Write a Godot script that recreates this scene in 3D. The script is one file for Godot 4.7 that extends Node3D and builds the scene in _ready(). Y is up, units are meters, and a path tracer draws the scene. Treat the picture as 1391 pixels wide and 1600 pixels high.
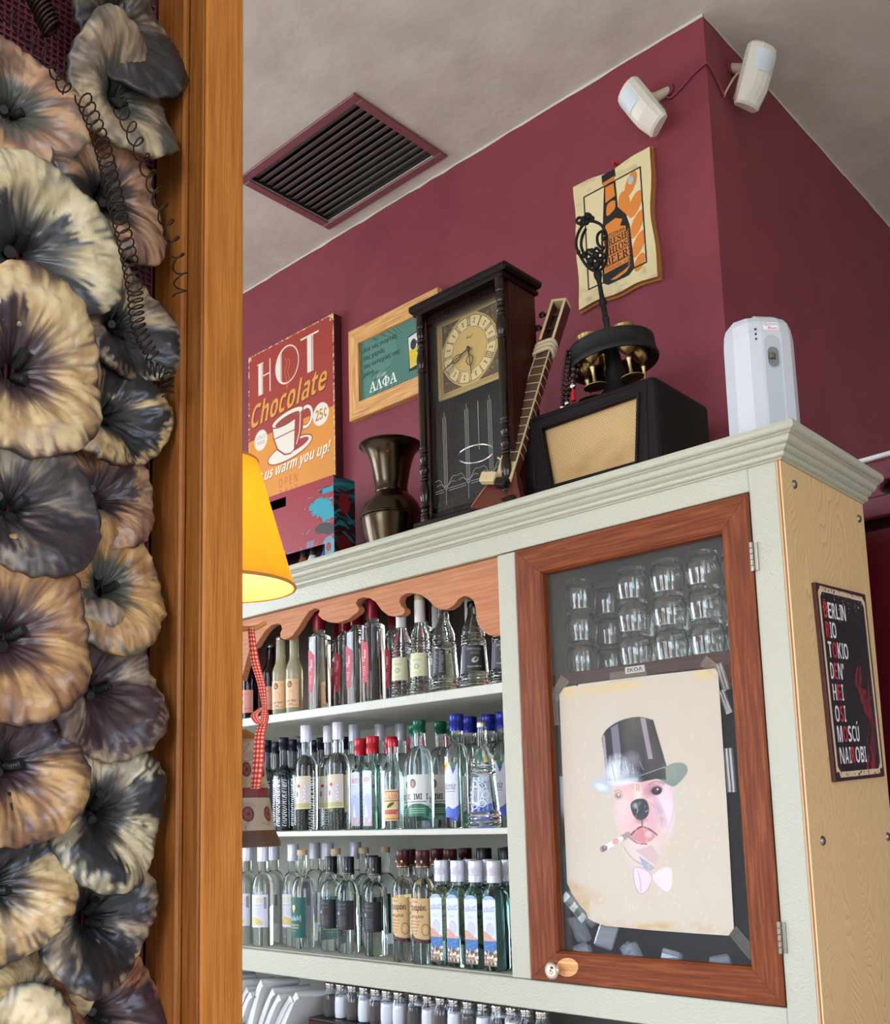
extends Node3D
# A corner of a taverna: a cream display cabinet of small bottles, old things on top of it, a burgundy wall, and the edge of a framed panel of ceramic flowers.

var rng = RandomNumberGenerator.new()
var M = {}
var grain: Image
var fine: Image

func _ready():
	rng.seed = 7
	# ---- camera: eye at 1.5 m, lens shifted upwards
	var cam = Camera3D.new()
	cam.name = "camera"
	cam.projection = Camera3D.PROJECTION_FRUSTUM
	cam.near = 0.05
	cam.far = 60.0
	cam.size = 0.05 * 1600.0 / 1585.8
	cam.frustum_offset = Vector2(0.0, 0.05 * 246.0 / 1585.8)
	cam.transform = Transform3D(Basis(Vector3(0, 1, 0), 0.7406) * Basis(Vector3(1, 0, 0), 0.1436) * Basis(Vector3(0, 0, 1), -0.0281), Vector3(0, 1.5, 1.5))
	add_child(cam)
	cam.current = true
	# ---- sky and exposure
	var we = WorldEnvironment.new()
	we.name = "surroundings"
	var env = Environment.new()
	env.background_mode = Environment.BG_SKY
	var sm = ProceduralSkyMaterial.new()
	sm.sky_top_color = Color(0.42, 0.56, 0.78)
	sm.sky_horizon_color = Color(0.82, 0.86, 0.9)
	sm.ground_bottom_color = Color(0.3, 0.32, 0.26)
	sm.ground_horizon_color = Color(0.7, 0.72, 0.7)
	sm.sky_energy_multiplier = 3.0
	var sky = Sky.new()
	sky.sky_material = sm
	env.sky = sky
	env.tonemap_mode = Environment.TONE_MAPPER_LINEAR
	env.tonemap_exposure = 1.0
	env.sdfgi_enabled = true
	env.ssao_enabled = true
	env.ssil_enabled = true
	we.environment = env
	add_child(we)
	# ---- daylight that comes in through the windows (name, centre, size, facing, energy)
	window_light(Vector3(-4.44, 1.325, 3.93), Vector2(0.85, 0.9), Vector3(0, 0, -1), 2.4)
	window_light(Vector3(-1.75, 2.1, 3.93), Vector2(1.5, 1.7), Vector3(0, 0, -1), 3.6)
	window_light(Vector3(0.8, 2.1, 3.93), Vector2(1.6, 1.7), Vector3(0, 0, -1), 3.6)
	window_light(Vector3(-4.93, 2.1, 1.9), Vector2(1.9, 1.7), Vector3(1, 0, 0), 7.6)
	window_light(Vector3(2.93, 2.1, 1.4), Vector2(1.9, 1.7), Vector3(-1, 0, 0), 1.3)  # right wall window added to brighten the faces turned that way
	build_materials()
	build_room()
	build_cabinet()
	build_flower_panel()
	build_top_things()
	build_wall_things()
	build_bottles()
	build_tumblers()
	build_lower_shelf()
	build_lamps()
	build_small_things()

func window_light(at, size, facing, energy):
	var l = AreaLight3D.new()
	l.name = "window_light"
	l.area_size = size
	l.light_energy = energy
	l.light_color = Color(0.93, 0.96, 1.0)
	l.area_normalize_energy = true
	l.area_range = 14.0
	l.area_attenuation = 2.0
	l.shadow_enabled = true
	l.transform = Transform3D(Basis.looking_at(facing, Vector3.UP), at)
	add_child(l, true)

# ------------------------------------------------------------------ nodes
func thing(called, label, category, at = Vector3.ZERO, yaw = 0.0, group = ""):
	var o = Node3D.new()
	o.name = called
	o.position = at
	o.rotation.y = yaw
	add_child(o, true)
	return tag(o, label, category, group)

func tag(o, label, category, group = ""):
	o.set_meta("label", label)
	o.set_meta("category", category)
	if group != "":
		o.set_meta("group", group)
	return o

func part(called, shape, material, parent):
	var o = MeshInstance3D.new()
	o.name = called
	if shape is SurfaceTool:
		shape.generate_normals()
		o.mesh = shape.commit()
	else:
		o.mesh = shape
	o.material_override = null
	if o.mesh.get_surface_count() > 0 and o.mesh is ArrayMesh:
		o.set_surface_override_material(0, material)
	parent.add_child(o, true)
	return o

func struct(called, shape, material):
	var o = part(called, shape, material, self)
	o.set_meta("kind", "structure")
	return o

func lab(o, label):
	o.set_meta("label", label)
	return o

func mb():
	var st = SurfaceTool.new()
	st.begin(Mesh.PRIMITIVE_TRIANGLES)
	return st

# ------------------------------------------------------------------ shapes (points counter-clockwise seen from outside)
func t3(st, a, b, c, ua = Vector2.ZERO, ub = Vector2.ZERO, uc = Vector2.ZERO):
	st.set_uv(ua)
	st.add_vertex(a)
	st.set_uv(uc)
	st.add_vertex(c)
	st.set_uv(ub)
	st.add_vertex(b)

func q4(st, a, b, c, d, ua = Vector2(0, 1), ub = Vector2(1, 1), uc = Vector2(1, 0), ud = Vector2(0, 0)):
	t3(st, a, b, c, ua, ub, uc)
	t3(st, a, c, d, ua, uc, ud)

func face(st, pts, cen):
	var m = Vector3.ZERO
	for p in pts:
		m += p
	m /= pts.size()
	var n = (pts[1] - pts[0]).cross(pts[2] - pts[0])
	for i in range(1, pts.size() - 1):
		if n.dot(m - cen) >= 0.0:
			t3(st, pts[0], pts[i], pts[i + 1])
		else:
			t3(st, pts[0], pts[i + 1], pts[i])

func bx(st, c, s, b = 0.0, xf = Transform3D()):
	st.set_smooth_group(-1)
	var h = s * 0.5
	b = minf(b, minf(h.x, minf(h.y, h.z)) * 0.8)
	var P = {}
	var sg = [-1, 1]
	var cen = xf * c
	for x in sg:
		for y in sg:
			for z in sg:
				P[[x, y, z, 0]] = xf * (c + Vector3(x * h.x, y * (h.y - b), z * (h.z - b)))
				P[[x, y, z, 1]] = xf * (c + Vector3(x * (h.x - b), y * h.y, z * (h.z - b)))
				P[[x, y, z, 2]] = xf * (c + Vector3(x * (h.x - b), y * (h.y - b), z * h.z))
	for a in sg:
		face(st, [P[[a, -1, -1, 0]], P[[a, 1, -1, 0]], P[[a, 1, 1, 0]], P[[a, -1, 1, 0]]], cen)
		face(st, [P[[-1, a, -1, 1]], P[[1, a, -1, 1]], P[[1, a, 1, 1]], P[[-1, a, 1, 1]]], cen)
		face(st, [P[[-1, -1, a, 2]], P[[1, -1, a, 2]], P[[1, 1, a, 2]], P[[-1, 1, a, 2]]], cen)
	if b > 0.0:
		for a in sg:
			for d in sg:
				face(st, [P[[a, d, -1, 0]], P[[a, d, -1, 1]], P[[a, d, 1, 1]], P[[a, d, 1, 0]]], cen)
				face(st, [P[[a, -1, d, 0]], P[[a, -1, d, 2]], P[[a, 1, d, 2]], P[[a, 1, d, 0]]], cen)
				face(st, [P[[-1, a, d, 1]], P[[-1, a, d, 2]], P[[1, a, d, 2]], P[[1, a, d, 1]]], cen)
				for e in sg:
					face(st, [P[[a, d, e, 0]], P[[a, d, e, 1]], P[[a, d, e, 2]]], cen)

func box(x0, x1, y0, y1, z0, z1, b = 0.0):
	var st = mb()
	bx(st, Vector3(x0 + x1, y0 + y1, z0 + z1) * 0.5, Vector3(x1 - x0, y1 - y0, z1 - z0), b)
	return st

func ring_r(a, e):
	if e <= 2.0:
		return 1.0
	return 1.0 / pow(pow(absf(cos(a)), e) + pow(absf(sin(a)), e), 1.0 / e)

func lathe(st, prof, n = 24, xf = Transform3D(), sq = 2.0, crease = 0.55):
	var g = 1
	for i in range(prof.size() - 1):
		var p = prof[i]
		var q = prof[i + 1]
		if i > 0:
			if absf((p - prof[i - 1]).angle_to(q - p)) > crease:
				g += 1
		st.set_smooth_group(g)
		for k in n:
			var a = TAU * k / n
			var b = TAU * (k + 1) / n
			var ra = ring_r(a, sq)
			var rb = ring_r(b, sq)
			var A = xf * Vector3(q.x * cos(b) * rb, q.y, q.x * sin(b) * rb)
			var B = xf * Vector3(q.x * cos(a) * ra, q.y, q.x * sin(a) * ra)
			var C = xf * Vector3(p.x * cos(a) * ra, p.y, p.x * sin(a) * ra)
			var D = xf * Vector3(p.x * cos(b) * rb, p.y, p.x * sin(b) * rb)
			if q.x < 1e-6:
				t3(st, D, C, B)
			elif p.x < 1e-6:
				t3(st, D, B, A)
			else:
				q4(st, D, C, B, A)

func patch(st, prof, a0, a1, n = 12, sq = 2.0, lift = 0.0005):
	# a piece of label lying on a turned body, from angle a1 (left) to a0 (right), seen from outside
	st.set_smooth_group(1)
	var y0 = prof[0].y
	var y1 = prof[prof.size() - 1].y
	for i in range(prof.size() - 1):
		for k in n:
			var a = lerpf(a1, a0, float(k) / n)
			var b = lerpf(a1, a0, float(k + 1) / n)
			var p = prof[i]
			var q = prof[i + 1]
			var ra = ring_r(a, sq)
			var rb = ring_r(b, sq)
			var vp = 1.0 - (p.y - y0) / (y1 - y0)
			var vq = 1.0 - (q.y - y0) / (y1 - y0)
			q4(st, Vector3((p.x + lift) * cos(a) * ra, p.y, (p.x + lift) * sin(a) * ra), Vector3((p.x + lift) * cos(b) * rb, p.y, (p.x + lift) * sin(b) * rb), Vector3((q.x + lift) * cos(b) * rb, q.y, (q.x + lift) * sin(b) * rb), Vector3((q.x + lift) * cos(a) * ra, q.y, (q.x + lift) * sin(a) * ra), Vector2(float(k) / n, vp), Vector2(float(k + 1) / n, vp), Vector2(float(k + 1) / n, vq), Vector2(float(k) / n, vq))

func ext(st, poly, z0, z1, xf = Transform3D(), smooth = false):
	# a flat outline (counter-clockwise in x-y) given thickness; the front carries UVs over its bounds
	var lo = poly[0]
	var hi = poly[0]
	for p in poly:
		lo = Vector2(minf(lo.x, p.x), minf(lo.y, p.y))
		hi = Vector2(maxf(hi.x, p.x), maxf(hi.y, p.y))
	var area = 0.0
	for i in poly.size():
		area += poly[i].cross(poly[(i + 1) % poly.size()])
	var pl = PackedVector2Array(poly)
	if area < 0.0:
		pl.reverse()
	var idx = Geometry2D.triangulate_polygon(pl)
	st.set_smooth_group(-1)
	for i in range(0, idx.size(), 3):
		var a = pl[idx[i]]
		var b = pl[idx[i + 1]]
		var c = pl[idx[i + 2]]
		if (b - a).cross(c - a) < 0.0:
			var s = b
			b = c
			c = s
		var U = []
		for p in [a, b, c]:
			U.append(Vector2((p.x - lo.x) / (hi.x - lo.x), (hi.y - p.y) / (hi.y - lo.y)))
		t3(st, xf * Vector3(a.x, a.y, z1), xf * Vector3(b.x, b.y, z1), xf * Vector3(c.x, c.y, z1), U[0], U[1], U[2])
		t3(st, xf * Vector3(a.x, a.y, z0), xf * Vector3(c.x, c.y, z0), xf * Vector3(b.x, b.y, z0), U[0], U[2], U[1])
	if smooth:
		st.set_smooth_group(2)
	var e = Vector2(0.002, 0.5)
	for i in pl.size():
		var a = pl[i]
		var b = pl[(i + 1) % pl.size()]
		q4(st, xf * Vector3(a.x, a.y, z0), xf * Vector3(b.x, b.y, z0), xf * Vector3(b.x, b.y, z1), xf * Vector3(a.x, a.y, z1), e, e, e, e)

func tube(st, pts, rad, n = 8, closed = false):
	var m = pts.size()
	var ref = Vector3(0.31, 0.9, 0.2)
	var rings = []
	st.set_smooth_group(1)
	for i in m:
		var t
		if closed:
			t = pts[(i + 1) % m] - pts[(i + m - 1) % m]
		else:
			t = pts[mini(i + 1, m - 1)] - pts[maxi(i - 1, 0)]
		t = t.normalized()
		var u = ref - t * ref.dot(t)
		if u.length() < 0.05:
			u = t.cross(Vector3(1, 0, 0.3))
		u = u.normalized()
		ref = u
		var v = t.cross(u)
		var r = rad[i] if rad is Array else rad
		var ring = []
		for k in n:
			var a = TAU * k / n
			ring.append(pts[i] + u * cos(a) * r + v * sin(a) * r)
		rings.append(ring)
	var last = m if closed else m - 1
	for i in last:
		var A = rings[i]
		var B = rings[(i + 1) % m]
		for k in n:
			var k2 = (k + 1) % n
			q4(st, A[k], A[k2], B[k2], B[k])
	if not closed:
		st.set_smooth_group(-1)
		for k in range(1, n - 1):
			t3(st, rings[0][0], rings[0][k + 1], rings[0][k])
			t3(st, rings[m - 1][0], rings[m - 1][k], rings[m - 1][k + 1])

func curve(pts, per = 8, closed = false):
	var out = []
	var n = pts.size()
	var last = n if closed else n - 1
	for i in last:
		var a = pts[(i - 1 + n) % n] if closed else pts[maxi(i - 1, 0)]
		var b = pts[i]
		var c = pts[(i + 1) % n]
		var d = pts[(i + 2) % n] if closed else pts[mini(i + 2, n - 1)]
		for k in per:
			var t = float(k) / per
			out.append(b.cubic_interpolate(c, a, d, t))
	if not closed:
		out.append(pts[n - 1])
	return out

func quad_mesh(a, b, c, d):
	var st = mb()
	st.set_smooth_group(-1)
	q4(st, a, b, c, d)
	return st

func ball(st, c, r, n = 10, sx = 1.0, sy = 1.0, sz = 1.0):
	var prof = []
	for i in range(n + 1):
		var a = -PI / 2 + PI * i / n
		prof.append(Vector2(maxf(cos(a), 0.0) * r, sin(a) * r))
	prof[0].x = 0.0
	prof[n].x = 0.0
	lathe(st, prof, n * 2, Transform3D(Basis().scaled(Vector3(sx, sy, sz)), c), 2.0, 3.0)

# ------------------------------------------------------------------ drawing of flat print (final pixels; drawn at twice the size)
const SS = 2

func canvas(w, h, col):
	var im = Image.create(w * SS, h * SS, false, Image.FORMAT_RGBA8)
	im.fill(col)
	return im

func done(im):
	im.resize(im.get_width() / SS, im.get_height() / SS, Image.INTERPOLATE_BILINEAR)
	return ImageTexture.create_from_image(im)

func fill(im, pts, col):
	var w = im.get_width()
	var hgt = im.get_height()
	var n = pts.size()
	var y0 = 1e9
	var y1 = -1e9
	for p in pts:
		y0 = minf(y0, p.y)
		y1 = maxf(y1, p.y)
	y0 = maxi(0, int(ceil(y0 * SS - 0.5)))
	y1 = mini(hgt - 1, int(floor(y1 * SS - 0.5)))
	for y in range(y0, y1 + 1):
		var yy = (y + 0.5) / SS
		var xs = []
		for i in n:
			var a = pts[i]
			var b = pts[(i + 1) % n]
			if (a.y <= yy) != (b.y <= yy):
				xs.append((a.x + (yy - a.y) / (b.y - a.y) * (b.x - a.x)) * SS)
		xs.sort()
		for k in range(0, xs.size() - 1, 2):
			var xa = maxi(0, int(ceil(xs[k] - 0.5)))
			var xb = mini(w, int(ceil(xs[k + 1] - 0.5)))
			if xb > xa:
				im.fill_rect(Rect2i(xa, y, xb - xa, 1), col)

func rect(im, x, y, w, h, col):
	im.fill_rect(Rect2i(int(x * SS), int(y * SS), maxi(1, int(w * SS)), maxi(1, int(h * SS))), col)

func oval_pts(c, rx, ry, rot = 0.0, n = 40, a0 = 0.0, a1 = TAU):
	var out = []
	for i in n:
		var a = lerpf(a0, a1, float(i) / (n if a1 - a0 > 6.2 else n - 1))
		out.append(c + Vector2(cos(a) * rx, sin(a) * ry).rotated(rot))
	return out

func oval(im, x, y, rx, ry, col, rot = 0.0):
	fill(im, oval_pts(Vector2(x, y), rx, ry, rot), col)

func line(im, pts, w, col, closed = false):
	var n = pts.size()
	for i in (n if closed else n - 1):
		var a = pts[i]
		var b = pts[(i + 1) % n]
		var d = (b - a)
		if d.length() < 0.01:
			continue
		var s = d.normalized().orthogonal() * w * 0.5
		fill(im, [a + s, b + s, b - s, a - s], col)
		if w > 1.6:
			fill(im, oval_pts(b, w * 0.5, w * 0.5, 0.0, 10), col)
	if w > 1.6 and n > 0:
		fill(im, oval_pts(pts[0], w * 0.5, w * 0.5, 0.0, 10), col)

func stroke(im, pts, w, col, closed = false):
	line(im, curve(pts, 6, closed), w, col, closed)

func font(serif = false, bold = false):
	var key = "font%s%s" % [serif, bold]
	if not M.has(key):
		var f = SystemFont.new()
		f.font_names = PackedStringArray(["Droid Serif" if serif else "Droid Sans"])
		f.font_weight = 700 if bold else 400
		M[key] = f
	return M[key]

func glyphs(s, serif, bold):
	var tm = TextMesh.new()
	tm.font = font(serif, bold)
	tm.font_size = 48
	tm.depth = 0.0
	tm.curve_step = 0.5
	tm.text = s
	return tm.get_mesh_arrays()[Mesh.ARRAY_VERTEX] if tm.get_mesh_arrays()[Mesh.ARRAY_INDEX] == null else unindexed(tm.get_mesh_arrays())

func unindexed(a):
	var v = a[Mesh.ARRAY_VERTEX]
	var out = PackedVector3Array()
	for i in a[Mesh.ARRAY_INDEX]:
		out.append(v[i])
	return out

# the text fills the rectangle (x, y, w, h); shear leans it, turn rotates it about the rectangle's middle (degrees)
func text(im, s, x, y, w, h, col, bold = false, serif = false, shear = 0.0, turn = 0.0):
	var v = glyphs(s, serif, bold)
	if v.size() == 0:
		return
	var lo = v[0]
	var hi = v[0]
	for p in v:
		lo = lo.min(p)
		hi = hi.max(p)
	var c = Vector2(x + w * 0.5, y + h * 0.5)
	var sx = w / maxf(hi.x - lo.x, 1e-6)
	var sy = h / maxf(hi.y - lo.y, 1e-6)
	var ca = deg_to_rad(turn)
	for i in range(0, v.size(), 3):
		var T = []
		for k in 3:
			var p = v[i + k]
			var q = Vector2((p.x - lo.x) * sx - w * 0.5, (hi.y - p.y) * sy - h * 0.5)
			q.x -= q.y * shear
			T.append(c + q.rotated(ca))
		fill(im, T, col)

func speck(im, n, r0, r1, col, x0 = 0.0, y0 = 0.0, x1 = -1.0, y1 = -1.0):
	var w = im.get_width() / SS if x1 < 0 else x1
	var h = im.get_height() / SS if y1 < 0 else y1
	for i in n:
		var r = rng.randf_range(r0, r1)
		var c = Vector2(rng.randf_range(x0, w), rng.randf_range(y0, h))
		var pts = []
		for k in 7:
			pts.append(c + Vector2.from_angle(TAU * k / 7.0) * r * rng.randf_range(0.5, 1.2))
		fill(im, pts, col)

# a soft dab of paint, blended
func dab(im, x, y, rx, ry, col, rot = 0.0, hard = 0.0):
	var R = maxf(rx, ry)
	var ix0 = maxi(0, int((x - R) * SS))
	var ix1 = mini(im.get_width() - 1, int((x + R) * SS))
	var iy0 = maxi(0, int((y - R) * SS))
	var iy1 = mini(im.get_height() - 1, int((y + R) * SS))
	var cr = cos(-rot)
	var sr = sin(-rot)
	for j in range(iy0, iy1 + 1, 1):
		for i in range(ix0, ix1 + 1, 1):
			var dx = (i + 0.5) / SS - x
			var dy = (j + 0.5) / SS - y
			var u = (dx * cr - dy * sr) / rx
			var v = (dx * sr + dy * cr) / ry
			var d = u * u + v * v
			if d < 1.0:
				var a = 1.0 - d
				a = minf(1.0, a / (1.0 - hard)) if hard > 0.0 else a
				var o = im.get_pixel(i, j)
				var al = a * col.a
				im.set_pixel(i, j, Color(lerpf(o.r, col.r, al), lerpf(o.g, col.g, al), lerpf(o.b, col.b, al), maxf(o.a, al)))

func c8(r, g, b, a = 255):
	return Color8(r, g, b, a)

# ------------------------------------------------------------------ materials
func mat(col, rough = 0.6, metal = 0.0):
	var m = StandardMaterial3D.new()
	m.albedo_color = col
	m.roughness = rough
	m.metallic = metal
	return m

func print_mat(tex, rough = 0.5):
	var m = mat(Color.WHITE, rough)
	m.albedo_texture = tex
	m.texture_repeat = false
	return m

func noise_img(w, h, freq, seed_no, oct = 4):
	var f = FastNoiseLite.new()
	f.seed = seed_no
	f.noise_type = FastNoiseLite.TYPE_SIMPLEX_SMOOTH
	f.frequency = freq
	f.fractal_octaves = oct
	var im = f.get_seamless_image(w, h)
	im.convert(Image.FORMAT_L8)
	return im

func ramp(im, stops):
	var g = Gradient.new()
	g.offsets = PackedFloat32Array(stops[0])
	g.colors = PackedColorArray(stops[1])
	var lut = []
	for i in 256:
		lut.append(g.sample(i / 255.0))
	var src = im.get_data()
	var out = PackedByteArray()
	out.resize(src.size() * 3)
	for i in src.size():
		var c = lut[src[i]]
		out[i * 3] = c.r8
		out[i * 3 + 1] = c.g8
		out[i * 3 + 2] = c.b8
	return Image.create_from_data(im.get_width(), im.get_height(), false, Image.FORMAT_RGB8, out)

func tri(m, scale):
	m.uv1_triplanar = true
	m.uv1_scale = scale
	m.uv1_triplanar_sharpness = 4.0
	return m

func bump(m, im, cm):
	m.heightmap_enabled = true
	m.heightmap_texture = im if im is Texture2D else ImageTexture.create_from_image(im)
	m.heightmap_scale = cm
	return m

func wood(key, dark, mid, light, rough = 0.45):
	var im = ramp(grain, [[0.0, 0.34, 0.55, 0.8, 1.0], [dark, mid.lerp(dark, 0.35), mid, light, light.lerp(mid, 0.3)]])
	var tex = ImageTexture.create_from_image(im)
	for ax in ["x", "y", "z"]:
		var m = mat(Color.WHITE, rough)
		m.albedo_texture = tex
		m.metallic_specular = 0.32
		var s = Vector3(15, 15, 15)
		if ax == "x":
			s.x = 0.8
		elif ax == "y":
			s.y = 0.8
		else:
			s.z = 0.8
		tri(m, s)
		bump(m, M.fine_tex, 0.03)
		M[key + "_" + ax] = m

func glass(col, ior = 0.036, alpha = 0.0, rough = 0.0):
	var m = mat(Color(col.r, col.g, col.b, alpha), rough)
	m.transparency = BaseMaterial3D.TRANSPARENCY_ALPHA
	m.refraction_enabled = true
	m.refraction_scale = ior
	return m

func pane(col, alpha, rough = 0.0):
	var m = mat(Color(col.r, col.g, col.b, alpha), rough)
	m.transparency = BaseMaterial3D.TRANSPARENCY_ALPHA
	m.cull_mode = BaseMaterial3D.CULL_DISABLED
	return m

func build_materials():
	grain = noise_img(256, 256, 0.03, 11, 5)
	fine = noise_img(256, 256, 0.09, 5, 3)
	M.fine_tex = ImageTexture.create_from_image(fine)
	M.plaster_tex = ImageTexture.create_from_image(noise_img(512, 512, 0.02, 23, 5))
	wood("post", c8(164, 96, 36), c8(186, 116, 48), c8(194, 124, 54), 0.45)
	wood("post_dark", c8(124, 72, 28), c8(146, 88, 36), c8(156, 98, 44), 0.4)  # post wood darkened to stand in for shade on its inner side
	wood("door", c8(92, 42, 17), c8(119, 57, 24), c8(136, 74, 36), 0.42)
	wood("valance", c8(172, 112, 76), c8(188, 126, 88), c8(196, 136, 98), 0.6)
	wood("pine", c8(190, 128, 74), c8(226, 170, 110), c8(236, 188, 132), 0.5)
	wood("dark", c8(14, 7, 6), c8(27, 15, 12), c8(38, 22, 17), 0.28)
	wood("mahogany", c8(34, 10, 6), c8(54, 17, 11), c8(66, 24, 16), 0.3)
	M.dark_gloss = mat(c8(30, 17, 13), 0.16)
	var m
	var ci = ramp(noise_img(512, 512, 0.012, 31, 4), [[0.0, 0.5, 1.0], [c8(196, 186, 174), c8(206, 197, 186), c8(214, 206, 196)]])
	m = mat(Color.WHITE, 0.9)
	m.albedo_texture = ImageTexture.create_from_image(ci)
	tri(m, Vector3(0.7, 0.7, 0.7))
	m.uv1_world_triplanar = true
	bump(m, M.plaster_tex, 0.25)
	M.ceiling = m
	var wi = ramp(noise_img(512, 512, 0.012, 37, 4), [[0.0, 0.5, 1.0], [c8(125, 46, 60), c8(131, 50, 64), c8(136, 54, 68)]])
	m = mat(Color.WHITE, 0.62)
	m.albedo_texture = ImageTexture.create_from_image(wi)
	tri(m, Vector3(0.8, 0.8, 0.8))
	m.uv1_world_triplanar = true
	bump(m, M.plaster_tex, 0.18)
	M.wall = m
	M.wall_other = mat(c8(232, 222, 206), 0.8)
	M.floor = mat(c8(222, 212, 196), 0.5)
	m = mat(c8(200, 201, 188), 0.4)
	tri(m, Vector3(7, 7, 7))
	bump(m, M.fine_tex, 0.05)
	M.cream_shelf = m
	m = mat(c8(184, 183, 163), 0.38)
	tri(m, Vector3(7, 7, 7))
	bump(m, M.fine_tex, 0.06)
	M.cream = m
	m = mat(c8(146, 146, 132), 0.5)
	M.inside = m
	M.white = mat(c8(236, 236, 234), 0.35)
	M.plastic = mat(c8(204, 207, 212), 0.35)
	M.plastic_old = mat(c8(228, 220, 206), 0.4)
	M.black = mat(c8(14, 13, 14), 0.35)
	M.void = mat(c8(8, 8, 8), 0.9)
	M.iron = mat(c8(34, 31, 29), 0.42, 0.7)
	M.chrome = mat(c8(215, 215, 215), 0.14, 1.0)
	M.steel = mat(c8(150, 142, 128), 0.35, 1.0)
	M.brass = mat(c8(176, 150, 102), 0.3, 1.0)
	M.gilt = mat(c8(196, 172, 112), 0.32, 0.85)
	M.bronze = mat(c8(74, 64, 50), 0.24, 1.0)
	M.clear = glass(c8(248, 254, 252), 0.046)
	M.aqua = glass(c8(205, 238, 232))
	M.tumbler = pane(c8(235, 245, 242), 0.03)
	M.glassware = glass(c8(246, 252, 250), 0.05)
	M.pane = pane(c8(255, 255, 255), 0.02)
	M.pane.metallic_specular = 0.36
	M.tape = pane(c8(235, 228, 205), 0.09, 0.1)
	M.paper = mat(c8(206, 207, 203), 0.8)
	M.red = mat(c8(190, 20, 30), 0.4)
	M.cord = mat(c8(196, 176, 140), 0.8)

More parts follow.
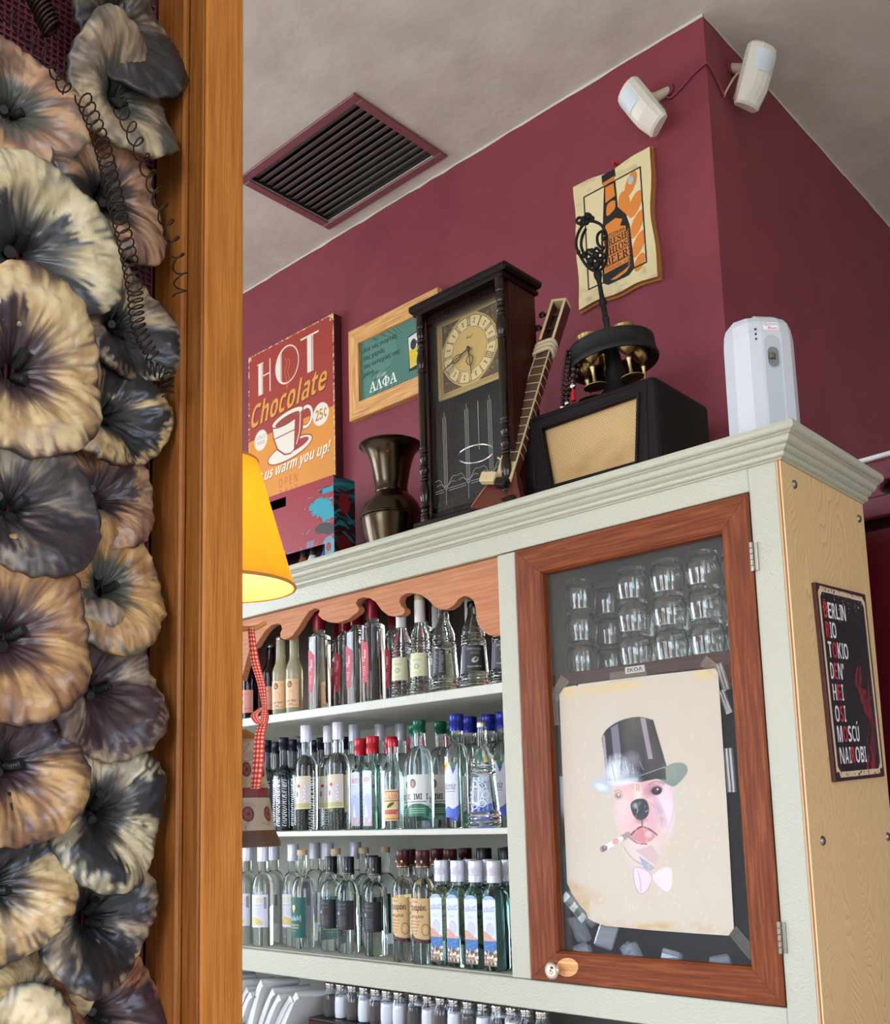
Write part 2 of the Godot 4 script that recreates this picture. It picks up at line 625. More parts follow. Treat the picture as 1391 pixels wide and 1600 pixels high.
# ------------------------------------------------------------------ the room
func build_room():
	struct("wall_back", box(-5.2, -0.8835, -0.05, 3.3, -0.6, -0.345), M.wall)
	struct("wall_side", box(-1.13, -0.8835, -0.05, 3.3, -3.2, -0.6), M.wall)
	struct("wall_far", box(-1.13, 3.2, -0.05, 3.3, -3.4, -3.2), M.wall_other)
	var wr = mb()
	bx(wr, Vector3(3.1, 1.62, -1.375), Vector3(0.2, 3.34, 3.65))
	bx(wr, Vector3(3.1, 1.62, 3.175), Vector3(0.2, 3.34, 1.65))
	bx(wr, Vector3(3.1, 0.6, 1.4), Vector3(0.2, 1.3, 1.9))
	bx(wr, Vector3(3.1, 3.12, 1.4), Vector3(0.2, 0.34, 1.9))
	struct("wall_right", wr, M.wall_other)
	var ce = mb()
	for r in [[-5.2, -2.03, -3.4, 4.2], [-1.615, 3.2, -3.4, 4.2], [-2.03, -1.615, -3.4, -0.279], [-2.03, -1.615, -0.005, 4.2]]:
		bx(ce, Vector3((r[0] + r[1]) * 0.5, 3.295, (r[2] + r[3]) * 0.5), Vector3(r[1] - r[0], 0.21, r[3] - r[2]))
	struct("ceiling", ce, M.ceiling)
	struct("floor", box(-5.2, 3.2, -0.1, 0.0, -3.4, 4.2), M.floor)
	# front wall with three window openings, left wall with one
	var st = mb()
	var xs = [[-5.2, -4.87], [-4.01, -2.5], [-1.0, 0.0], [1.6, 3.2]]
	for r in xs:
		bx(st, Vector3((r[0] + r[1]) * 0.5, 1.62, 4.1), Vector3(r[1] - r[0], 3.34, 0.2))
	for r in [[-2.5, -1.0, 1.25, 2.95], [0.0, 1.6, 1.25, 2.95], [-4.87, -4.01, 0.875, 1.775]]:
		bx(st, Vector3((r[0] + r[1]) * 0.5, (r[2] - 0.05) * 0.5, 4.1), Vector3(r[1] - r[0], r[2] + 0.05, 0.2))
		bx(st, Vector3((r[0] + r[1]) * 0.5, (r[3] + 3.29) * 0.5, 4.1), Vector3(r[1] - r[0], 3.29 - r[3], 0.2))
	struct("wall_front", st, M.wall_other)
	st = mb()
	bx(st, Vector3(-5.1, 1.62, 0.3), Vector3(0.2, 3.34, 1.3))
	bx(st, Vector3(-5.1, 1.62, 3.425), Vector3(0.2, 3.34, 1.15))
	bx(st, Vector3(-5.1, 0.6, 1.9), Vector3(0.2, 1.3, 1.9))
	bx(st, Vector3(-5.1, 3.12, 1.9), Vector3(0.2, 0.34, 1.9))
	struct("wall_left", st, M.wall_other)
	var k = 1
	for w in [[-1.75, 0, 0.75], [0.8, 0, 0.8], [1.9, -5.1, 0.95], [1.4, 3.1, 0.95], [-4.44, 0, 0.43]]:  # the one in the right wall is added for its light
		var f = mb()
		var xf = Transform3D(Basis().scaled(Vector3(1, 1.7 / 1.9, 1)), Vector3(w[0], 2.1, 4.1)) if w[1] == 0 else Transform3D(Basis(Vector3.UP, PI / 2).scaled(Vector3(1, 1.7 / 1.9, 1)), Vector3(w[1], 2.1, w[0]))
		var hw = w[2]
		if k == 5:
			xf = Transform3D(Basis().scaled(Vector3(1, 0.9 / 1.9, 1)), Vector3(w[0], 1.325, 4.1))
		for s in [-1, 1]:
			bx(f, Vector3(s * (hw - 0.03), 0, 0), Vector3(0.06, 1.9, 0.07), 0.004, xf)
			bx(f, Vector3(0, s * 0.92, 0), Vector3(hw * 2, 0.06, 0.07), 0.004, xf)
		bx(f, Vector3(0, 0, 0), Vector3(0.05, 1.9, 0.05), 0.004, xf)
		var o = struct("window_%d" % k, f, M.white)
		var p = mb()
		bx(p, Vector3.ZERO, Vector3(hw * 2 - 0.1, 1.8, 0.004), 0.0, xf)
		part("pane", p, M.pane, o)
		k += 1
	struct("door_1", box(-3.98, -2.62, 0.0, 2.28, 3.965, 3.999, 0.004), mat(c8(34, 24, 20), 0.5))  # unseen dark door added so the cabinet glass reflects something dark
	struct("ground", box(-30, 30, -0.4, -0.15, 4.5, 40), mat(c8(96, 140, 60), 0.9))
	# ragged strip of bare ceiling paint where the burgundy stops
	for side in 2:
		var strip = mb()
		strip.set_smooth_group(-1)
		var n = 70
		var prev = null
		for i in range(n + 1):
			var t = float(i) / n
			var wob = 0.004 + 0.004 * rng.randf()
			var a = Vector3(lerpf(-4.0, -0.8835, t), 3.1895 - wob, -0.3440) if side == 0 else Vector3(-0.8825, 3.1895 - wob, lerpf(-0.345, -3.0, t))
			if prev != null:
				var up = Vector3(0, 3.1899, 0)
				q4(strip, prev, a, Vector3(a.x, up.y, a.z), Vector3(prev.x, up.y, prev.z))
			prev = a
		struct("trim_%d" % (side + 1), strip, M.ceiling)

# ------------------------------------------------------------------ the cabinet
func plywood_tex():
	var w = 256
	var h = 1024
	var f = FastNoiseLite.new()
	f.seed = 4
	f.frequency = 0.006
	f.fractal_octaves = 3
	var g = FastNoiseLite.new()
	g.seed = 9
	g.frequency = 0.08
	var lut = Gradient.new()
	lut.offsets = PackedFloat32Array([0.0, 0.5, 0.82, 0.94, 1.0])
	lut.colors = PackedColorArray([c8(232, 196, 142), c8(228, 190, 135), c8(222, 183, 127), c8(204, 162, 106), c8(216, 175, 120)])
	var L = []
	for i in 256:
		L.append(lut.sample(i / 255.0))
	var out = PackedByteArray()
	out.resize(w * h * 3)
	var o = 0
	for y in h:
		for x in w:
			var u = x / 256.0 - 0.62 + 0.10 * sin(y * 0.0043)
			var n = f.get_noise_2d(x * 1.4, y * 0.28)
			var d = sqrt(u * u * 34.0 + pow(fposmod(y * 0.0021, 2.0) - 1.0, 2.0) * 1.2) * 2.6 + n * 1.9
			var v = fposmod(d * 4.6, 1.0)
			var c = L[clampi(int(v * 235.0 + 20.0 + 30.0 * g.get_noise_2d(x * 2.0, y * 0.12)), 0, 255)]
			out[o] = c.r8
			out[o + 1] = c.g8
			out[o + 2] = c.b8
			o += 3
	return ImageTexture.create_from_image(Image.create_from_data(w, h, false, Image.FORMAT_RGB8, out))

func sweep_corner(st, prof, xl, xr, zf, zb):
	# a moulding along the front, mitred round the right corner, then along the side; prof = (out, y) from bottom to top
	st.set_smooth_group(-1)
	for i in range(prof.size() - 1):
		var p = prof[i]
		var q = prof[i + 1]
		q4(st, Vector3(xl, p.y, zf + p.x), Vector3(xr + p.x, p.y, zf + p.x), Vector3(xr + q.x, q.y, zf + q.x), Vector3(xl, q.y, zf + q.x))
		q4(st, Vector3(xr + p.x, p.y, zf + p.x), Vector3(xr + p.x, p.y, zb), Vector3(xr + q.x, q.y, zb), Vector3(xr + q.x, q.y, zf + q.x))
	# the closed end at the back of the side
	var n = prof.size()
	for i in range(n - 1):
		t3(st, Vector3(xr, prof[n - 1].y, zb), Vector3(xr + prof[i + 1].x, prof[i + 1].y, zb), Vector3(xr + prof[i].x, prof[i].y, zb))

func build_cabinet():
	var C = thing("display_cabinet", "cream painted display cabinet with moulded cornice, bottle shelves and a glazed brown door", "cabinet")
	var xl = -2.75
	part("stile", box(-1.225, -1.181, 1.203, 2.001, -0.02, 0.0, 0.0012), M.cream, C)
	part("stile", box(-0.6975, -0.650, 0.9, 2.045, -0.02, 0.0, 0.0012), M.cream, C)
	part("stile", box(xl, xl + 0.05, 0.9, 2.001, -0.02, 0.0, 0.0012), M.cream, C)
	part("top_rail", box(xl, -0.6975, 2.0035, 2.05, -0.02, 0.0, 0.0012), M.cream, C)
	part("bottom_rail", box(xl, -0.6975, 1.1505, 1.2015, -0.02, 0.0, 0.0015), M.cream, C)
	part("shelf", box(xl + 0.02, -1.205, 1.732, 1.752, -0.33, -0.001, 0.0015), M.cream_shelf, C)
	part("shelf", box(xl + 0.02, -1.205, 1.4635, 1.4755, -0.33, -0.001, 0.0015), M.cream_shelf, C)
	part("floor_board", box(xl + 0.02, -0.66, 1.183, 1.203, -0.33, -0.021), M.cream, C)
	part("back_panel", box(xl, -0.66, 0.9, 2.07, -0.343, -0.331), M.inside, C)
	lab(part("dark_back_board", box(xl + 0.02, -1.2045, 1.7525, 2.069, -0.3305, -0.3245), mat(c8(62, 34, 22), 0.6), C), "dark brown board behind the top shelf")
	part("divider", box(-1.204, -1.19, 1.204, 2.07, -0.33, -0.021), M.inside, C)
	part("end_panel", box(xl, xl + 0.018, 0.9, 2.07, -0.33, -0.021), M.inside, C)
	part("top_board", box(xl, -0.642, 2.07, 2.0875, -0.343, 0.0), M.cream, C)
	part("lower_board", box(xl, -0.66, 1.005, 1.022, -0.33, 0.0), M.cream, C)
	part("inner_shelf", box(-1.189, -0.662, 1.733, 1.757, -0.33, -0.03, 0.002), M.mahogany_x, C)
	var inner = part("door_bay_shade", box(-1.189, -0.663, 1.2035, 1.732, -0.33, -0.325), mat(c8(24, 22, 25), 0.6), C)  # near-black sheets stand in for the shade inside the lower door bay
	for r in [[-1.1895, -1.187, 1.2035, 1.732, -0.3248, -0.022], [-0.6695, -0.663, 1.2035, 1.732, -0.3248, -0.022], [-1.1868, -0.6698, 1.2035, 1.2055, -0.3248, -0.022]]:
		part("door_bay_shade", box(r[0], r[1], r[2], r[3], r[4], r[5]), mat(c8(24, 22, 25), 0.6), C)
	lab(inner, "dark sheets painted as the shade behind the poster")
	# the birch plywood side, three plies showing at its front edge
	var ply = mat(Color.WHITE, 0.42)
	ply.albedo_texture = plywood_tex()
	bump(ply, M.fine_tex, 0.0)
	ply.heightmap_enabled = false
	var side = mb()
	side.set_smooth_group(-1)
	q4(side, Vector3(-0.642, 0.9, 0.0), Vector3(-0.642, 0.9, -0.345), Vector3(-0.642, 2.046, -0.345), Vector3(-0.642, 2.046, 0.0))
	q4(side, Vector3(-0.6445, 0.9, 0.0), Vector3(-0.642, 0.9, 0.0), Vector3(-0.642, 2.046, 0.0), Vector3(-0.6445, 2.046, 0.0), Vector2(0.3, 0.5), Vector2(0.31, 0.5), Vector2(0.31, 0.4), Vector2(0.3, 0.4))
	q4(side, Vector3(-0.642, 0.9, -0.345), Vector3(-0.6445, 0.9, -0.345), Vector3(-0.6445, 2.046, -0.345), Vector3(-0.642, 2.046, -0.345), Vector2(0.3, 0.5), Vector2(0.31, 0.5), Vector2(0.31, 0.4), Vector2(0.3, 0.4))
	var sp = part("side_panel", side, ply, C)
	lab(sp, "birch plywood side with brown grain lines")
	part("ply", box(-0.6469, -0.6446, 0.9, 2.046, -0.345, -0.0006), mat(c8(150, 98, 58), 0.6), C)
	part("ply", box(-0.6498, -0.647, 0.9, 2.046, -0.345, -0.0002), mat(c8(206, 164, 116), 0.6), C)
	for s in [[2.012, -0.046], [2.010, -0.319], [1.447, -0.045], [1.444, -0.322]]:
		var sc = mb()
		lathe(sc, [Vector2(0.0075, 0), Vector2(0.0075, 0.001), Vector2(0.006, 0.0032), Vector2(0.003, 0.0044), Vector2(0, 0.0048)], 14, Transform3D(Basis(Vector3(0, 0, 1), -PI / 2), Vector3(-0.642, s[0], s[1])), 2.0, 3.0)
		part("screw_cap", sc, M.steel, sp)
	# cornice
	var prof = []
	for p in [[0, -3], [3.5, -3], [5, -1], [9.5, 0], [11.5, 2], [11.8, 5], [10.5, 7.2], [13, 8.2], [16, 10], [18.5, 12.5], [19.3, 13.6], [19.3, 15], [22.5, 15.4], [25.5, 17.2], [27.4, 20], [28.4, 23], [29.5, 25], [32, 26.2], [33.6, 26.4], [33.6, 28], [37.5, 28.6], [40.5, 30.4], [42, 33], [42.3, 36], [41.2, 40], [40.6, 42.6], [39.4, 43.2], [0, 43.2]]:
		prof.append(Vector2(p[0] * 0.001, 2.045 + p[1] * 0.001))
	var co = mb()
	sweep_corner(co, prof, xl, -0.642, 0.0, -0.343)
	part("cornice", co, M.cream, C)
	# scalloped board over the bottles
	var V = [[-1.2265, 2.002], [-1.2265, 1.844], [-1.262, 1.85], [-1.283, 1.865], [-1.292, 1.883], [-1.294, 1.908], [-1.299, 1.925], [-1.312, 1.936], [-1.325, 1.94], [-1.339, 1.936], [-1.353, 1.925], [-1.37, 1.92], [-1.39, 1.922], [-1.407, 1.931], [-1.424, 1.948], [-1.444, 1.962], [-1.468, 1.97], [-1.486, 1.973], [-1.504, 1.969], [-1.51, 1.96], [-1.505, 1.948], [-1.495, 1.94], [-1.494, 1.933], [-1.502, 1.928], [-1.524, 1.928], [-1.545, 1.934], [-1.564, 1.948], [-1.583, 1.97], [-1.602, 1.982], [-1.621, 1.987], [-1.641, 1.986], [-1.648, 1.977], [-1.639, 1.967], [-1.637, 1.961], [-1.645, 1.955], [-1.673, 1.945], [-1.707, 1.942], [-1.738, 1.948], [-1.763, 1.959], [-1.777, 1.971], [-1.772, 1.977], [-1.773, 1.984], [-1.788, 1.989], [-1.81, 1.985], [-1.828, 1.971], [-1.851, 1.95], [-1.874, 1.934], [-1.901, 1.93], [-1.916, 1.937], [-1.918, 1.948], [-1.910, 1.956], [-1.914, 1.968], [-1.928, 1.974], [-1.951, 1.973], [-1.976, 1.963], [-2.0, 1.944], [-2.016, 1.929], [-2.041, 1.924]]
	var poly = []
	for p in V:
		poly.append(Vector2(p[0], p[1]))
	# the hidden left half repeats the scallops
	var more = poly.slice(2, poly.size() - 2)
	for p in more:
		var x2 = p.x - 0.812
		if x2 < -2.06 and x2 > -2.69:
			poly.append(Vector2(x2, p.y))
	poly.append(Vector2(-2.699, 1.86))
	poly.append(Vector2(-2.699, 2.002))
	var va = mb()
	ext(va, poly, -0.03, -0.012)
	part("scalloped_board", va, M.valance_x, C)
	build_door(C)

func build_door(C):
	var D = Node3D.new()
	D.name = "door"
	C.add_child(D, true)
	var x0 = -1.1795
	var x1 = -0.699
	var y0 = 1.2035
	var y1 = 2.0015
	var ix0 = -1.116
	var ix1 = -0.75
	var iy0 = 1.257
	var iy1 = 1.945
	var zb = -0.018
	var zf = 0.004
	var outer = [Vector2(x0, y0), Vector2(x1, y0), Vector2(x1, y1), Vector2(x0, y1)]
	var inner = [Vector2(ix0, iy0), Vector2(ix1, iy0), Vector2(ix1, iy1), Vector2(ix0, iy1)]
	for i in 4:
		var j = (i + 1) % 4
		var st = mb()
		st.set_smooth_group(-1)
		# a mitred member: bevelled outer edge, flat face, sloping inner edge
		var e = (outer[j] - outer[i]).normalized()
		var nn = Vector2(-e.y, e.x)
		var gap = e * 0.0003
		var rows = []
		for r in [[0.0, zb], [0.0, zf - 0.003], [0.003, zf], [0.93, zf], [1.0, zf - 0.005], [1.0, zb]]:
			var a = outer[i].lerp(inner[i], r[0]) + gap
			var b = outer[j].lerp(inner[j], r[0]) - gap
			if r[0] == 0.003:
				a = outer[i] + (inner[i] - outer[i]) * 0.05 + gap
				b = outer[j] + (inner[j] - outer[j]) * 0.05 - gap
			rows.append([Vector3(a.x, a.y, r[1]), Vector3(b.x, b.y, r[1])])
		for k in 6:
			var R = rows[k]
			var S = rows[(k + 1) % 6]
			q4(st, R[0], R[1], S[1], S[0])
		for k in range(1, 5):
			t3(st, rows[0][0], rows[k][0], rows[k + 1][0])
			t3(st, rows[0][1], rows[k + 1][1], rows[k][1])
		part("rail" if i % 2 == 0 else "door_stile", st, M.door_x if i % 2 == 0 else M.door_y, D)
	part("pane", box(ix0 + 0.0005, ix1 - 0.0005, iy0 + 0.0005, iy1 - 0.0005, -0.0145, -0.0125), M.pane, D)
	# bare worn wood round the knob
	var worn = mb()
	ext(worn, oval_pts(Vector2(-1.096, 1.231), 0.024, 0.016, 0.2, 20), zf, zf + 0.0003)
	lab(part("worn_patch", worn, M.pine_x, D), "pale worn wood beside the knob")
	var kn = Node3D.new()
	var st = mb()
	var xf = Transform3D(Basis(Vector3(1, 0, 0), PI / 2), Vector3(-1.117, 1.226, zf))
	lathe(st, [Vector2(0.008, 0), Vector2(0.0065, 0.006), Vector2(0.007, 0.010), Vector2(0.0135, 0.013), Vector2(0.0148, 0.016), Vector2(0.0148, 0.019), Vector2(0.0135, 0.0205), Vector2(0.0122, 0.0205), Vector2(0.0118, 0.0197), Vector2(0, 0.0197)], 28, xf, 2.0, 0.7)
	kn = part("knob", st, M.chrome, D)
	lab(kn, "chrome knob with a cream printed disc")
	# the disc's print cannot go one level deeper, so it is a sub-part of the door beside the knob
	var im = canvas(64, 64, c8(238, 222, 196))
	line(im, oval_pts(Vector2(32, 32), 29, 29), 1.5, c8(60, 50, 40), true)
	dab(im, 38, 17, 11, 7, c8(40, 26, 18), 0.2, 0.5)
	dab(im, 30, 30, 7, 9, c8(150, 120, 100), 0.0, 0.3)
	stroke(im, [Vector2(32, 30), Vector2(42, 38), Vector2(34, 46), Vector2(22, 44), Vector2(28, 36)], 3.0, c8(186, 84, 30))
	stroke(im, [Vector2(34, 44), Vector2(36, 54)], 2.4, c8(186, 84, 30))
	st = mb()
	ext(st, oval_pts(Vector2(-1.117, 1.226), 0.0117, 0.0117), zf + 0.0198, zf + 0.0203)
	part("knob_disc", st, print_mat(done(im), 0.25), D)
	for hy in [1.895, 1.305]:
		var h = mb()
		var ys = -0.024
		for s in 5:
			lathe(h, [Vector2(0, 0), Vector2(0.0032, 0.0003), Vector2(0.0032, 0.0088), Vector2(0, 0.0091)], 10, Transform3D(Basis(), Vector3(-0.6985, hy + ys + s * 0.0096, 0.0045)))
		bx(h, Vector3(-0.6935, hy, 0.0012), Vector3(0.008, 0.046, 0.002))
		part("hinge", h, M.steel, D)

# ------------------------------------------------------------------ framed panel of ceramic flowers, at right angles to the cabinet
func flower_mesh(R, seed_no, ruffle, folds, tone, dark_amt, sector, dark_col, curl):
	var f = FastNoiseLite.new()
	f.seed = seed_no
	f.frequency = 1.0
	f.fractal_octaves = 3
	var r2 = RandomNumberGenerator.new()
	r2.seed = seed_no * 31 + 5
	var ph = r2.randf() * TAU
	var ph2 = r2.randf() * TAU
	var NT = 128
	var NR = 26
	var st = SurfaceTool.new()
	st.begin(Mesh.PRIMITIVE_TRIANGLES)
	st.set_smooth_group(1)
	var P = []
	var Q = []
	var CO = []
	for i in range(NR + 1):
		var t = float(i) / NR
		var row = []
		var back = []
		var cr = []
		for k in range(NT):
			var a = TAU * k / NT
			var ca = cos(a)
			var sa = sin(a)
			var wob = 1.0 + 0.09 * sin(2.0 * a + ph) + 0.05 * sin(folds * a + ph2) + 0.05 * f.get_noise_2d(ca * 1.3 + 7.0, sa * 1.3) + 0.012 * sin(23.0 * a + ph) * t
			var fold = sin(folds * a + ph2)
			var rr = R * (0.10 + 0.90 * t) * wob
			# trumpet: rises from the throat, flattens, then the rim curls back or up in folds
			var z = R * (0.62 * pow(t, 0.6) - 1.05 * curl * pow(maxf(t - 0.5, 0.0) / 0.5, 2.0) * (0.55 + 0.45 * fold) + 1.7 * ruffle * fold * pow(t, 1.5) + 0.05 * f.get_noise_3d(ca * 2.2, sa * 2.2, t * 2.0))
			z += R * 0.012 * sin(a * 40.0 + 5.0 * f.get_noise_2d(ca * 3.0, sa * 3.0)) * smoothstep(0.55, 1.0, t)
			row.append(Vector3(ca * rr, sa * rr, z))
			back.append(Vector3(ca * rr * 0.995, sa * rr * 0.995, z - R * 0.09))
			# glaze: streaks run outwards from the throat
			var streak = f.get_noise_2d(ca * 9.0 + sa * 2.0, sa * 9.0 - ca * 2.0 + t * 1.3)
			var big = f.get_noise_2d(ca * 1.6 + 3.0, sa * 1.6 + t * 1.2)
			var ray = f.get_noise_2d(ca * 26.0 + 11.0, sa * 26.0 + t * 0.5)
			var d = 0.0
			d = maxf(d, smoothstep(0.56 + 0.3 * big + 0.2 * streak, 0.2, t) * 0.97)
			for s in sector:
				var da = absf(wrapf(a - s[0], -PI, PI))
				d = maxf(d, smoothstep(s[1], s[1] * 0.82, da + 0.3 * streak + 0.12 * ray) * smoothstep(s[2] - 0.08, s[2] + 0.04, t + 0.1 * streak) * smoothstep(s[3] + 0.05, s[3] - 0.03, t + 0.2 * streak + 0.12 * ray))
			d = maxf(d, dark_amt * 1.6 * smoothstep(0.0, 0.22, streak + 0.6 * big))
			d = maxf(d, 0.6 * smoothstep(0.18, 0.36, ray) * smoothstep(0.6, 0.95, t + 0.3 * big))
			d = maxf(d, 0.22 * smoothstep(0.1, 0.55, f.get_noise_3d(ca * t * 7.0, sa * t * 7.0, 4.0)))
			d = maxf(d, 0.85 * smoothstep(0.9, 0.985, t + 0.14 * ray) * smoothstep(-0.3, 0.15, big))
			var base = tone[0].lerp(tone[1], clampf(0.5 + 1.1 * big + 0.7 * streak, 0.0, 1.0))
			var c = base.lerp(dark_col, clampf(d, 0.0, 1.0)).srgb_to_linear()
			cr.append(c)
		P.append(row)
		Q.append(back)
		CO.append(cr)
	var put = func(p, c):
		st.set_color(c)
		st.set_uv(Vector2.ZERO)
		st.add_vertex(p)
	for i in NR:
		for k in NT:
			var k2 = (k + 1) % NT
			var quad = [[P[i][k], CO[i][k]], [P[i + 1][k], CO[i + 1][k]], [P[i + 1][k2], CO[i + 1][k2]], [P[i][k2], CO[i][k2]]]
			for o in [0, 2, 1, 0, 3, 2]:
				put.call(quad[o][0], quad[o][1])
			if i > 5:
				var qb = [[Q[i][k], CO[i][k]], [Q[i + 1][k], CO[i + 1][k]], [Q[i + 1][k2], CO[i + 1][k2]], [Q[i][k2], CO[i][k2]]]
				for o in [0, 1, 2, 0, 2, 3]:
					put.call(qb[o][0], qb[o][1])
	for k in NT:
		var k2 = (k + 1) % NT
		var A = [P[NR][k], CO[NR][k]]
		var B = [P[NR][k2], CO[NR][k2]]
		var Cc = [Q[NR][k2], CO[NR][k2]]
		var D = [Q[NR][k], CO[NR][k]]
		for o in [A, B, Cc, A, Cc, D]:
			put.call(o[0], o[1])
	return st

func spring(st, pts, R, turns, wire, loose = null):
	var path = curve(pts, 16)
	var L = [0.0]
	for i in range(1, path.size()):
		L.append(L[i - 1] + path[i].distance_to(path[i - 1]))
	var out = []
	var n = int(turns * 12)
	for i in range(n + 1):
		var s = L[L.size() - 1] * i / n
		var k = 0
		while k < L.size() - 2 and L[k + 1] < s:
			k += 1
		var t = (s - L[k]) / maxf(L[k + 1] - L[k], 1e-6)
		var c = path[k].lerp(path[k + 1], t)
		var d = (path[k + 1] - path[k]).normalized()
		var u = d.cross(Vector3(1, 0, 0)).normalized()
		var v = d.cross(u)
		var a = TAU * turns * i / n
		out.append(c + (u * cos(a) + v * sin(a)) * R + d * R * 0.5 * sin(a))
	tube(st, out, wire, 5)

func build_flower_panel():
	var C = thing("flower_panel", "orange-brown wooden frame filled with large cream and black ceramic flowers", "wall panel")
	# frame board: face towards +x, edge towards the cabinet, and the rebate on the flowers' side
	part("frame_board", box(-0.800, -0.73, -0.0, 3.18, 0.965, 1.0075, 0.002), M.post_y, C)
	part("frame_board", box(-0.800, -0.73, -0.0, 3.18, 1.75, 1.7925, 0.002), M.post_y, C)
	part("inner_shade_lining", box(-0.800, -0.7315, -0.0, 3.18, 1.0078, 1.0105, 0.0008), M.post_dark_y, C)  # added strip, its darker tone imitates shade beside the flowers
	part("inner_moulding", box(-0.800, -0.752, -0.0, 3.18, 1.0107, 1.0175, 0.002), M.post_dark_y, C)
	part("backing_board", box(-0.815, -0.805, 0.3, 2.9, 0.97, 1.79), mat(c8(70, 24, 36), 0.8), C)
	# burgundy net over the backing
	var net = mb()
	for i in 120:
		var z = 1.018 + 0.0061 * i
		if z < 1.25:
			bx(net, Vector3(-0.8035, 1.75, z), Vector3(0.0012, 1.1, 0.0016))
	for i in 150:
		var y = 1.98 + 0.0061 * i
		if y < 2.3:
			bx(net, Vector3(-0.8028, y, 1.134), Vector3(0.0012, 0.0016, 0.23))
	var nt = part("net", net, mat(c8(104, 42, 56), 0.85), C)
	nt.set_meta("kind", "stuff")
	var cream = [c8(216, 190, 138), c8(176, 142, 94)]
	var ivory = [c8(222, 208, 168), c8(200, 182, 138)]
	var tan_ = [c8(204, 162, 106), c8(150, 106, 68)]
	var pink = [c8(192, 152, 114), c8(128, 92, 76)]
	var grey = [c8(146, 134, 112), c8(72, 64, 62)]
	var beige = [c8(188, 168, 134), c8(128, 110, 92)]
	var black = c8(30, 30, 34)
	var plum = c8(58, 42, 46)
	var slate = c8(70, 74, 66)
	# y, z (plane of the panel), x of throat, radius, tilt about y, tilt about z, ruffle, folds, tone, darkness, dark sectors, dark colour, curl
	var rows = [
		[2.222, 1.080, -0.782, 0.064, 0.22, 0.10, 0.20, 2, grey, 0.30, [[-0.6, 1.0, 0.3, 1.0]], black, 0.25],
		[2.146, 1.080, -0.776, 0.060, 0.15, 0.05, 0.22, 2, beige, 0.05, [[-0.7, 0.5, 0.6, 1.2]], slate, 0.30],
		[2.097, 1.165, -0.790, 0.058, -0.15, 0.1, 0.24, 2, pink, 0.10, [[3.6, 0.5, 0.3, 1.1]], slate, 0.30],
		[2.052, 1.083, -0.788, 0.058, 0.1, 0.1, 0.15, 3, pink, 0.05, [[-2.4, 0.7, 0.2, 1.1]], black, 0.35],
		[1.962, 1.163, -0.772, 0.074, 0.0, 0.2, 0.10, 3, ivory, 0.0, [[-0.9, 0.55, 0.1, 1.2], [2.4, 0.4, 0.0, 0.55], [0.7, 0.3, 0.0, 0.5]], c8(56, 58, 60), 0.30],
		[1.932, 1.072, -0.780, 0.055, 0.12, 0.1, 0.14, 3, beige, 0.15, [[-1.1, 1.5, 0.2, 0.84]], black, 0.30],
		[1.858, 1.166, -0.766, 0.072, 0.0, 0.1, 0.10, 3, cream, 0.0, [[1.9, 0.3, 0.0, 0.6]], plum, 0.32],
		[1.848, 1.084, -0.778, 0.054, 0.1, 0.05, 0.13, 3, cream, 0.0, [[-0.5, 0.85, 0.1, 0.86], [1.2, 0.8, 0.3, 1.1]], black, 0.30],
		[1.775, 1.084, -0.784, 0.052, 0.15, 0.0, 0.13, 3, pink, 0.15, [[0.6, 0.6, 0.0, 0.6]], plum, 0.35],
		[1.744, 1.166, -0.766, 0.064, 0.0, 0.0, 0.12, 3, grey, 0.12, [[-0.6, 0.6, 0.1, 1.0], [-2.1, 0.5, 0.0, 0.7]], c8(48, 42, 48), 0.32],
		[1.696, 1.080, -0.778, 0.056, 0.12, 0.0, 0.14, 2, tan_, 0.06, [[-2.4, 0.5, 0.0, 0.55]], slate, 0.36],
		[1.643, 1.168, -0.764, 0.068, 0.0, 0.0, 0.10, 3, tan_, 0.04, [[2.9, 0.8, 0.0, 0.5]], plum, 0.34],
		[1.612, 1.087, -0.780, 0.062, 0.1, 0.0, 0.15, 3, beige, 0.10, [[-1.0, 1.2, 0.15, 0.85], [1.6, 0.6, 0.0, 0.6]], plum, 0.34],
		[1.548, 1.164, -0.768, 0.064, 0.0, 0.0, 0.12, 3, tan_, 0.20, [[0.9, 0.9, 0.0, 1.0]], plum, 0.34],
		[1.510, 1.083, -0.776, 0.060, 0.1, 0.0, 0.17, 3, ivory, 0.18, [[-2.0, 0.5, 0.0, 0.8], [0.3, 0.5, 0.4, 1.0]], black, 0.36],
		[1.458, 1.168, -0.772, 0.060, 0.0, 0.0, 0.16, 3, cream, 0.0, [[1.2, 0.8, 0.2, 1.1]], black, 0.34],
		[1.428, 1.086, -0.780, 0.056, 0.1, 0.0, 0.15, 3, beige, 0.22, [[-1.4, 0.9, 0.0, 0.9], [0.2, 0.5, 0.3, 0.7]], black, 0.34],
		[1.365, 1.128, -0.784, 0.046, 0.0, -0.1, 0.18, 3, cream, 0.08, [], slate, 0.34],
		[1.352, 1.072, -0.788, 0.056, 0.2, 0.0, 0.15, 3, [c8(186, 130, 88), c8(120, 72, 54)], 0.2, [[0.0, 0.6, 0.3, 0.9]], plum, 0.34],
		[1.322, 1.16, -0.780, 0.06, 0.0, 0.0, 0.15, 3, ivory, 0.05, [], black, 0.34],
	]
	var fm = mat(Color.WHITE, 0.42)
	fm.vertex_color_use_as_albedo = true
	fm.clearcoat_enabled = true
	fm.clearcoat = 0.25
	fm.clearcoat_roughness = 0.25
	tri(fm, Vector3(22, 22, 22))
	bump(fm, M.fine_tex, 0.012)
	var coil = mat(c8(34, 36, 32), 0.45)
	var i = 0
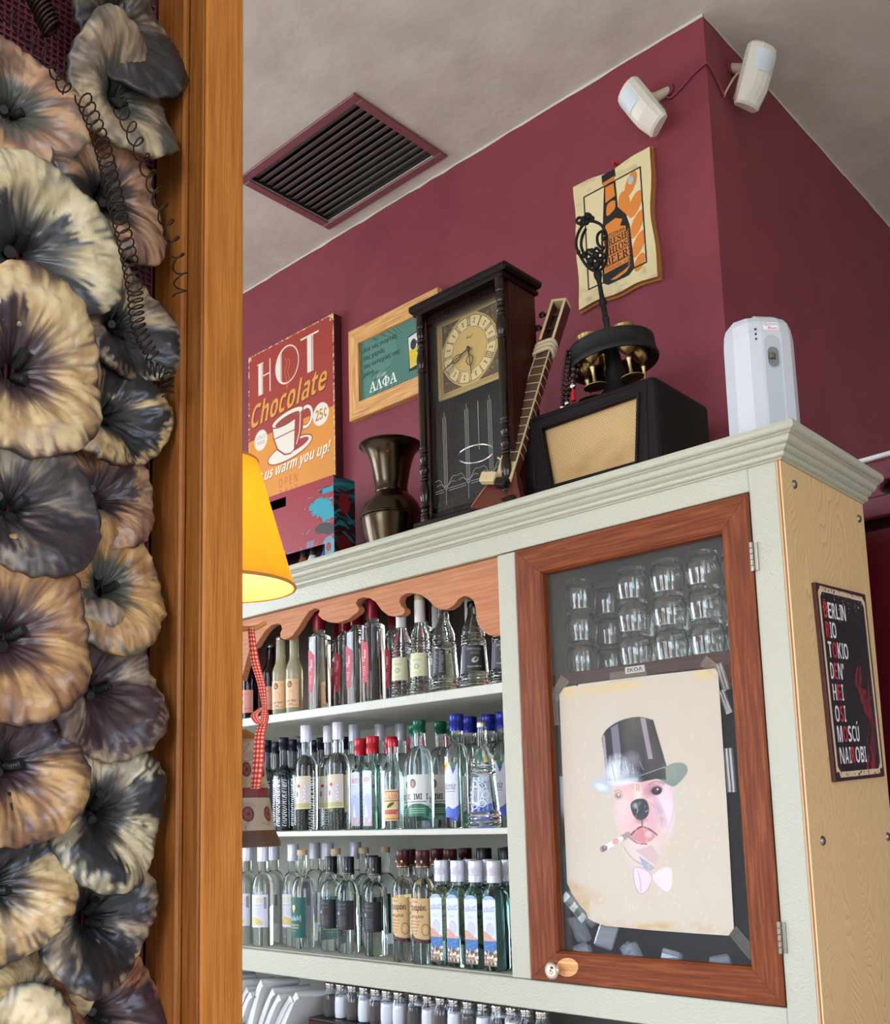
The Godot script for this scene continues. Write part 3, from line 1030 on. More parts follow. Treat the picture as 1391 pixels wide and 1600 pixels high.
	for r in rows:
		var o = part("flower", flower_mesh(r[3], 100 + i * 7, r[6], r[7], r[8], r[9], r[10], r[11], r[12]), fm, C)
		o.position = Vector3(r[2], r[0], r[1])
		# local z faces +x, local x runs towards -z (to the right in view)
		o.basis = Basis(Vector3(0, 1, 0), PI / 2) * Basis(Vector3(0, 1, 0), r[4]) * Basis(Vector3(1, 0, 0), r[5] - 0.12)
		# coiled stamens in the throat
		for k in 2 + i % 2:
			var st = mb()
			var a = 1.9 * i + 2.2 * k
			var d = Vector3(cos(a) * 0.45, sin(a) * 0.45, 0.9).normalized()
			var p = Vector3(cos(a), sin(a), 0) * r[3] * 0.08
			var L = r[3] * (0.17 + 0.06 * ((i + k) % 3))
			var pts = []
			var rad = []
			for s in 25:
				pts.append(p + d * L * s / 24.0 + Vector3(-d.y, d.x, 0) * L * 0.5 * pow(s / 24.0, 2.0) + Vector3(0, 0, r[3] * 0.06))
				rad.append(r[3] * (0.060 + 0.010 * sin(s * 2.1)))
			tube(st, pts, rad, 8)
			part("stamen", st, coil, o)
		i += 1
	# loose springs of brown wire hanging over the flowers
	var wire = mat(c8(52, 36, 26), 0.4, 0.5)
	for s in [
		[[Vector3(-0.726, 2.135, 1.196), Vector3(-0.720, 2.112, 1.166), Vector3(-0.716, 2.085, 1.148)], 0.0055, 7, 0.00075],
		[[Vector3(-0.716, 2.09, 1.136), Vector3(-0.712, 2.055, 1.121), Vector3(-0.706, 2.0, 1.109), Vector3(-0.702, 1.955, 1.099), Vector3(-0.70, 1.93, 1.095)], 0.0068, 23, 0.00075],
		[[Vector3(-0.70, 1.93, 1.095), Vector3(-0.71, 1.905, 1.085), Vector3(-0.715, 1.885, 1.067)], 0.006, 11, 0.00075],
		[[Vector3(-0.725, 2.105, 1.098), Vector3(-0.715, 2.075, 1.088), Vector3(-0.712, 2.02, 1.063), Vector3(-0.715, 1.975, 1.043), Vector3(-0.725, 1.955, 1.038)], 0.0062, 12, 0.00075],
		[[Vector3(-0.735, 1.885, 1.065), Vector3(-0.735, 1.885, 1.045), Vector3(-0.745, 1.872, 1.036)], 0.0058, 8, 0.00075],
		[[Vector3(-0.765, 2.245, 1.195), Vector3(-0.765, 2.215, 1.165), Vector3(-0.775, 2.185, 1.135)], 0.0085, 26, 0.0016],
	]:
		var st = mb()
		spring(st, s[0], s[1], s[2], s[3])
		part("wire_spring", st, wire, C)

# ------------------------------------------------------------------ things on top of the cabinet
const TOP = 2.0884

func turned(segs):
	# beads and coves: [y0, y1, r0, rmid, r1] pieces
	var out = []
	for s in segs:
		for k in 7:
			var t = k / 6.0
			var r = lerpf(s[2], s[4], t) + (s[3] - (s[2] + s[4]) * 0.5) * sin(PI * t)
			out.append(Vector2(r, lerpf(s[0], s[1], t)))
	return out

func dial_tex():
	var im = canvas(320, 320, c8(196, 170, 106))
	var dk = c8(58, 44, 26)
	# chased corners
	for cx in [0, 1]:
		for cy in [0, 1]:
			var ox = 22.0 if cx == 0 else 298.0
			var oy = 22.0 if cy == 0 else 298.0
			var sx = 1.0 if cx == 0 else -1.0
			var sy = 1.0 if cy == 0 else -1.0
			fill(im, [Vector2(ox, oy), Vector2(ox + sx * 96, oy), Vector2(ox + sx * 56, oy + sy * 26), Vector2(ox + sx * 26, oy + sy * 56), Vector2(ox, oy + sy * 96)], c8(88, 70, 42))
			for k in 46:
				var a = Vector2(ox + sx * rng.randf_range(3, 76), oy + sy * rng.randf_range(3, 76))
				if absf(a.x - ox) + absf(a.y - oy) < 82:
					stroke(im, [a, a + Vector2(rng.randf_range(-7, 7), rng.randf_range(-7, 7)), a + Vector2(rng.randf_range(-9, 9), rng.randf_range(-9, 9))], 1.2, c8(176, 150, 96) if k % 2 == 0 else dk)
	for e in [10, 16]:
		line(im, [Vector2(e, e), Vector2(320 - e, e), Vector2(320 - e, 320 - e), Vector2(e, 320 - e)], 2.0, c8(112, 90, 50), true)
	var c = Vector2(160, 160)
	oval(im, 160, 160, 138, 138, c8(198, 174, 112))
	oval(im, 160, 160, 133, 133, dk)
	oval(im, 160, 160, 131, 131, c8(224, 204, 146))
	oval(im, 160, 160, 88, 88, dk)
	oval(im, 160, 160, 86.5, 86.5, c8(206, 176, 104))
	var nums = ["XII", "I", "II", "III", "IIII", "V", "VI", "VII", "VIII", "IX", "X", "XI"]
	for i in 12:
		var a = TAU * i / 12.0
		var w = 5.0 + 5.0 * nums[i].length()
		text(im, nums[i], 160 + sin(a) * 110 - w * 0.5, 160 - cos(a) * 110 - 18, w, 36, dk, true, true, 0.0, rad_to_deg(a))
		var b = TAU * (i + 0.5) / 12.0
		var p = c + Vector2(sin(b), -cos(b)) * 110
		var d = Vector2(sin(b), -cos(b))
		line(im, [p - d * 8, p + d * 8], 3.0, dk)
		line(im, [p - d * 8 - d.orthogonal() * 4, p - d * 8 + d.orthogonal() * 4], 2.0, dk)
		line(im, [p + d * 8 - d.orthogonal() * 4, p + d * 8 + d.orthogonal() * 4], 2.0, dk)
	# maker's small script near the top of the face
	stroke(im, [Vector2(146, 116), Vector2(152, 108), Vector2(156, 116), Vector2(162, 110), Vector2(168, 118), Vector2(178, 104)], 2.2, dk)
	return done(im)

func build_clock():
	var C = thing("mantel_clock", "dark brown wooden clock with turned side columns, brass roman dial and etched glass", "clock", Vector3(-1.308, TOP, -0.056))
	var dk = M.dark_y
	var dx = M.dark_x
	part("base", box(-0.1365, 0.1365, 0.0, 0.024, -0.055, 0.066, 0.004), dx, C)
	part("back", box(-0.108, 0.108, 0.0242, 0.484, -0.054, -0.046), M.void, C)
	for s in [-1, 1]:
		part("side_panel", box(s * 0.114 - 0.006, s * 0.114 + 0.006, 0.0242, 0.484, -0.054, 0.034, 0.001), M.mahogany_y, C)
	var fr = mb()
	for s in [-1, 1]:
		bx(fr, Vector3(s * 0.0995, 0.256, 0.034), Vector3(0.013, 0.41, 0.012), 0.003)
	bx(fr, Vector3(0, 0.0335, 0.034), Vector3(0.212, 0.018, 0.014), 0.002)
	bx(fr, Vector3(0, 0.4735, 0.034), Vector3(0.212, 0.021, 0.014), 0.002)
	part("front_frame", fr, dk, C)
	var fl = mb()
	for i in 30:
		bx(fl, Vector3(-0.087 + i * 0.006, 0.0535, 0.033), Vector3(0.0032, 0.02, 0.007), 0.0012)
	for i in 30:
		bx(fl, Vector3(-0.087 + i * 0.006, 0.475, 0.0415), Vector3(0.0028, 0.015, 0.003), 0.001)
	part("fluting", fl, M.dark_y, C)
	var hood = mb()
	bx(hood, Vector3(0, 0.4895, 0.0), Vector3(0.252, 0.011, 0.124), 0.003)
	bx(hood, Vector3(0, 0.5035, 0.002), Vector3(0.275, 0.017, 0.126), 0.005)
	part("hood", hood, dx, C)
	for s in [-1, 1]:
		var st = mb()
		var prof = [Vector2(0, 0.0)]
		prof += turned([[0.0, 0.012, 0.0095, 0.0098, 0.0095], [0.012, 0.02, 0.0075, 0.0098, 0.0075], [0.02, 0.03, 0.0068, 0.0088, 0.0068], [0.03, 0.038, 0.0072, 0.0105, 0.0072], [0.038, 0.088, 0.0072, 0.0108, 0.0064], [0.088, 0.096, 0.0066, 0.0098, 0.0066], [0.096, 0.103, 0.0064, 0.0086, 0.0064], [0.103, 0.122, 0.0072, 0.0104, 0.0072], [0.122, 0.129, 0.0066, 0.0098, 0.0066], [0.129, 0.150, 0.0068, 0.0094, 0.0068], [0.150, 0.158, 0.0066, 0.0100, 0.0066], [0.158, 0.166, 0.0066, 0.0088, 0.0076], [0.166, 0.330, 0.0078, 0.0084, 0.0078], [0.330, 0.339, 0.0066, 0.0102, 0.0066], [0.339, 0.378, 0.0076, 0.0106, 0.0070], [0.378, 0.387, 0.0066, 0.0098, 0.0066], [0.387, 0.398, 0.0064, 0.0086, 0.0064], [0.398, 0.408, 0.0066, 0.0102, 0.0066], [0.408, 0.430, 0.0070, 0.0090, 0.0076], [0.430, 0.440, 0.0088, 0.0098, 0.0088], [0.440, 0.4598, 0.0095, 0.0095, 0.0095]])
		prof.append(Vector2(0, 0.4598))
		lathe(st, prof, 20, Transform3D(Basis(), Vector3(s * 0.111, 0.0242, 0.0515)), 2.0, 0.9)
		part("column", st, M.dark_gloss, C)
	# dial plate with geometry hands
	var D = 0.0885
	var dm = print_mat(dial_tex(), 0.34)
	dm.metallic = 0.45
	var st = mb()
	bx(st, Vector3(0.0, 0.382, 0.0195), Vector3(D * 2, D * 2, 0.003))
	var plate = part("dial", st, M.gilt, C)
	part("dial_print", quad_mesh(Vector3(-D, 0.382 - D, 0.0213), Vector3(D, 0.382 - D, 0.0213), Vector3(D, 0.382 + D, 0.0213), Vector3(-D, 0.382 + D, 0.0213)), dm, plate)
	st = mb()
	for r in [[0, -D, D * 2, 0.005], [0, D, D * 2, 0.005]]:
		bx(st, Vector3(0, 0.382 + r[1], 0.022), Vector3(r[2], r[3], 0.004), 0.0015)
		bx(st, Vector3(r[1], 0.382, 0.022), Vector3(r[3], r[2], 0.004), 0.0015)
	part("dial_border", st, M.gilt, plate)
	var hands = [[173.0, 0.058, 0.0040], [250.0, 0.076, 0.0028]]
	for h in hands:
		st = mb()
		var a = deg_to_rad(h[0])
		var d = Vector3(sin(a), cos(a), 0)
		var sd = Vector3(-d.y, d.x, 0)
		var o = Vector3(0, 0.382, 0.0255)
		var L = h[1]
		var pts = [o, o + d * L * 0.25]
		tube(st, pts, 0.0016, 6)
		for s in [-1, 1]:
			tube(st, curve([o + d * L * 0.25, o + d * L * 0.4 + sd * s * h[2] * 2.2, o + d * L * 0.58 + sd * s * h[2] * 1.6, o + d * L * 0.68], 6), 0.0009, 6)
		tube(st, [o + d * L * 0.25, o + d * L], 0.0010, 6)
		part("clock_hand", st, M.black, plate)
	st = mb()
	lathe(st, [Vector2(0, 0), Vector2(0.0045, 0), Vector2(0.0045, 0.003), Vector2(0.003, 0.0045), Vector2(0, 0.005)], 14, Transform3D(Basis(Vector3(1, 0, 0), PI / 2), Vector3(0, 0.382, 0.0245)), 2.0, 0.7)
	part("hand_boss", st, M.black, plate)
	var cp = pane(c8(240, 240, 240), 0.01)
	cp.metallic_specular = 0.28
	var gl = part("pane", box(-0.0928, 0.0928, 0.0427, 0.4628, 0.0362, 0.0375), cp, C)
	# etched lines and flowers low on the pane
	st = mb()
	var z = 0.0378
	for k in 3:
		var x = -0.062 + 0.062 * k
		for s in [-1, 0, 1]:
			bx(st, Vector3(x + s * 0.0042, 0.168 if s != 0 else 0.166, z), Vector3(0.0008, 0.155 if s != 0 else 0.18, 0.0004))
		bx(st, Vector3(x, 0.068, z), Vector3(0.0008, 0.03, 0.0004))
		for s in [-1, 1]:
			for w in [[0.030, 0.016], [0.027, 0.004]]:
				tube(st, curve([Vector3(x + s * 0.006, 0.094, z), Vector3(x + s * w[0] * 0.6, 0.098 + w[1] * 0.8, z), Vector3(x + s * w[0], 0.094 + w[1], z)], 5), 0.0005, 4)
			bx(st, Vector3(x + s * 0.019, 0.088, z), Vector3(0.024, 0.0008, 0.0004))
			bx(st, Vector3(x + s * 0.019, 0.083, z), Vector3(0.024, 0.0008, 0.0004))
		var ringp = []
		for i in 12:
			ringp.append(Vector3(x + cos(TAU * i / 12) * 0.0042, 0.0905 + sin(TAU * i / 12) * 0.0042, z))
		tube(st, ringp, 0.0006, 4, true)
	part("etching", st, mat(c8(170, 168, 160), 0.6), gl)
	# chrome ring and thin rod hanging inside
	var pd = mb()
	var rp = []
	for i in 40:
		rp.append(Vector3(cos(TAU * i / 40) * 0.047, sin(TAU * i / 40) * 0.012, 0.012 + sin(TAU * i / 40) * 0.016))
	tube(pd, rp, 0.0026, 8, true)
	tube(pd, [Vector3(0, 0.012, 0.0), Vector3(0, 0.12, 0.0)], 0.0012, 6)
	var pn = part("chrome_ring", pd, M.chrome, C)
	pn.position = Vector3(-0.003, 0.156, -0.004)

func build_radio():
	var W = 0.158
	var H = 0.197
	var C = thing("table_radio", "old dark brown table radio with a tan woven speaker cloth", "radio", Vector3(-1.043, TOP, -0.055), 0.02)
	var body = mat(c8(28, 21, 23), 0.45)
	body.metallic_specular = 0.25
	bump(tri(body, Vector3(30, 30, 30)), M.fine_tex, 0.01)
	# shell: front outline with rounded top corners swept backwards
	var o = [Vector2(-W, 0.0), Vector2(W, 0.0)]
	for i in 6:
		var a = PI * 0.5 * i / 5.0
		o.append(Vector2(W - 0.016 + cos(a) * 0.016, H - 0.016 + sin(a) * 0.016))
	for i in 6:
		var a = PI * 0.5 + PI * 0.5 * i / 5.0
		o.append(Vector2(-W + 0.012 + cos(a) * 0.012, H - 0.012 + sin(a) * 0.012))
	var st = mb()
	st.set_smooth_group(3)
	var n = o.size()
	var rings = []
	for r in [[-0.195, 1.0], [-0.014, 1.0], [-0.008, 0.995], [-0.003, 0.98], [0.0, 0.96]]:
		var ring = []
		for p in o:
			var q = Vector2(p.x, p.y - H * 0.5) * Vector2(r[1], 1.0 - (1.0 - r[1]) * 1.4) + Vector2(0, H * 0.5)
			q.y = maxf(q.y, 0.0)
			ring.append(Vector3(q.x, q.y, r[0]))
		rings.append(ring)
	for i in rings.size() - 1:
		for k in n:
			st.set_smooth_group(-1 if k == 0 else 3)
			q4(st, rings[i][k], rings[i][(k + 1) % n], rings[i + 1][(k + 1) % n], rings[i + 1][k])
	st.set_smooth_group(-1)
	for k in range(1, n - 1):
		t3(st, rings[0][0], rings[0][k + 1], rings[0][k])
	# front face round the opening
	var g = [Vector3(-0.084, 0.040, 0), Vector3(0.108, 0.040, 0), Vector3(0.120, 0.169, 0), Vector3(-0.102, 0.165, 0)]
	var fo = rings[rings.size() - 1]
	var gi = [0, 1, 2, 3]
	# stitch outer ring to the four corners
	var near = []
	for p in fo:
		var b = 0
		for k in 4:
			if p.distance_to(g[k]) < p.distance_to(g[b]):
				b = k
		near.append(b)
	for k in n:
		var a = near[k]
		var b = near[(k + 1) % n]
		t3(st, fo[k], fo[(k + 1) % n], g[a])
		if a != b:
			t3(st, fo[(k + 1) % n], g[b], g[a])
	var back = []
	for p in g:
		back.append(Vector3(p.x * 0.985, (p.y - 0.1) * 0.98 + 0.1, -0.012))
	for k in 4:
		q4(st, g[k], g[(k + 1) % 4], back[(k + 1) % 4], back[k])
	part("case", st, body, C)
	var im = canvas(256, 160, c8(206, 172, 118))
	for j in 32:
		for i in 52:
			var x = i * 5.0 + (2.5 if j % 2 == 1 else 0.0)
			var y = j * 5.0 + 1.0
			rect(im, x, y, 2.6, 2.4, c8(118, 84, 48))
			rect(im, x + 2.6, y + 0.5, 1.6, 1.6, c8(232, 202, 150))
	for k in 10:
		dab(im, rng.randf_range(20, 240), rng.randf_range(70, 160), rng.randf_range(30, 60), rng.randf_range(16, 30), Color(0.45, 0.28, 0.12, 0.09))
	var cl = print_mat(done(im), 0.85)
	bump(tri(mat(Color.WHITE), Vector3.ONE), M.fine_tex, 0.0)
	st = mb()
	st.set_smooth_group(-1)
	q4(st, back[0], back[1], back[2], back[3])
	part("speaker_cloth", st, cl, C)
	st = mb()
	var rim = []
	for k in 4:
		var p = g[k] + (g[k] - Vector3(0.012, 0.104, 0)) * 0.0
		rim.append(p + Vector3(0, 0, 0.001))
	for k in 4:
		tube(st, [rim[k], rim[(k + 1) % 4]], 0.0035, 8)
		ball(st, rim[k], 0.0035, 6)
	part("opening_rim", st, body, C)
	# second raised line further out, on the top and left as in the case's moulding
	st = mb()
	var out2 = [Vector3(-0.122, 0.006, 0.0), Vector3(-0.122, 0.186, 0.0), Vector3(0.136, 0.188, 0.0), Vector3(0.130, 0.006, 0.0)]
	for k in 3:
		tube(st, [out2[k], out2[k + 1]], 0.0022, 6)
	part("case_moulding", st, body, C)

func build_cup_stand():
	# stands on the radio, leaning a little to the left
	var yaw = 0.74
	var base = Vector3(-1.016, TOP + 0.1974, -0.146)
	var C = thing("cup_stand", "black cast metal cup stand with ornate loop handle, standing on the old radio", "cup stand", base)
	var lean = Basis(Vector3(0.668, 0, 0.73).normalized(), 0.115)
	C.basis = lean
	var black = mat(c8(30, 29, 28), 0.5, 0.5)
	bump(tri(black, Vector3(26, 26, 26)), M.fine_tex, 0.05)
	var st = mb()
	lathe(st, [Vector2(0, 0.0), Vector2(0.052, 0.0), Vector2(0.054, 0.005), Vector2(0.050, 0.010), Vector2(0.040, 0.020), Vector2(0.036, 0.030), Vector2(0.030, 0.038), Vector2(0.022, 0.060), Vector2(0.017, 0.085), Vector2(0.014, 0.126), Vector2(0, 0.126)], 28)
	part("base", st, black, C)
	st = mb()
	# rim: a shallow drum, open below; a plate on top with round holes left between spokes
	var rp = [Vector2(0.083, 0.086), Vector2(0.0885, 0.0855), Vector2(0.090, 0.090), Vector2(0.0885, 0.096), Vector2(0.0865, 0.100), Vector2(0.0855, 0.118), Vector2(0.0865, 0.122), Vector2(0.0855, 0.1275), Vector2(0.083, 0.1285), Vector2(0.0815, 0.1275), Vector2(0.083, 0.122), Vector2(0.083, 0.086)]
	lathe(st, rp, 48, Transform3D(), 2.0, 0.6)
	part("rim", st, black, C)
	# hub and five spokes; the goblets hang in the gaps between them
	st = mb()
	lathe(st, [Vector2(0, 0.1262), Vector2(0.030, 0.1262), Vector2(0.0312, 0.128), Vector2(0.030, 0.1304), Vector2(0, 0.1304)], 28)
	for deg in [109.0, 36.0, -44.0, 240.0, 178.0]:
		var d = Vector3(0.735, 0, -0.677) * cos(deg_to_rad(deg)) + Vector3(0.668, 0, 0.73) * sin(deg_to_rad(deg))
		tube(st, [d * 0.026 + Vector3(0, 0.1283, 0), d * 0.0828 + Vector3(0, 0.1268, 0)], 0.0028, 8)
	part("spoked_plate", st, black, C)
	st = mb()
	var ro = [Vector2(0, 0.1305), Vector2(0.010, 0.1305), Vector2(0.0062, 0.136), Vector2(0.0060, 0.180), Vector2(0.0072, 0.183), Vector2(0.0072, 0.187), Vector2(0.0056, 0.190), Vector2(0.0056, 0.214), Vector2(0.0078, 0.217), Vector2(0.0085, 0.221), Vector2(0.0072, 0.226), Vector2(0.0048, 0.232), Vector2(0.0044, 0.262), Vector2(0.0052, 0.268), Vector2(0.0085, 0.278), Vector2(0.0085, 0.284), Vector2(0.0060, 0.290), Vector2(0, 0.292)]
	lathe(st, ro, 14)
	part("rod", st, black, C)
	# open scrollwork handle in the plane facing the room
	st = mb()
	var u = Vector3(0.735, 0, -0.677)
	var P = func(x, y): return u * x + Vector3(0, y, 0)
	var loops = [
		[[0.0, 0.286], [-0.016, 0.298], [-0.026, 0.318], [-0.033, 0.345], [-0.028, 0.368], [-0.017, 0.386], [-0.004, 0.398]],
		[[0.0, 0.286], [0.014, 0.296], [0.024, 0.316], [0.029, 0.346], [0.031, 0.366], [0.024, 0.386], [0.010, 0.396], [-0.004, 0.398]],
		[[-0.008, 0.300], [-0.018, 0.322], [-0.023, 0.345], [-0.018, 0.366], [-0.008, 0.382]],
		[[0.020, 0.334], [0.011, 0.346], [0.013, 0.364], [0.022, 0.372], [0.027, 0.364]],
		[[-0.020, 0.328], [-0.010, 0.336], [-0.002, 0.330], [0.006, 0.338], [0.014, 0.330], [0.022, 0.338]],
		[[-0.012, 0.300], [-0.004, 0.316], [-0.012, 0.328], [-0.019, 0.322]],
		[[0.012, 0.300], [0.003, 0.314], [0.010, 0.328], [0.018, 0.322]],
		[[-0.016, 0.392], [-0.024, 0.400], [-0.018, 0.408], [-0.008, 0.403]],
		[[-0.006, 0.404], [-0.002, 0.414], [0.006, 0.410], [0.004, 0.400]],
	]
	for L in loops:
		var pts = []
		for p in L:
			pts.append(P.call(p[0], p[1]))
		tube(st, curve(pts, 6), 0.0030, 7)
	for b in [[0, 0.408, 0.008], [-0.010, 0.404, 0.006], [0.008, 0.402, 0.006], [-0.016, 0.396, 0.005], [-0.004, 0.396, 0.006], [-0.022, 0.326, 0.006], [0.002, 0.322, 0.008], [0.018, 0.318, 0.006], [-0.010, 0.312, 0.008], [0.009, 0.310, 0.008], [0.0, 0.300, 0.009], [-0.004, 0.334, 0.005], [0.014, 0.300, 0.005], [-0.014, 0.300, 0.005], [0.026, 0.356, 0.005], [-0.031, 0.334, 0.005]]:
		ball(st, P.call(b[0], b[1]), b[2], 6, 1.0, 1.0, 0.8)
	part("handle", st, black, C)
	# goblets hang in the ring by their bowls
	var v = Vector3(0.668, 0, 0.73)
	var gob = null
	var spots = [[-0.050, 0.032, "brass goblet hanging in the black stand, front left, beside the beads"], [0.018, 0.052, "brass goblet hanging in the black stand, front right, its wide foot showing"], [0.056, 0.0, "brass goblet at the far right of the black stand, foot behind the radio edge"], [-0.052, -0.028, "brass goblet at the back left of the black stand, mostly in shadow"], [0.002, -0.056, "brass goblet at the back of the black stand, behind the central stem"]]
	for s in spots:
		var g
		if gob == null:
			g = thing("goblet", s[2], "goblet", Vector3.ZERO, 0.0, "brass goblets in the cup stand")
			var b = mb()
			lathe(b, [Vector2(0, 0.046), Vector2(0.0045, 0.050), Vector2(0.0115, 0.056), Vector2(0.0185, 0.068), Vector2(0.021, 0.080), Vector2(0.0205, 0.094), Vector2(0.0214, 0.1055), Vector2(0.0208, 0.106), Vector2(0.0198, 0.094), Vector2(0.0200, 0.080), Vector2(0.0175, 0.069), Vector2(0.008, 0.058), Vector2(0, 0.056)], 24, Transform3D(), 2.0, 0.9)
			part("bowl", b, M.brass, g)
			b = mb()
			lathe(b, [Vector2(0.0040, 0.0105), Vector2(0.0034, 0.02), Vector2(0.0040, 0.034), Vector2(0.0058, 0.040), Vector2(0.0062, 0.044), Vector2(0.0044, 0.0465)], 14, Transform3D(), 2.0, 0.9)
			part("stem", b, M.brass, g)
			b = mb()
			lathe(b, [Vector2(0, 0.0), Vector2(0.0232, 0.0), Vector2(0.0238, 0.0012), Vector2(0.020, 0.0034), Vector2(0.011, 0.0062), Vector2(0.005, 0.0095), Vector2(0.0039, 0.0106), Vector2(0, 0.0106)], 24, Transform3D(), 2.0, 0.9)
			part("foot", b, M.brass, g)
			gob = g
		else:
			g = gob.duplicate()
			add_child(g, true)
			tag(g, s[2], "goblet", "brass goblets in the cup stand")
		g.transform = Transform3D(lean, base + lean * (u * s[0] + v * s[1] + Vector3(0, 0.034, 0)))
	# prayer beads over the left of the ring
	var onyx = mat(c8(12, 11, 13), 0.2)
	var amber = mat(c8(54, 34, 26), 0.22)
	var strands = [
		["string of faceted black prayer beads hanging furthest left on the cup stand", -0.099, 0.004, 0.112, 0.0037, 13, onyx, true],
		["string of small black prayer beads hanging second from left on the cup stand", -0.090, 0.012, 0.108, 0.0040, 12, onyx, false],
		["short string of dark brown prayer beads hanging nearest the goblet", -0.078, 0.020, 0.078, 0.0052, 7, amber, false],
	]
	for s in strands:
		var T = thing("prayer_beads", s[0], "beads", base + lean * (u * s[1] + v * s[2] + Vector3(0, 0.128, 0)), 0.0, "prayer beads on the cup stand")
		var b = mb()
		var c = mb()
		var prev = null
		var n = s[5]
		var rowpts = []
		for i in n + 1:
			var t = float(i) / n
			rowpts.append(u * (0.012 * (1.0 - t) * (1.0 - t) - 0.004 * t) + Vector3(0, -s[3] * t + 0.006 * (1.0 - t), 0) + v * 0.004 * sin(3.0 * t))
		for i in n:
			ball(b, rowpts[i].lerp(rowpts[i + 1], 0.5), s[4], 5)
		# the other half of the loop comes back up beside it
		for i in n:
			ball(b, rowpts[i].lerp(rowpts[i + 1], 0.5) + u * (0.0085 * sin(PI * (0.12 + 0.88 * i / n))) - v * 0.006, s[4], 5)
		tube(c, rowpts, 0.0006, 4)
		var bp = part("beads", b, s[6], T)
		bp.set_meta("kind", "stuff")
		part("cord", c, M.red, T)
		var k = mb()
		ball(k, rowpts[n] + Vector3(0, -0.004, 0), s[4] * 1.35, 6)
		lab(part("silver_bead", k, M.chrome, T), "larger silver bead")
		if s[7] or s[4] > 0.005:
			var tas = mb()
			lathe(tas, [Vector2(0, 0), Vector2(0.0048, 0.0), Vector2(0.0038, 0.016), Vector2(0.0014, 0.026), Vector2(0, 0.027)], 10, Transform3D(Basis(), rowpts[n] + Vector3(0, -0.034, 0)))
			lab(part("tassel", tas, M.red, T), "red thread tassel")

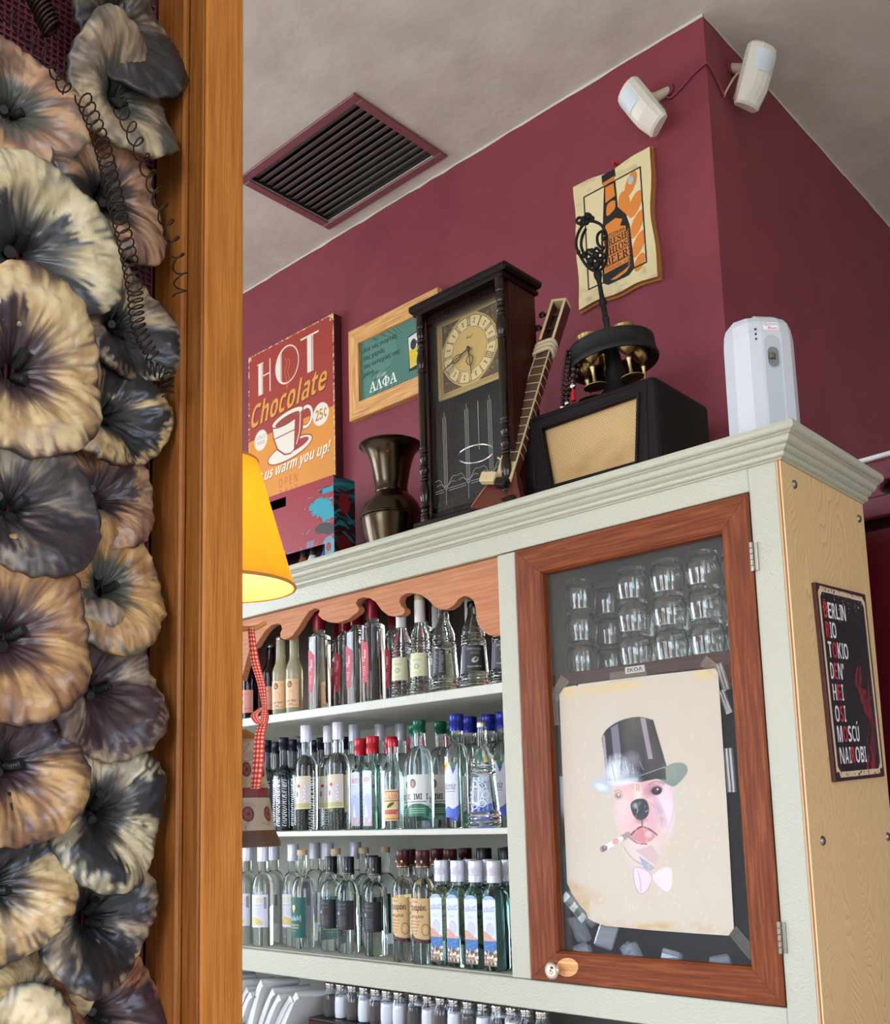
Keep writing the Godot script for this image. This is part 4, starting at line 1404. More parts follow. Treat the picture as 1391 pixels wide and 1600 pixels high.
func build_instrument():
	# long-necked lute leaning back between the clock and the radio
	var p0 = Vector3(-1.212, TOP + 0.002, 0.020)
	var p1 = Vector3(-1.150, 2.556, -0.142)
	var d = (p1 - p0).normalized()
	var nrm = Vector3(0.20, 0, 1.0)
	var x = d.cross(nrm).normalized()
	var zf = x.cross(d).normalized()
	var C = thing("lute", "long-necked lute with gut frets and bone inlay leaning between clock and radio", "lute", p0)
	C.basis = Basis(x, d, zf)
	var L = p0.distance_to(p1)
	var redwood = mat(c8(96, 44, 32), 0.35)
	var board = mat(c8(84, 64, 46), 0.55)
	bump(tri(board, Vector3(20, 4, 20)), M.fine_tex, 0.03)
	var bone = mat(c8(214, 194, 148), 0.5)
	# body: only its upper shoulder stands above the cornice line
	var st = mb()
	ext(st, [Vector2(-0.052, 0.0), Vector2(0.060, 0.0), Vector2(0.052, 0.022), Vector2(0.036, 0.052), Vector2(0.022, 0.085), Vector2(-0.018, 0.085), Vector2(-0.030, 0.058), Vector2(-0.044, 0.026)], -0.034, -0.002)
	part("body", st, redwood, C)
	st = mb()
	tube(st, [Vector3(-0.053, 0.002, -0.001), Vector3(-0.044, 0.027, -0.001), Vector3(-0.030, 0.059, -0.001), Vector3(-0.018, 0.085, -0.001)], 0.0016, 6)
	part("body_binding", st, mat(c8(168, 112, 82), 0.5), C)
	# neck
	st = mb()
	ext(st, [Vector2(-0.019, 0.085), Vector2(0.019, 0.085), Vector2(0.0145, L - 0.10), Vector2(-0.0145, L - 0.10)], -0.022, -0.0015)
	part("neck", st, redwood, C)
	st = mb()
	ext(st, [Vector2(-0.0165, 0.105), Vector2(0.0165, 0.105), Vector2(0.0125, L - 0.10), Vector2(-0.0125, L - 0.10)], -0.0014, 0.0012)
	part("fingerboard", st, board, C)
	for s in [-1, 1]:
		st = mb()
		ext(st, [Vector2(s * 0.0166, 0.105), Vector2(s * 0.0192, 0.105), Vector2(s * 0.0148, L - 0.10), Vector2(s * 0.0126, L - 0.10)], -0.0014, 0.0015)
		lab(part("edge_strip", st, bone, C), "strip of yellowed bone inlay")
	# carved bone plate and nut block at the lower end
	st = mb()
	ext(st, [Vector2(-0.015, 0.062), Vector2(0.003, 0.076), Vector2(0.020, 0.058), Vector2(0.019, 0.105), Vector2(-0.019, 0.105)], -0.0012, 0.0022)
	part("bone_plate", st, bone, C)
	st = mb()
	bx(st, Vector3(-0.024, 0.060, 0.013), Vector3(0.034, 0.022, 0.016), 0.002)
	for k in 3:
		bx(st, Vector3(-0.034 + k * 0.009, 0.060, 0.0212), Vector3(0.001, 0.021, 0.0006))
	part("bridge", st, bone, C)
	st = mb()
	bx(st, Vector3(0.004, 0.052, 0.008), Vector3(0.024, 0.018, 0.018), 0.002)
	part("bridge_block", st, M.black, C)
	# gut frets tied round the neck
	var ys = []
	var y = L - 0.145
	while y > 0.125:
		ys.append(y)
		y -= 0.0205
	for yy in ys:
		st = mb()
		var t = (yy - 0.085) / (L - 0.185)
		var w = lerpf(0.0196, 0.0152, t)
		var pts = [Vector3(-w, yy - 0.002, 0.0022), Vector3(0, yy, 0.0028), Vector3(w, yy + 0.002, 0.0022), Vector3(w + 0.0008, yy, -0.012), Vector3(w, yy - 0.002, -0.0226), Vector3(-w, yy - 0.004, -0.0226), Vector3(-w - 0.0008, yy - 0.003, -0.012)]
		tube(st, pts, 0.0011, 5, true)
		part("fret", st, M.cord, C)
	# rag tied under the head
	for k in 3:
		st = mb()
		var yy = L - 0.108 - k * 0.010
		var w = 0.0165
		tube(st, curve([Vector3(-w, yy - 0.006, 0.004), Vector3(0, yy + 0.001, 0.006), Vector3(w, yy + 0.006, 0.003), Vector3(w + 0.002, yy, -0.014), Vector3(0, yy - 0.002, -0.026), Vector3(-w - 0.002, yy - 0.005, -0.014)], 4, true), 0.0045, 7, true)
		lab(part("rag", st, mat(c8(206, 190, 156), 0.9), C), "turn of pale cloth tied round the neck")
	# pegbox: two cheeks, a floor and an end
	var cheek = mat(c8(86, 38, 28), 0.4)
	for s in [-1, 1]:
		part("pegbox_cheek", box(s * 0.0145 - 0.0028, s * 0.0145 + 0.0028, L - 0.10, L, -0.026, 0.002, 0.0008), cheek, C)
		var tr = part("pegbox_trim", box(s * 0.0145 - 0.003, s * 0.0145 + 0.003, L - 0.098, L, 0.0021, 0.0036, 0.0006), bone, C)
	part("pegbox_floor", box(-0.0118, 0.0118, L - 0.10, L - 0.003, -0.026, -0.018), board, C)
	part("pegbox_end", box(-0.0175, 0.0175, L, L + 0.006, -0.026, 0.0036, 0.001), bone, C)
	for s in [[L - 0.028, 1], [L - 0.062, 1]]:
		st = mb()
		tube(st, [Vector3(0.018, s[0] - 0.003, -0.008), Vector3(-0.018, s[0] + 0.002, -0.008), Vector3(-0.030, s[0] + 0.004, -0.008)], [0.0024, 0.0034, 0.0040], 8)
		ball(st, Vector3(-0.036, s[0] + 0.005, -0.008), 0.0085, 7, 0.9, 1.0, 0.5)
		part("tuning_peg", st, mat(c8(52, 36, 34), 0.25), C)
	for yy in [0.150, 0.195, 0.115]:
		st = mb()
		tube(st, [Vector3(-0.018, yy, -0.010), Vector3(-0.033, yy + 0.006, -0.008)], [0.0016, 0.0022], 7)
		lab(part("bone_peg", st, bone, C), "small white peg on the neck's side")

func build_spittoon():
	var C = thing("brass_spittoon", "dark metal vase with flared neck over a round belly, left of the clock", "vase", Vector3(-1.650, TOP, -0.135))
	var m = M.bronze
	var st = mb()
	lathe(st, [Vector2(0, 0.0), Vector2(0.050, 0.0), Vector2(0.054, 0.004), Vector2(0.054, 0.012), Vector2(0.056, 0.028), Vector2(0.063, 0.056), Vector2(0.069, 0.085), Vector2(0.0725, 0.104), Vector2(0.0725, 0.1085), Vector2(0.0755, 0.1105), Vector2(0.0755, 0.1135), Vector2(0.0725, 0.116), Vector2(0.071, 0.126), Vector2(0.064, 0.143), Vector2(0.052, 0.159), Vector2(0.041, 0.1685), Vector2(0.0385, 0.172)], 56, Transform3D(), 2.0, 0.5)
	part("belly", st, m, C)
	st = mb()
	lathe(st, [Vector2(0.0385, 0.172), Vector2(0.0395, 0.175), Vector2(0.0385, 0.1785), Vector2(0.0375, 0.183), Vector2(0.040, 0.200), Vector2(0.0445, 0.224), Vector2(0.050, 0.248), Vector2(0.057, 0.267), Vector2(0.066, 0.280), Vector2(0.0725, 0.2855), Vector2(0.0755, 0.2870), Vector2(0.0755, 0.2895), Vector2(0.0725, 0.2892), Vector2(0.064, 0.282), Vector2(0.055, 0.268), Vector2(0.048, 0.248), Vector2(0.043, 0.224), Vector2(0.036, 0.183), Vector2(0.0, 0.180)], 56, Transform3D(), 2.0, 0.7)
	part("flared_neck", st, m, C)

func build_dispenser():
	var C = thing("air_freshener", "white plastic air freshener dispenser with grey front panel on the cabinet's corner", "dispenser", Vector3(-0.688, TOP, -0.070), 0.86)
	var secs = [[-0.054, -0.034], [-0.054, 0.006], [-0.036, 0.030], [-0.018, 0.036], [0.018, 0.036], [0.036, 0.030], [0.054, 0.006], [0.054, -0.034]]
	var st = mb()
	var lev = [[0.0, 1.0, 1.0], [0.008, 1.0, 1.0], [0.190, 0.985, 1.0], [0.212, 0.95, 0.93], [0.223, 0.89, 0.80], [0.229, 0.80, 0.62]]
	var rings = []
	for l in lev:
		var r = []
		for p in secs:
			r.append(Vector3(p[0] * l[1], l[0], -0.034 + (p[1] + 0.034) * l[2]))
		rings.append(r)
	st.set_smooth_group(-1)
	for i in rings.size() - 1:
		for k in 8:
			var k2 = (k + 1) % 8
			q4(st, rings[i][k], rings[i][k2], rings[i + 1][k2], rings[i + 1][k])
	for k in range(1, 7):
		t3(st, rings[5][0], rings[5][k], rings[5][k + 1])
		t3(st, rings[0][0], rings[0][k + 1], rings[0][k])
	part("case", st, M.plastic, C)
	# raised middle band
	st = mb()
	var band = [[0.0, 0.0372], [0.190, 0.0372], [0.207, 0.0345], [0.221, 0.026], [0.2315, 0.010], [0.2335, -0.004]]
	st.set_smooth_group(-1)
	for i in band.size() - 1:
		var a = band[i]
		var b = band[i + 1]
		q4(st, Vector3(-0.0165, a[0], a[1]), Vector3(0.0165, a[0], a[1]), Vector3(0.0165, b[0], b[1]), Vector3(-0.0165, b[0], b[1]))
		q4(st, Vector3(0.0165, a[0], a[1]), Vector3(0.018, a[0], a[1] - 0.004), Vector3(0.018, b[0] - 0.002, b[1] - 0.004), Vector3(0.0165, b[0], b[1]))
		q4(st, Vector3(-0.018, a[0], a[1] - 0.004), Vector3(-0.0165, a[0], a[1]), Vector3(-0.0165, b[0], b[1]), Vector3(-0.018, b[0] - 0.002, b[1] - 0.004))
	part("middle_band", st, M.plastic, C)
	var gr = mat(c8(184, 190, 192), 0.4)
	var o = [Vector2(-0.0135, 0.0), Vector2(0.0135, 0.0)]
	for i in 9:
		var a = PI * i / 8.0
		o.append(Vector2(cos(a) * 0.0135, 0.172 + sin(a) * 0.0135))
	st = mb()
	ext(st, o, 0.0370, 0.0378)
	part("front_panel", st, gr, C)
	# recess: rim and dark hollow with the nozzle
	var oo = []
	for i in 24:
		var a = TAU * i / 24.0
		oo.append(Vector2(cos(a) * 0.0105, 0.146 + sin(a) * 0.0105 + (0.008 if sin(a) > 0 else -0.008)))
	st = mb()
	ext(st, oo, 0.0379, 0.0383)
	var hol = part("recess", st, mat(c8(120, 122, 122), 0.5), C)
	st = mb()
	var rim = []
	for p in oo:
		rim.append(Vector3(p.x, p.y, 0.0383))
	tube(st, rim, 0.0011, 6, true)
	part("recess_rim", st, gr, C)
	st = mb()
	lathe(st, [Vector2(0, 0), Vector2(0.0055, 0), Vector2(0.0055, 0.006), Vector2(0.004, 0.009), Vector2(0, 0.009)], 14, Transform3D(Basis(), Vector3(-0.003, 0.142, 0.0405)))
	part("nozzle", st, M.steel, C)
	for k in 3:
		st = mb()
		lathe(st, [Vector2(0.0019, 0), Vector2(0.0019, 0.0006), Vector2(0, 0.0008)], 10, Transform3D(Basis(Vector3(0, 1, 0), -0.32) * Basis(Vector3(1, 0, 0), PI / 2), Vector3(-0.0255, 0.196 - k * 0.0085, 0.0336)))
		part("indicator", st, M.black, C)
	var im = canvas(96, 52, c8(246, 244, 246))
	line(im, [Vector2(1, 1), Vector2(95, 1), Vector2(95, 51), Vector2(1, 51)], 1.5, c8(190, 188, 196), true)
	stroke(im, [Vector2(34, 8), Vector2(16, 6), Vector2(12, 16), Vector2(24, 24), Vector2(34, 18), Vector2(38, 22), Vector2(44, 16), Vector2(48, 22), Vector2(53, 16), Vector2(58, 21)], 2.6, c8(226, 60, 110))
	stroke(im, [Vector2(32, 46), Vector2(40, 28), Vector2(46, 46)], 2.6, c8(214, 40, 90))
	stroke(im, [Vector2(34, 40), Vector2(54, 36), Vector2(60, 44), Vector2(66, 36), Vector2(72, 44), Vector2(78, 34), Vector2(86, 38), Vector2(82, 46)], 2.6, c8(214, 40, 90))
	var s2 = part("sticker", quad_mesh(Vector3(-0.014, 0.1935, 0.0371), Vector3(0.014, 0.1935, 0.0371), Vector3(0.014, 0.2095, 0.0338), Vector3(-0.014, 0.2095, 0.0338)), print_mat(done(im), 0.5), C)
	lab(s2, "white sticker with pink handwriting")

func carton_tex(w, h, side):
	var red = c8(152, 32, 46)
	var im = canvas(w, h, red if not side else c8(38, 24, 30))
	var teal = c8(20, 150, 168)
	var f = RandomNumberGenerator.new()
	f.seed = 12 + (1 if side else 0)
	if not side:
		for k in 60:
			var c = Vector2(f.randf_range(w * 0.45, w), f.randf_range(h * 0.1, h * 0.9))
			line(im, [c, c + Vector2(f.randf_range(-22, 22), f.randf_range(-8, 14))], f.randf_range(0.7, 2.2), [c8(120, 170, 190), c8(150, 60, 80), c8(104, 150, 170)][k % 3])
		for b in [[0.84, 0.27, 0.13, 0.085], [0.92, 0.33, 0.10, 0.09], [0.74, 0.24, 0.06, 0.04]]:
			var pts = []
			for i in 40:
				var a = TAU * i / 40
				pts.append(Vector2(w * b[0], h * b[1]) + Vector2(cos(a) * w * b[2], sin(a) * h * b[3]) * f.randf_range(0.7, 1.2))
			fill(im, pts, teal)
		for b in [[0.86, 0.47, 0.10, 0.05], [0.95, 0.50, 0.08, 0.05], [0.92, 0.12, 0.10, 0.03]]:
			oval(im, w * b[0], h * b[1], w * b[2], h * b[3], c8(52, 40, 46))
		for k in 5:
			line(im, [Vector2(w * (0.66 + 0.02 * k), h * 0.56), Vector2(w * (0.64 + 0.02 * k), h * 0.80)], 3.0, c8(110, 150, 180))
		for i in 3:
			line(im, oval_pts(Vector2(w * 0.93, h * 0.66), w * (0.07 - 0.015 * i), h * (0.09 - 0.02 * i)), 4.0, c8(96, 160, 176), true)
		rect(im, w * 0.86, h * 0.1, w * 0.14, h * 0.05, teal)
		# white lettering hidden in part behind the lamp
		text(im, "HOUSES", w * 0.18, h * 0.52, w * 0.2, h * 0.045, c8(240, 230, 226), true, false, 0.0, 38)
		text(im, "Mix", w * 0.14, h * 0.66, w * 0.24, h * 0.085, c8(244, 236, 230), true, true, 0.2, -10)
	else:
		for k in 26:
			var y = h * f.randf_range(0.02, 0.75)
			stroke(im, [Vector2(0, y), Vector2(w * 0.4, y + f.randf_range(-14, 14)), Vector2(w, y + f.randf_range(-20, 20))], f.randf_range(3, 9), [teal, c8(16, 110, 126), c8(24, 22, 28)][k % 3])
		oval(im, w * 0.5, h * 0.24, w * 0.26, h * 0.10, c8(140, 36, 48))
		oval(im, w * 0.45, h * 0.62, w * 0.35, h * 0.08, c8(110, 30, 42))
		rect(im, w * 0.22, h * 0.84, w * 0.56, h * 0.155, c8(236, 234, 230))
		text(im, "Tasteme", w * 0.28, h * 0.86, w * 0.44, h * 0.02, c8(60, 60, 60))
		text(im, "MIX PACK", w * 0.28, h * 0.895, w * 0.44, h * 0.02, c8(30, 30, 30), true)
		oval(im, w * 0.5, h * 0.96, w * 0.12, h * 0.025, c8(80, 80, 80))
	return done(im)

func build_carton():
	var C = thing("bottle_carton", "red cardboard bottle carrier splashed with turquoise, standing under the chocolate sign", "carton", Vector3(-1.874, TOP, -0.150), 0.03)
	var H = 0.279
	var W = 0.30
	var dp = 0.075
	var inside = mat(c8(70, 30, 34), 0.8)
	var fm = print_mat(carton_tex(256, 240, false), 0.42)
	# front with a handle slot and a low opening: strips around them, mapped to one print
	var st = mb()
	st.set_smooth_group(-1)
	var R = func(x0, x1, y0, y1):
		q4(st, Vector3(x0, y0, 0), Vector3(x1, y0, 0), Vector3(x1, y1, 0), Vector3(x0, y1, 0), Vector2((x0 + W) / W, 1 - y0 / H), Vector2((x1 + W) / W, 1 - y0 / H), Vector2((x1 + W) / W, 1 - y1 / H), Vector2((x0 + W) / W, 1 - y1 / H))
	R.call(-W, 0.0, 0.264, H)
	R.call(-W, -0.25, 0.238, 0.264)
	R.call(-0.185, 0.0, 0.238, 0.264)
	R.call(-W, 0.0, 0.105, 0.238)
	R.call(-W, -0.26, 0.0, 0.105)
	R.call(-0.035, 0.0, 0.0, 0.105)
	part("front", st, fm, C)
	part("end", quad_mesh(Vector3(0, 0, 0), Vector3(0, 0, -dp), Vector3(0, H, -dp), Vector3(0, H, 0)), print_mat(carton_tex(96, 256, true), 0.45), C)
	st = mb()
	st.set_smooth_group(-1)
	q4(st, Vector3(-W, 0, -dp), Vector3(-W, 0, 0), Vector3(-W, H, 0), Vector3(-W, H, -dp))
	q4(st, Vector3(0, 0, -dp), Vector3(-W, 0, -dp), Vector3(-W, H, -dp), Vector3(0, H, -dp))
	q4(st, Vector3(-W, H, 0), Vector3(0, H, 0), Vector3(0, H, -dp), Vector3(-W, H, -dp))
	part("back_and_top", st, inside, C)
	# bottles seen through the opening
	var k = 0
	for b in [["small bottle with a brown cap, leftmost in the carton's low opening", -0.155, c8(150, 84, 44)], ["small bottle with a white torn label in the carton's opening", -0.118, c8(224, 224, 226)], ["small bottle with a blue and white top in the carton's opening", -0.068, c8(84, 104, 170)]]:
		var B = thing("small_bottle", b[0], "bottle", C.transform * Vector3(b[1], 0.0008, -0.034), 0.0, "bottles in the red carton")
		var s = mb()
		lathe(s, [Vector2(0, 0), Vector2(0.017, 0), Vector2(0.018, 0.004), Vector2(0.018, 0.075), Vector2(0.009, 0.095), Vector2(0, 0.096)], 18)
		part("body", s, mat(b[2], 0.4), B)
		s = mb()
		lathe(s, [Vector2(0.0085, 0.0955), Vector2(0.0085, 0.118), Vector2(0, 0.119)], 14)
		part("cap", s, mat(c8(60, 54, 52), 0.4), B)
		k += 1

func build_top_things():
	build_clock()
	build_radio()
	build_cup_stand()
	build_instrument()
	build_spittoon()
	build_dispenser()
	build_carton()

# ------------------------------------------------------------------ things on the walls and ceiling
func mitred(parent, outer, w, zb, zf, mx, my, called):
	var inner = [outer[0] + Vector2(w[0], w[1]), outer[1] + Vector2(-w[0], w[1]), outer[2] + Vector2(-w[0], -w[1]), outer[3] + Vector2(w[0], -w[1])]
	for i in 4:
		var j = (i + 1) % 4
		var st = mb()
		st.set_smooth_group(-1)
		var e = (outer[j] - outer[i]).normalized() * 0.0002
		var rows = []
		for r in [[0.0, zb], [0.0, zf - 0.002], [0.04, zf], [0.97, zf], [1.0, zf - 0.0015], [1.0, zb]]:
			var a = outer[i].lerp(inner[i], r[0]) + e
			var b = outer[j].lerp(inner[j], r[0]) - e
			rows.append([Vector3(a.x, a.y, r[1]), Vector3(b.x, b.y, r[1])])
		for k in 6:
			var R = rows[k]
			var S = rows[(k + 1) % 6]
			q4(st, R[0], R[1], S[1], S[0])
		for k in range(1, 5):
			t3(st, rows[0][0], rows[k][0], rows[k + 1][0])
			t3(st, rows[0][1], rows[k + 1][1], rows[k][1])
		part(called, st, mx if i % 2 == 0 else my, parent)
	return inner

func chocolate_tex():
	var W = 402.0
	var H = 500.0
	var red = c8(166, 58, 50)
	var org = c8(226, 146, 54)
	var wh = c8(238, 228, 216)
	var im = canvas(402, 500, red)
	rect(im, 0, H * 0.55, W, H * 0.45, org)
	# HOT in thick-and-thin capitals
	rect(im, 50, 38, 18, 102, wh)
	line(im, [Vector2(44, 39), Vector2(74, 39)], 3, wh)
	rect(im, 70, 38, 3, 102, wh)
	line(im, [Vector2(73, 82), Vector2(106, 82)], 4, wh)
	line(im, [Vector2(108, 38), Vector2(108, 140)], 5, wh)
	oval(im, 190, 84, 56, 60, wh)
	oval(im, 192, 84, 50, 55, red)
	fill(im, [Vector2(146, 46), Vector2(160, 34), Vector2(160, 134), Vector2(146, 122), Vector2(134, 84)], wh)
	line(im, [Vector2(164, 36), Vector2(164, 132)], 2.5, wh)
	for s in [[182, 0], [196, 6]]:
		stroke(im, [Vector2(s[0], 62 + s[1]), Vector2(s[0] + 7, 78 + s[1]), Vector2(s[0] - 2, 100 + s[1]), Vector2(s[0] + 4, 130 + s[1]), Vector2(188, 158)], 2.6, c8(224, 120, 60))
	line(im, [Vector2(256, 30), Vector2(334, 30)], 6, wh)
	rect(im, 284, 30, 20, 112, wh)
	rect(im, 307, 30, 4, 112, wh)
	# script word: dark edge, then gold
	for o in [[3.0, 3.5, c8(74, 24, 20)], [-1.6, -1.0, c8(120, 36, 26)], [0.0, 0.0, c8(232, 158, 66)]]:
		text(im, "Chocolate", 16 + o[0], 150 + o[1], 356, 74, o[2], true, false, 0.32, -3.5)
	# cup and saucer
	var ln = c8(150, 44, 40)
	var pale = c8(236, 228, 212)
	oval(im, 200, 352, 106, 30, ln, -0.1)
	oval(im, 200, 352, 102, 26.5, pale, -0.1)
	oval(im, 226, 346, 62, 14, red, -0.1)
	line(im, oval_pts(Vector2(276, 272), 27, 30, 0.2), 15, ln, true)
	line(im, oval_pts(Vector2(276, 272), 27, 30, 0.2), 10, pale, true)
	fill(im, [Vector2(116, 252), Vector2(266, 238), Vector2(262, 300), Vector2(238, 350), Vector2(206, 366), Vector2(176, 362), Vector2(142, 338), Vector2(122, 296)], ln)
	fill(im, [Vector2(120, 256), Vector2(262, 242), Vector2(258, 298), Vector2(235, 347), Vector2(206, 362), Vector2(178, 358), Vector2(146, 335), Vector2(126, 294)], pale)
	fill(im, [Vector2(226, 250), Vector2(262, 242), Vector2(258, 298), Vector2(235, 347), Vector2(220, 356)], red)
	line(im, [Vector2(252, 250), Vector2(246, 310), Vector2(232, 342)], 4, pale)
	line(im, [Vector2(124, 300), Vector2(230, 296)], 3, ln)
	oval(im, 190, 250, 75, 20, ln, -0.1)
	oval(im, 190, 249, 72, 17.5, pale, -0.1)
	oval(im, 190, 255, 58, 12, c8(150, 66, 56), -0.1)
	# badges
	oval(im, 342, 284, 35, 34, wh)
	text(im, "25¢", 318, 268, 50, 32, c8(196, 132, 50), true)
	var zig = []
	for i in 56:
		var r = 34.0 if i % 2 == 0 else 30.0
		zig.append(Vector2(62, 284) + Vector2.from_angle(TAU * i / 56.0) * r)
	fill(im, zig, wh)
	text(im, "SINCE", 40, 268, 44, 12, c8(190, 176, 166), true)
	text(im, "1950", 42, 286, 40, 12, c8(190, 176, 166), true)
	for o in [[2.0, 2.0, c8(150, 80, 30)], [0.0, 0.0, c8(244, 236, 222)]]:
		text(im, "Let us warm you up!", 14 + o[0], 378 + o[1], 364, 44, o[2], true, false, 0.35, -2.0)
	text(im, "O P E N", 150, 430, 84, 26, c8(186, 98, 40))
	text(im, "2 4 / 7", 150, 464, 84, 26, c8(186, 98, 40))
	# chipped cream edges and scratches
	var chip = c8(232, 214, 160)
	for e in 4:
		for i in 90:
			var t = i / 90.0
			var p = [Vector2(t * W, 1.0), Vector2(W - 2, t * H), Vector2(t * W, H - 2), Vector2(2, t * H)][e]
			if rng.randf() < [0.7, 0.75, 0.3, 0.5][e]:
				oval(im, p.x, p.y, rng.randf_range(1.0, 4.4), rng.randf_range(1.0, 3.6), chip if rng.randf() < 0.85 else c8(190, 150, 90), rng.randf() * 3.0)
	for c in [[W - 6, 4, 12], [4, 6, 8], [W - 8, H - 10, 10]]:
		speck(im, 24, 1, 4, chip, c[0] - c[2], c[1] - c[2], c[0] + c[2], c[1] + c[2])
	speck(im, 60, 0.4, 1.2, c8(196, 110, 90), 10, 10, 390, 490)
	return done(im)

func alfa_tex():
	var im = canvas(300, 194, c8(86, 134, 122))
	var c = Vector2(232, 84)
	for i in 60:
		var a = TAU * i / 60.0
		fill(im, [c + Vector2.from_angle(a) * 26, c + Vector2.from_angle(a - 0.02) * 320, c + Vector2.from_angle(a + 0.025) * 320], c8(58, 102, 94))
	fill(im, [Vector2(0, 0), Vector2(60, 0), Vector2(40, 194), Vector2(0, 194)], c8(84, 134, 122))
	oval(im, 90, 66, 70, 50, c8(86, 136, 124))
	var dk = c8(24, 44, 42)
	var lines = ["Δια τας γιορτάς,", "τας χαράς,", "τας ευτυχίας σας", "μόνο..."]
	var ws = [150, 96, 158, 60]
	for i in 4:
		text(im, lines[i], 16, 22 + i * 26, ws[i], 20, dk, true, false, 0.2)
	text(im, "είναι", 74, 122, 40, 14, c8(224, 236, 226), false, true, 0.3)
	for i in 1:
		text(im, "ΑΛΦΑ", 40, 140, 118, 32, c8(238, 242, 232), true, true)
	rect(im, 40, 182, 130, 2, c8(60, 96, 90))
	# glass of beer
	fill(im, [Vector2(206, 52), Vector2(252, 46), Vector2(250, 152), Vector2(212, 156)], c8(40, 40, 44))
	fill(im, [Vector2(209, 56), Vector2(249, 50), Vector2(247, 148), Vector2(214, 152)], c8(222, 222, 226))
	fill(im, [Vector2(211, 96), Vector2(249, 92), Vector2(247, 146), Vector2(215, 150)], c8(226, 200, 60))
	oval(im, 230, 82, 12, 16, c8(44, 44, 50))
	oval(im, 232, 156, 26, 5, c8(30, 40, 40))
	return done(im)

func plaque_tex():
	var im = canvas(300, 440, c8(226, 208, 160))
	for k in 90:
		dab(im, rng.randf_range(0, 300), rng.randf_range(0, 440), rng.randf_range(6, 26), rng.randf_range(5, 18), Color(0.52, 0.46, 0.34, 0.16))
	var bk = c8(20, 17, 15)
	var og = c8(222, 132, 52)
	rect(im, 44, 56, 218, 322, c8(230, 212, 166))
	for l in [[224, 92, 20, 40, 0.45], [196, 150, 22, 46, -0.1], [236, 168, 22, 44, 0.5], [238, 238, 20, 46, 0.5], [240, 306, 20, 44, 0.5], [240, 368, 18, 30, 0.5]]:
		oval(im, l[0], l[1], l[2], l[3], og, l[4])
	rect(im, 262, 40, 40, 390, c8(226, 208, 160))
	line(im, [Vector2(44, 56), Vector2(262, 52), Vector2(264, 378), Vector2(44, 384)], 5, bk, true)
	# bottle
	fill(im, [Vector2(124, 54), Vector2(168, 54), Vector2(172, 150), Vector2(200, 186), Vector2(212, 230), Vector2(220, 380), Vector2(198, 396), Vector2(120, 398), Vector2(100, 384), Vector2(102, 220), Vector2(112, 180)], bk)
	fill(im, [Vector2(128, 60), Vector2(160, 60), Vector2(164, 106), Vector2(126, 114)], og)
	fill(im, [Vector2(116, 14), Vector2(168, 10), Vector2(170, 40), Vector2(118, 46)], bk)
	fill(im, [Vector2(120, 40), Vector2(166, 36), Vector2(166, 50), Vector2(122, 54)], c8(210, 120, 50))
	fill(im, curve([Vector2(132, 124), Vector2(160, 120), Vector2(162, 146), Vector2(146, 158), Vector2(128, 160)], 6, true), og)
	fill(im, [Vector2(110, 210), Vector2(124, 190), Vector2(160, 182), Vector2(186, 196), Vector2(176, 216), Vector2(196, 224), Vector2(204, 330), Vector2(196, 352), Vector2(108, 356), Vector2(108, 300)], og)
	text(im, "MASTIHA ALE", 122, 226, 68, 7, bk, true)
	line(im, [Vector2(112, 240), Vector2(198, 234)], 2, bk)
	text(im, "FRESH", 112, 243, 86, 23, bk, true, true, 0.0, -3)
	line(im, [Vector2(112, 270), Vector2(198, 265)], 1.5, bk)
	text(im, "CHIOS", 112, 273, 88, 24, bk, true, true, 0.0, -3)
	line(im, [Vector2(112, 301), Vector2(202, 296)], 1.5, bk)
	text(im, "BEER", 113, 304, 88, 27, bk, true, true, 0.0, -3)
	line(im, [Vector2(112, 336), Vector2(204, 330)], 2, bk)
	text(im, "ΖΥΘΟΠΟΙΪΑ ΧΙΟΥ", 112, 338, 90, 9, c8(60, 36, 16), false, true, 0.0, -3)
	fill(im, [Vector2(104, 356), Vector2(206, 348), Vector2(204, 357), Vector2(106, 366)], bk)
	fill(im, [Vector2(128, 384), Vector2(180, 372), Vector2(210, 360), Vector2(190, 380), Vector2(150, 390)], og)
	for k in 10:
		line(im, [Vector2(206, 240 + k * 12), Vector2(198, 252 + k * 12)], 3, og)
	rect(im, 0, 0, 3, 440, c8(176, 118, 66))
	return done(im)

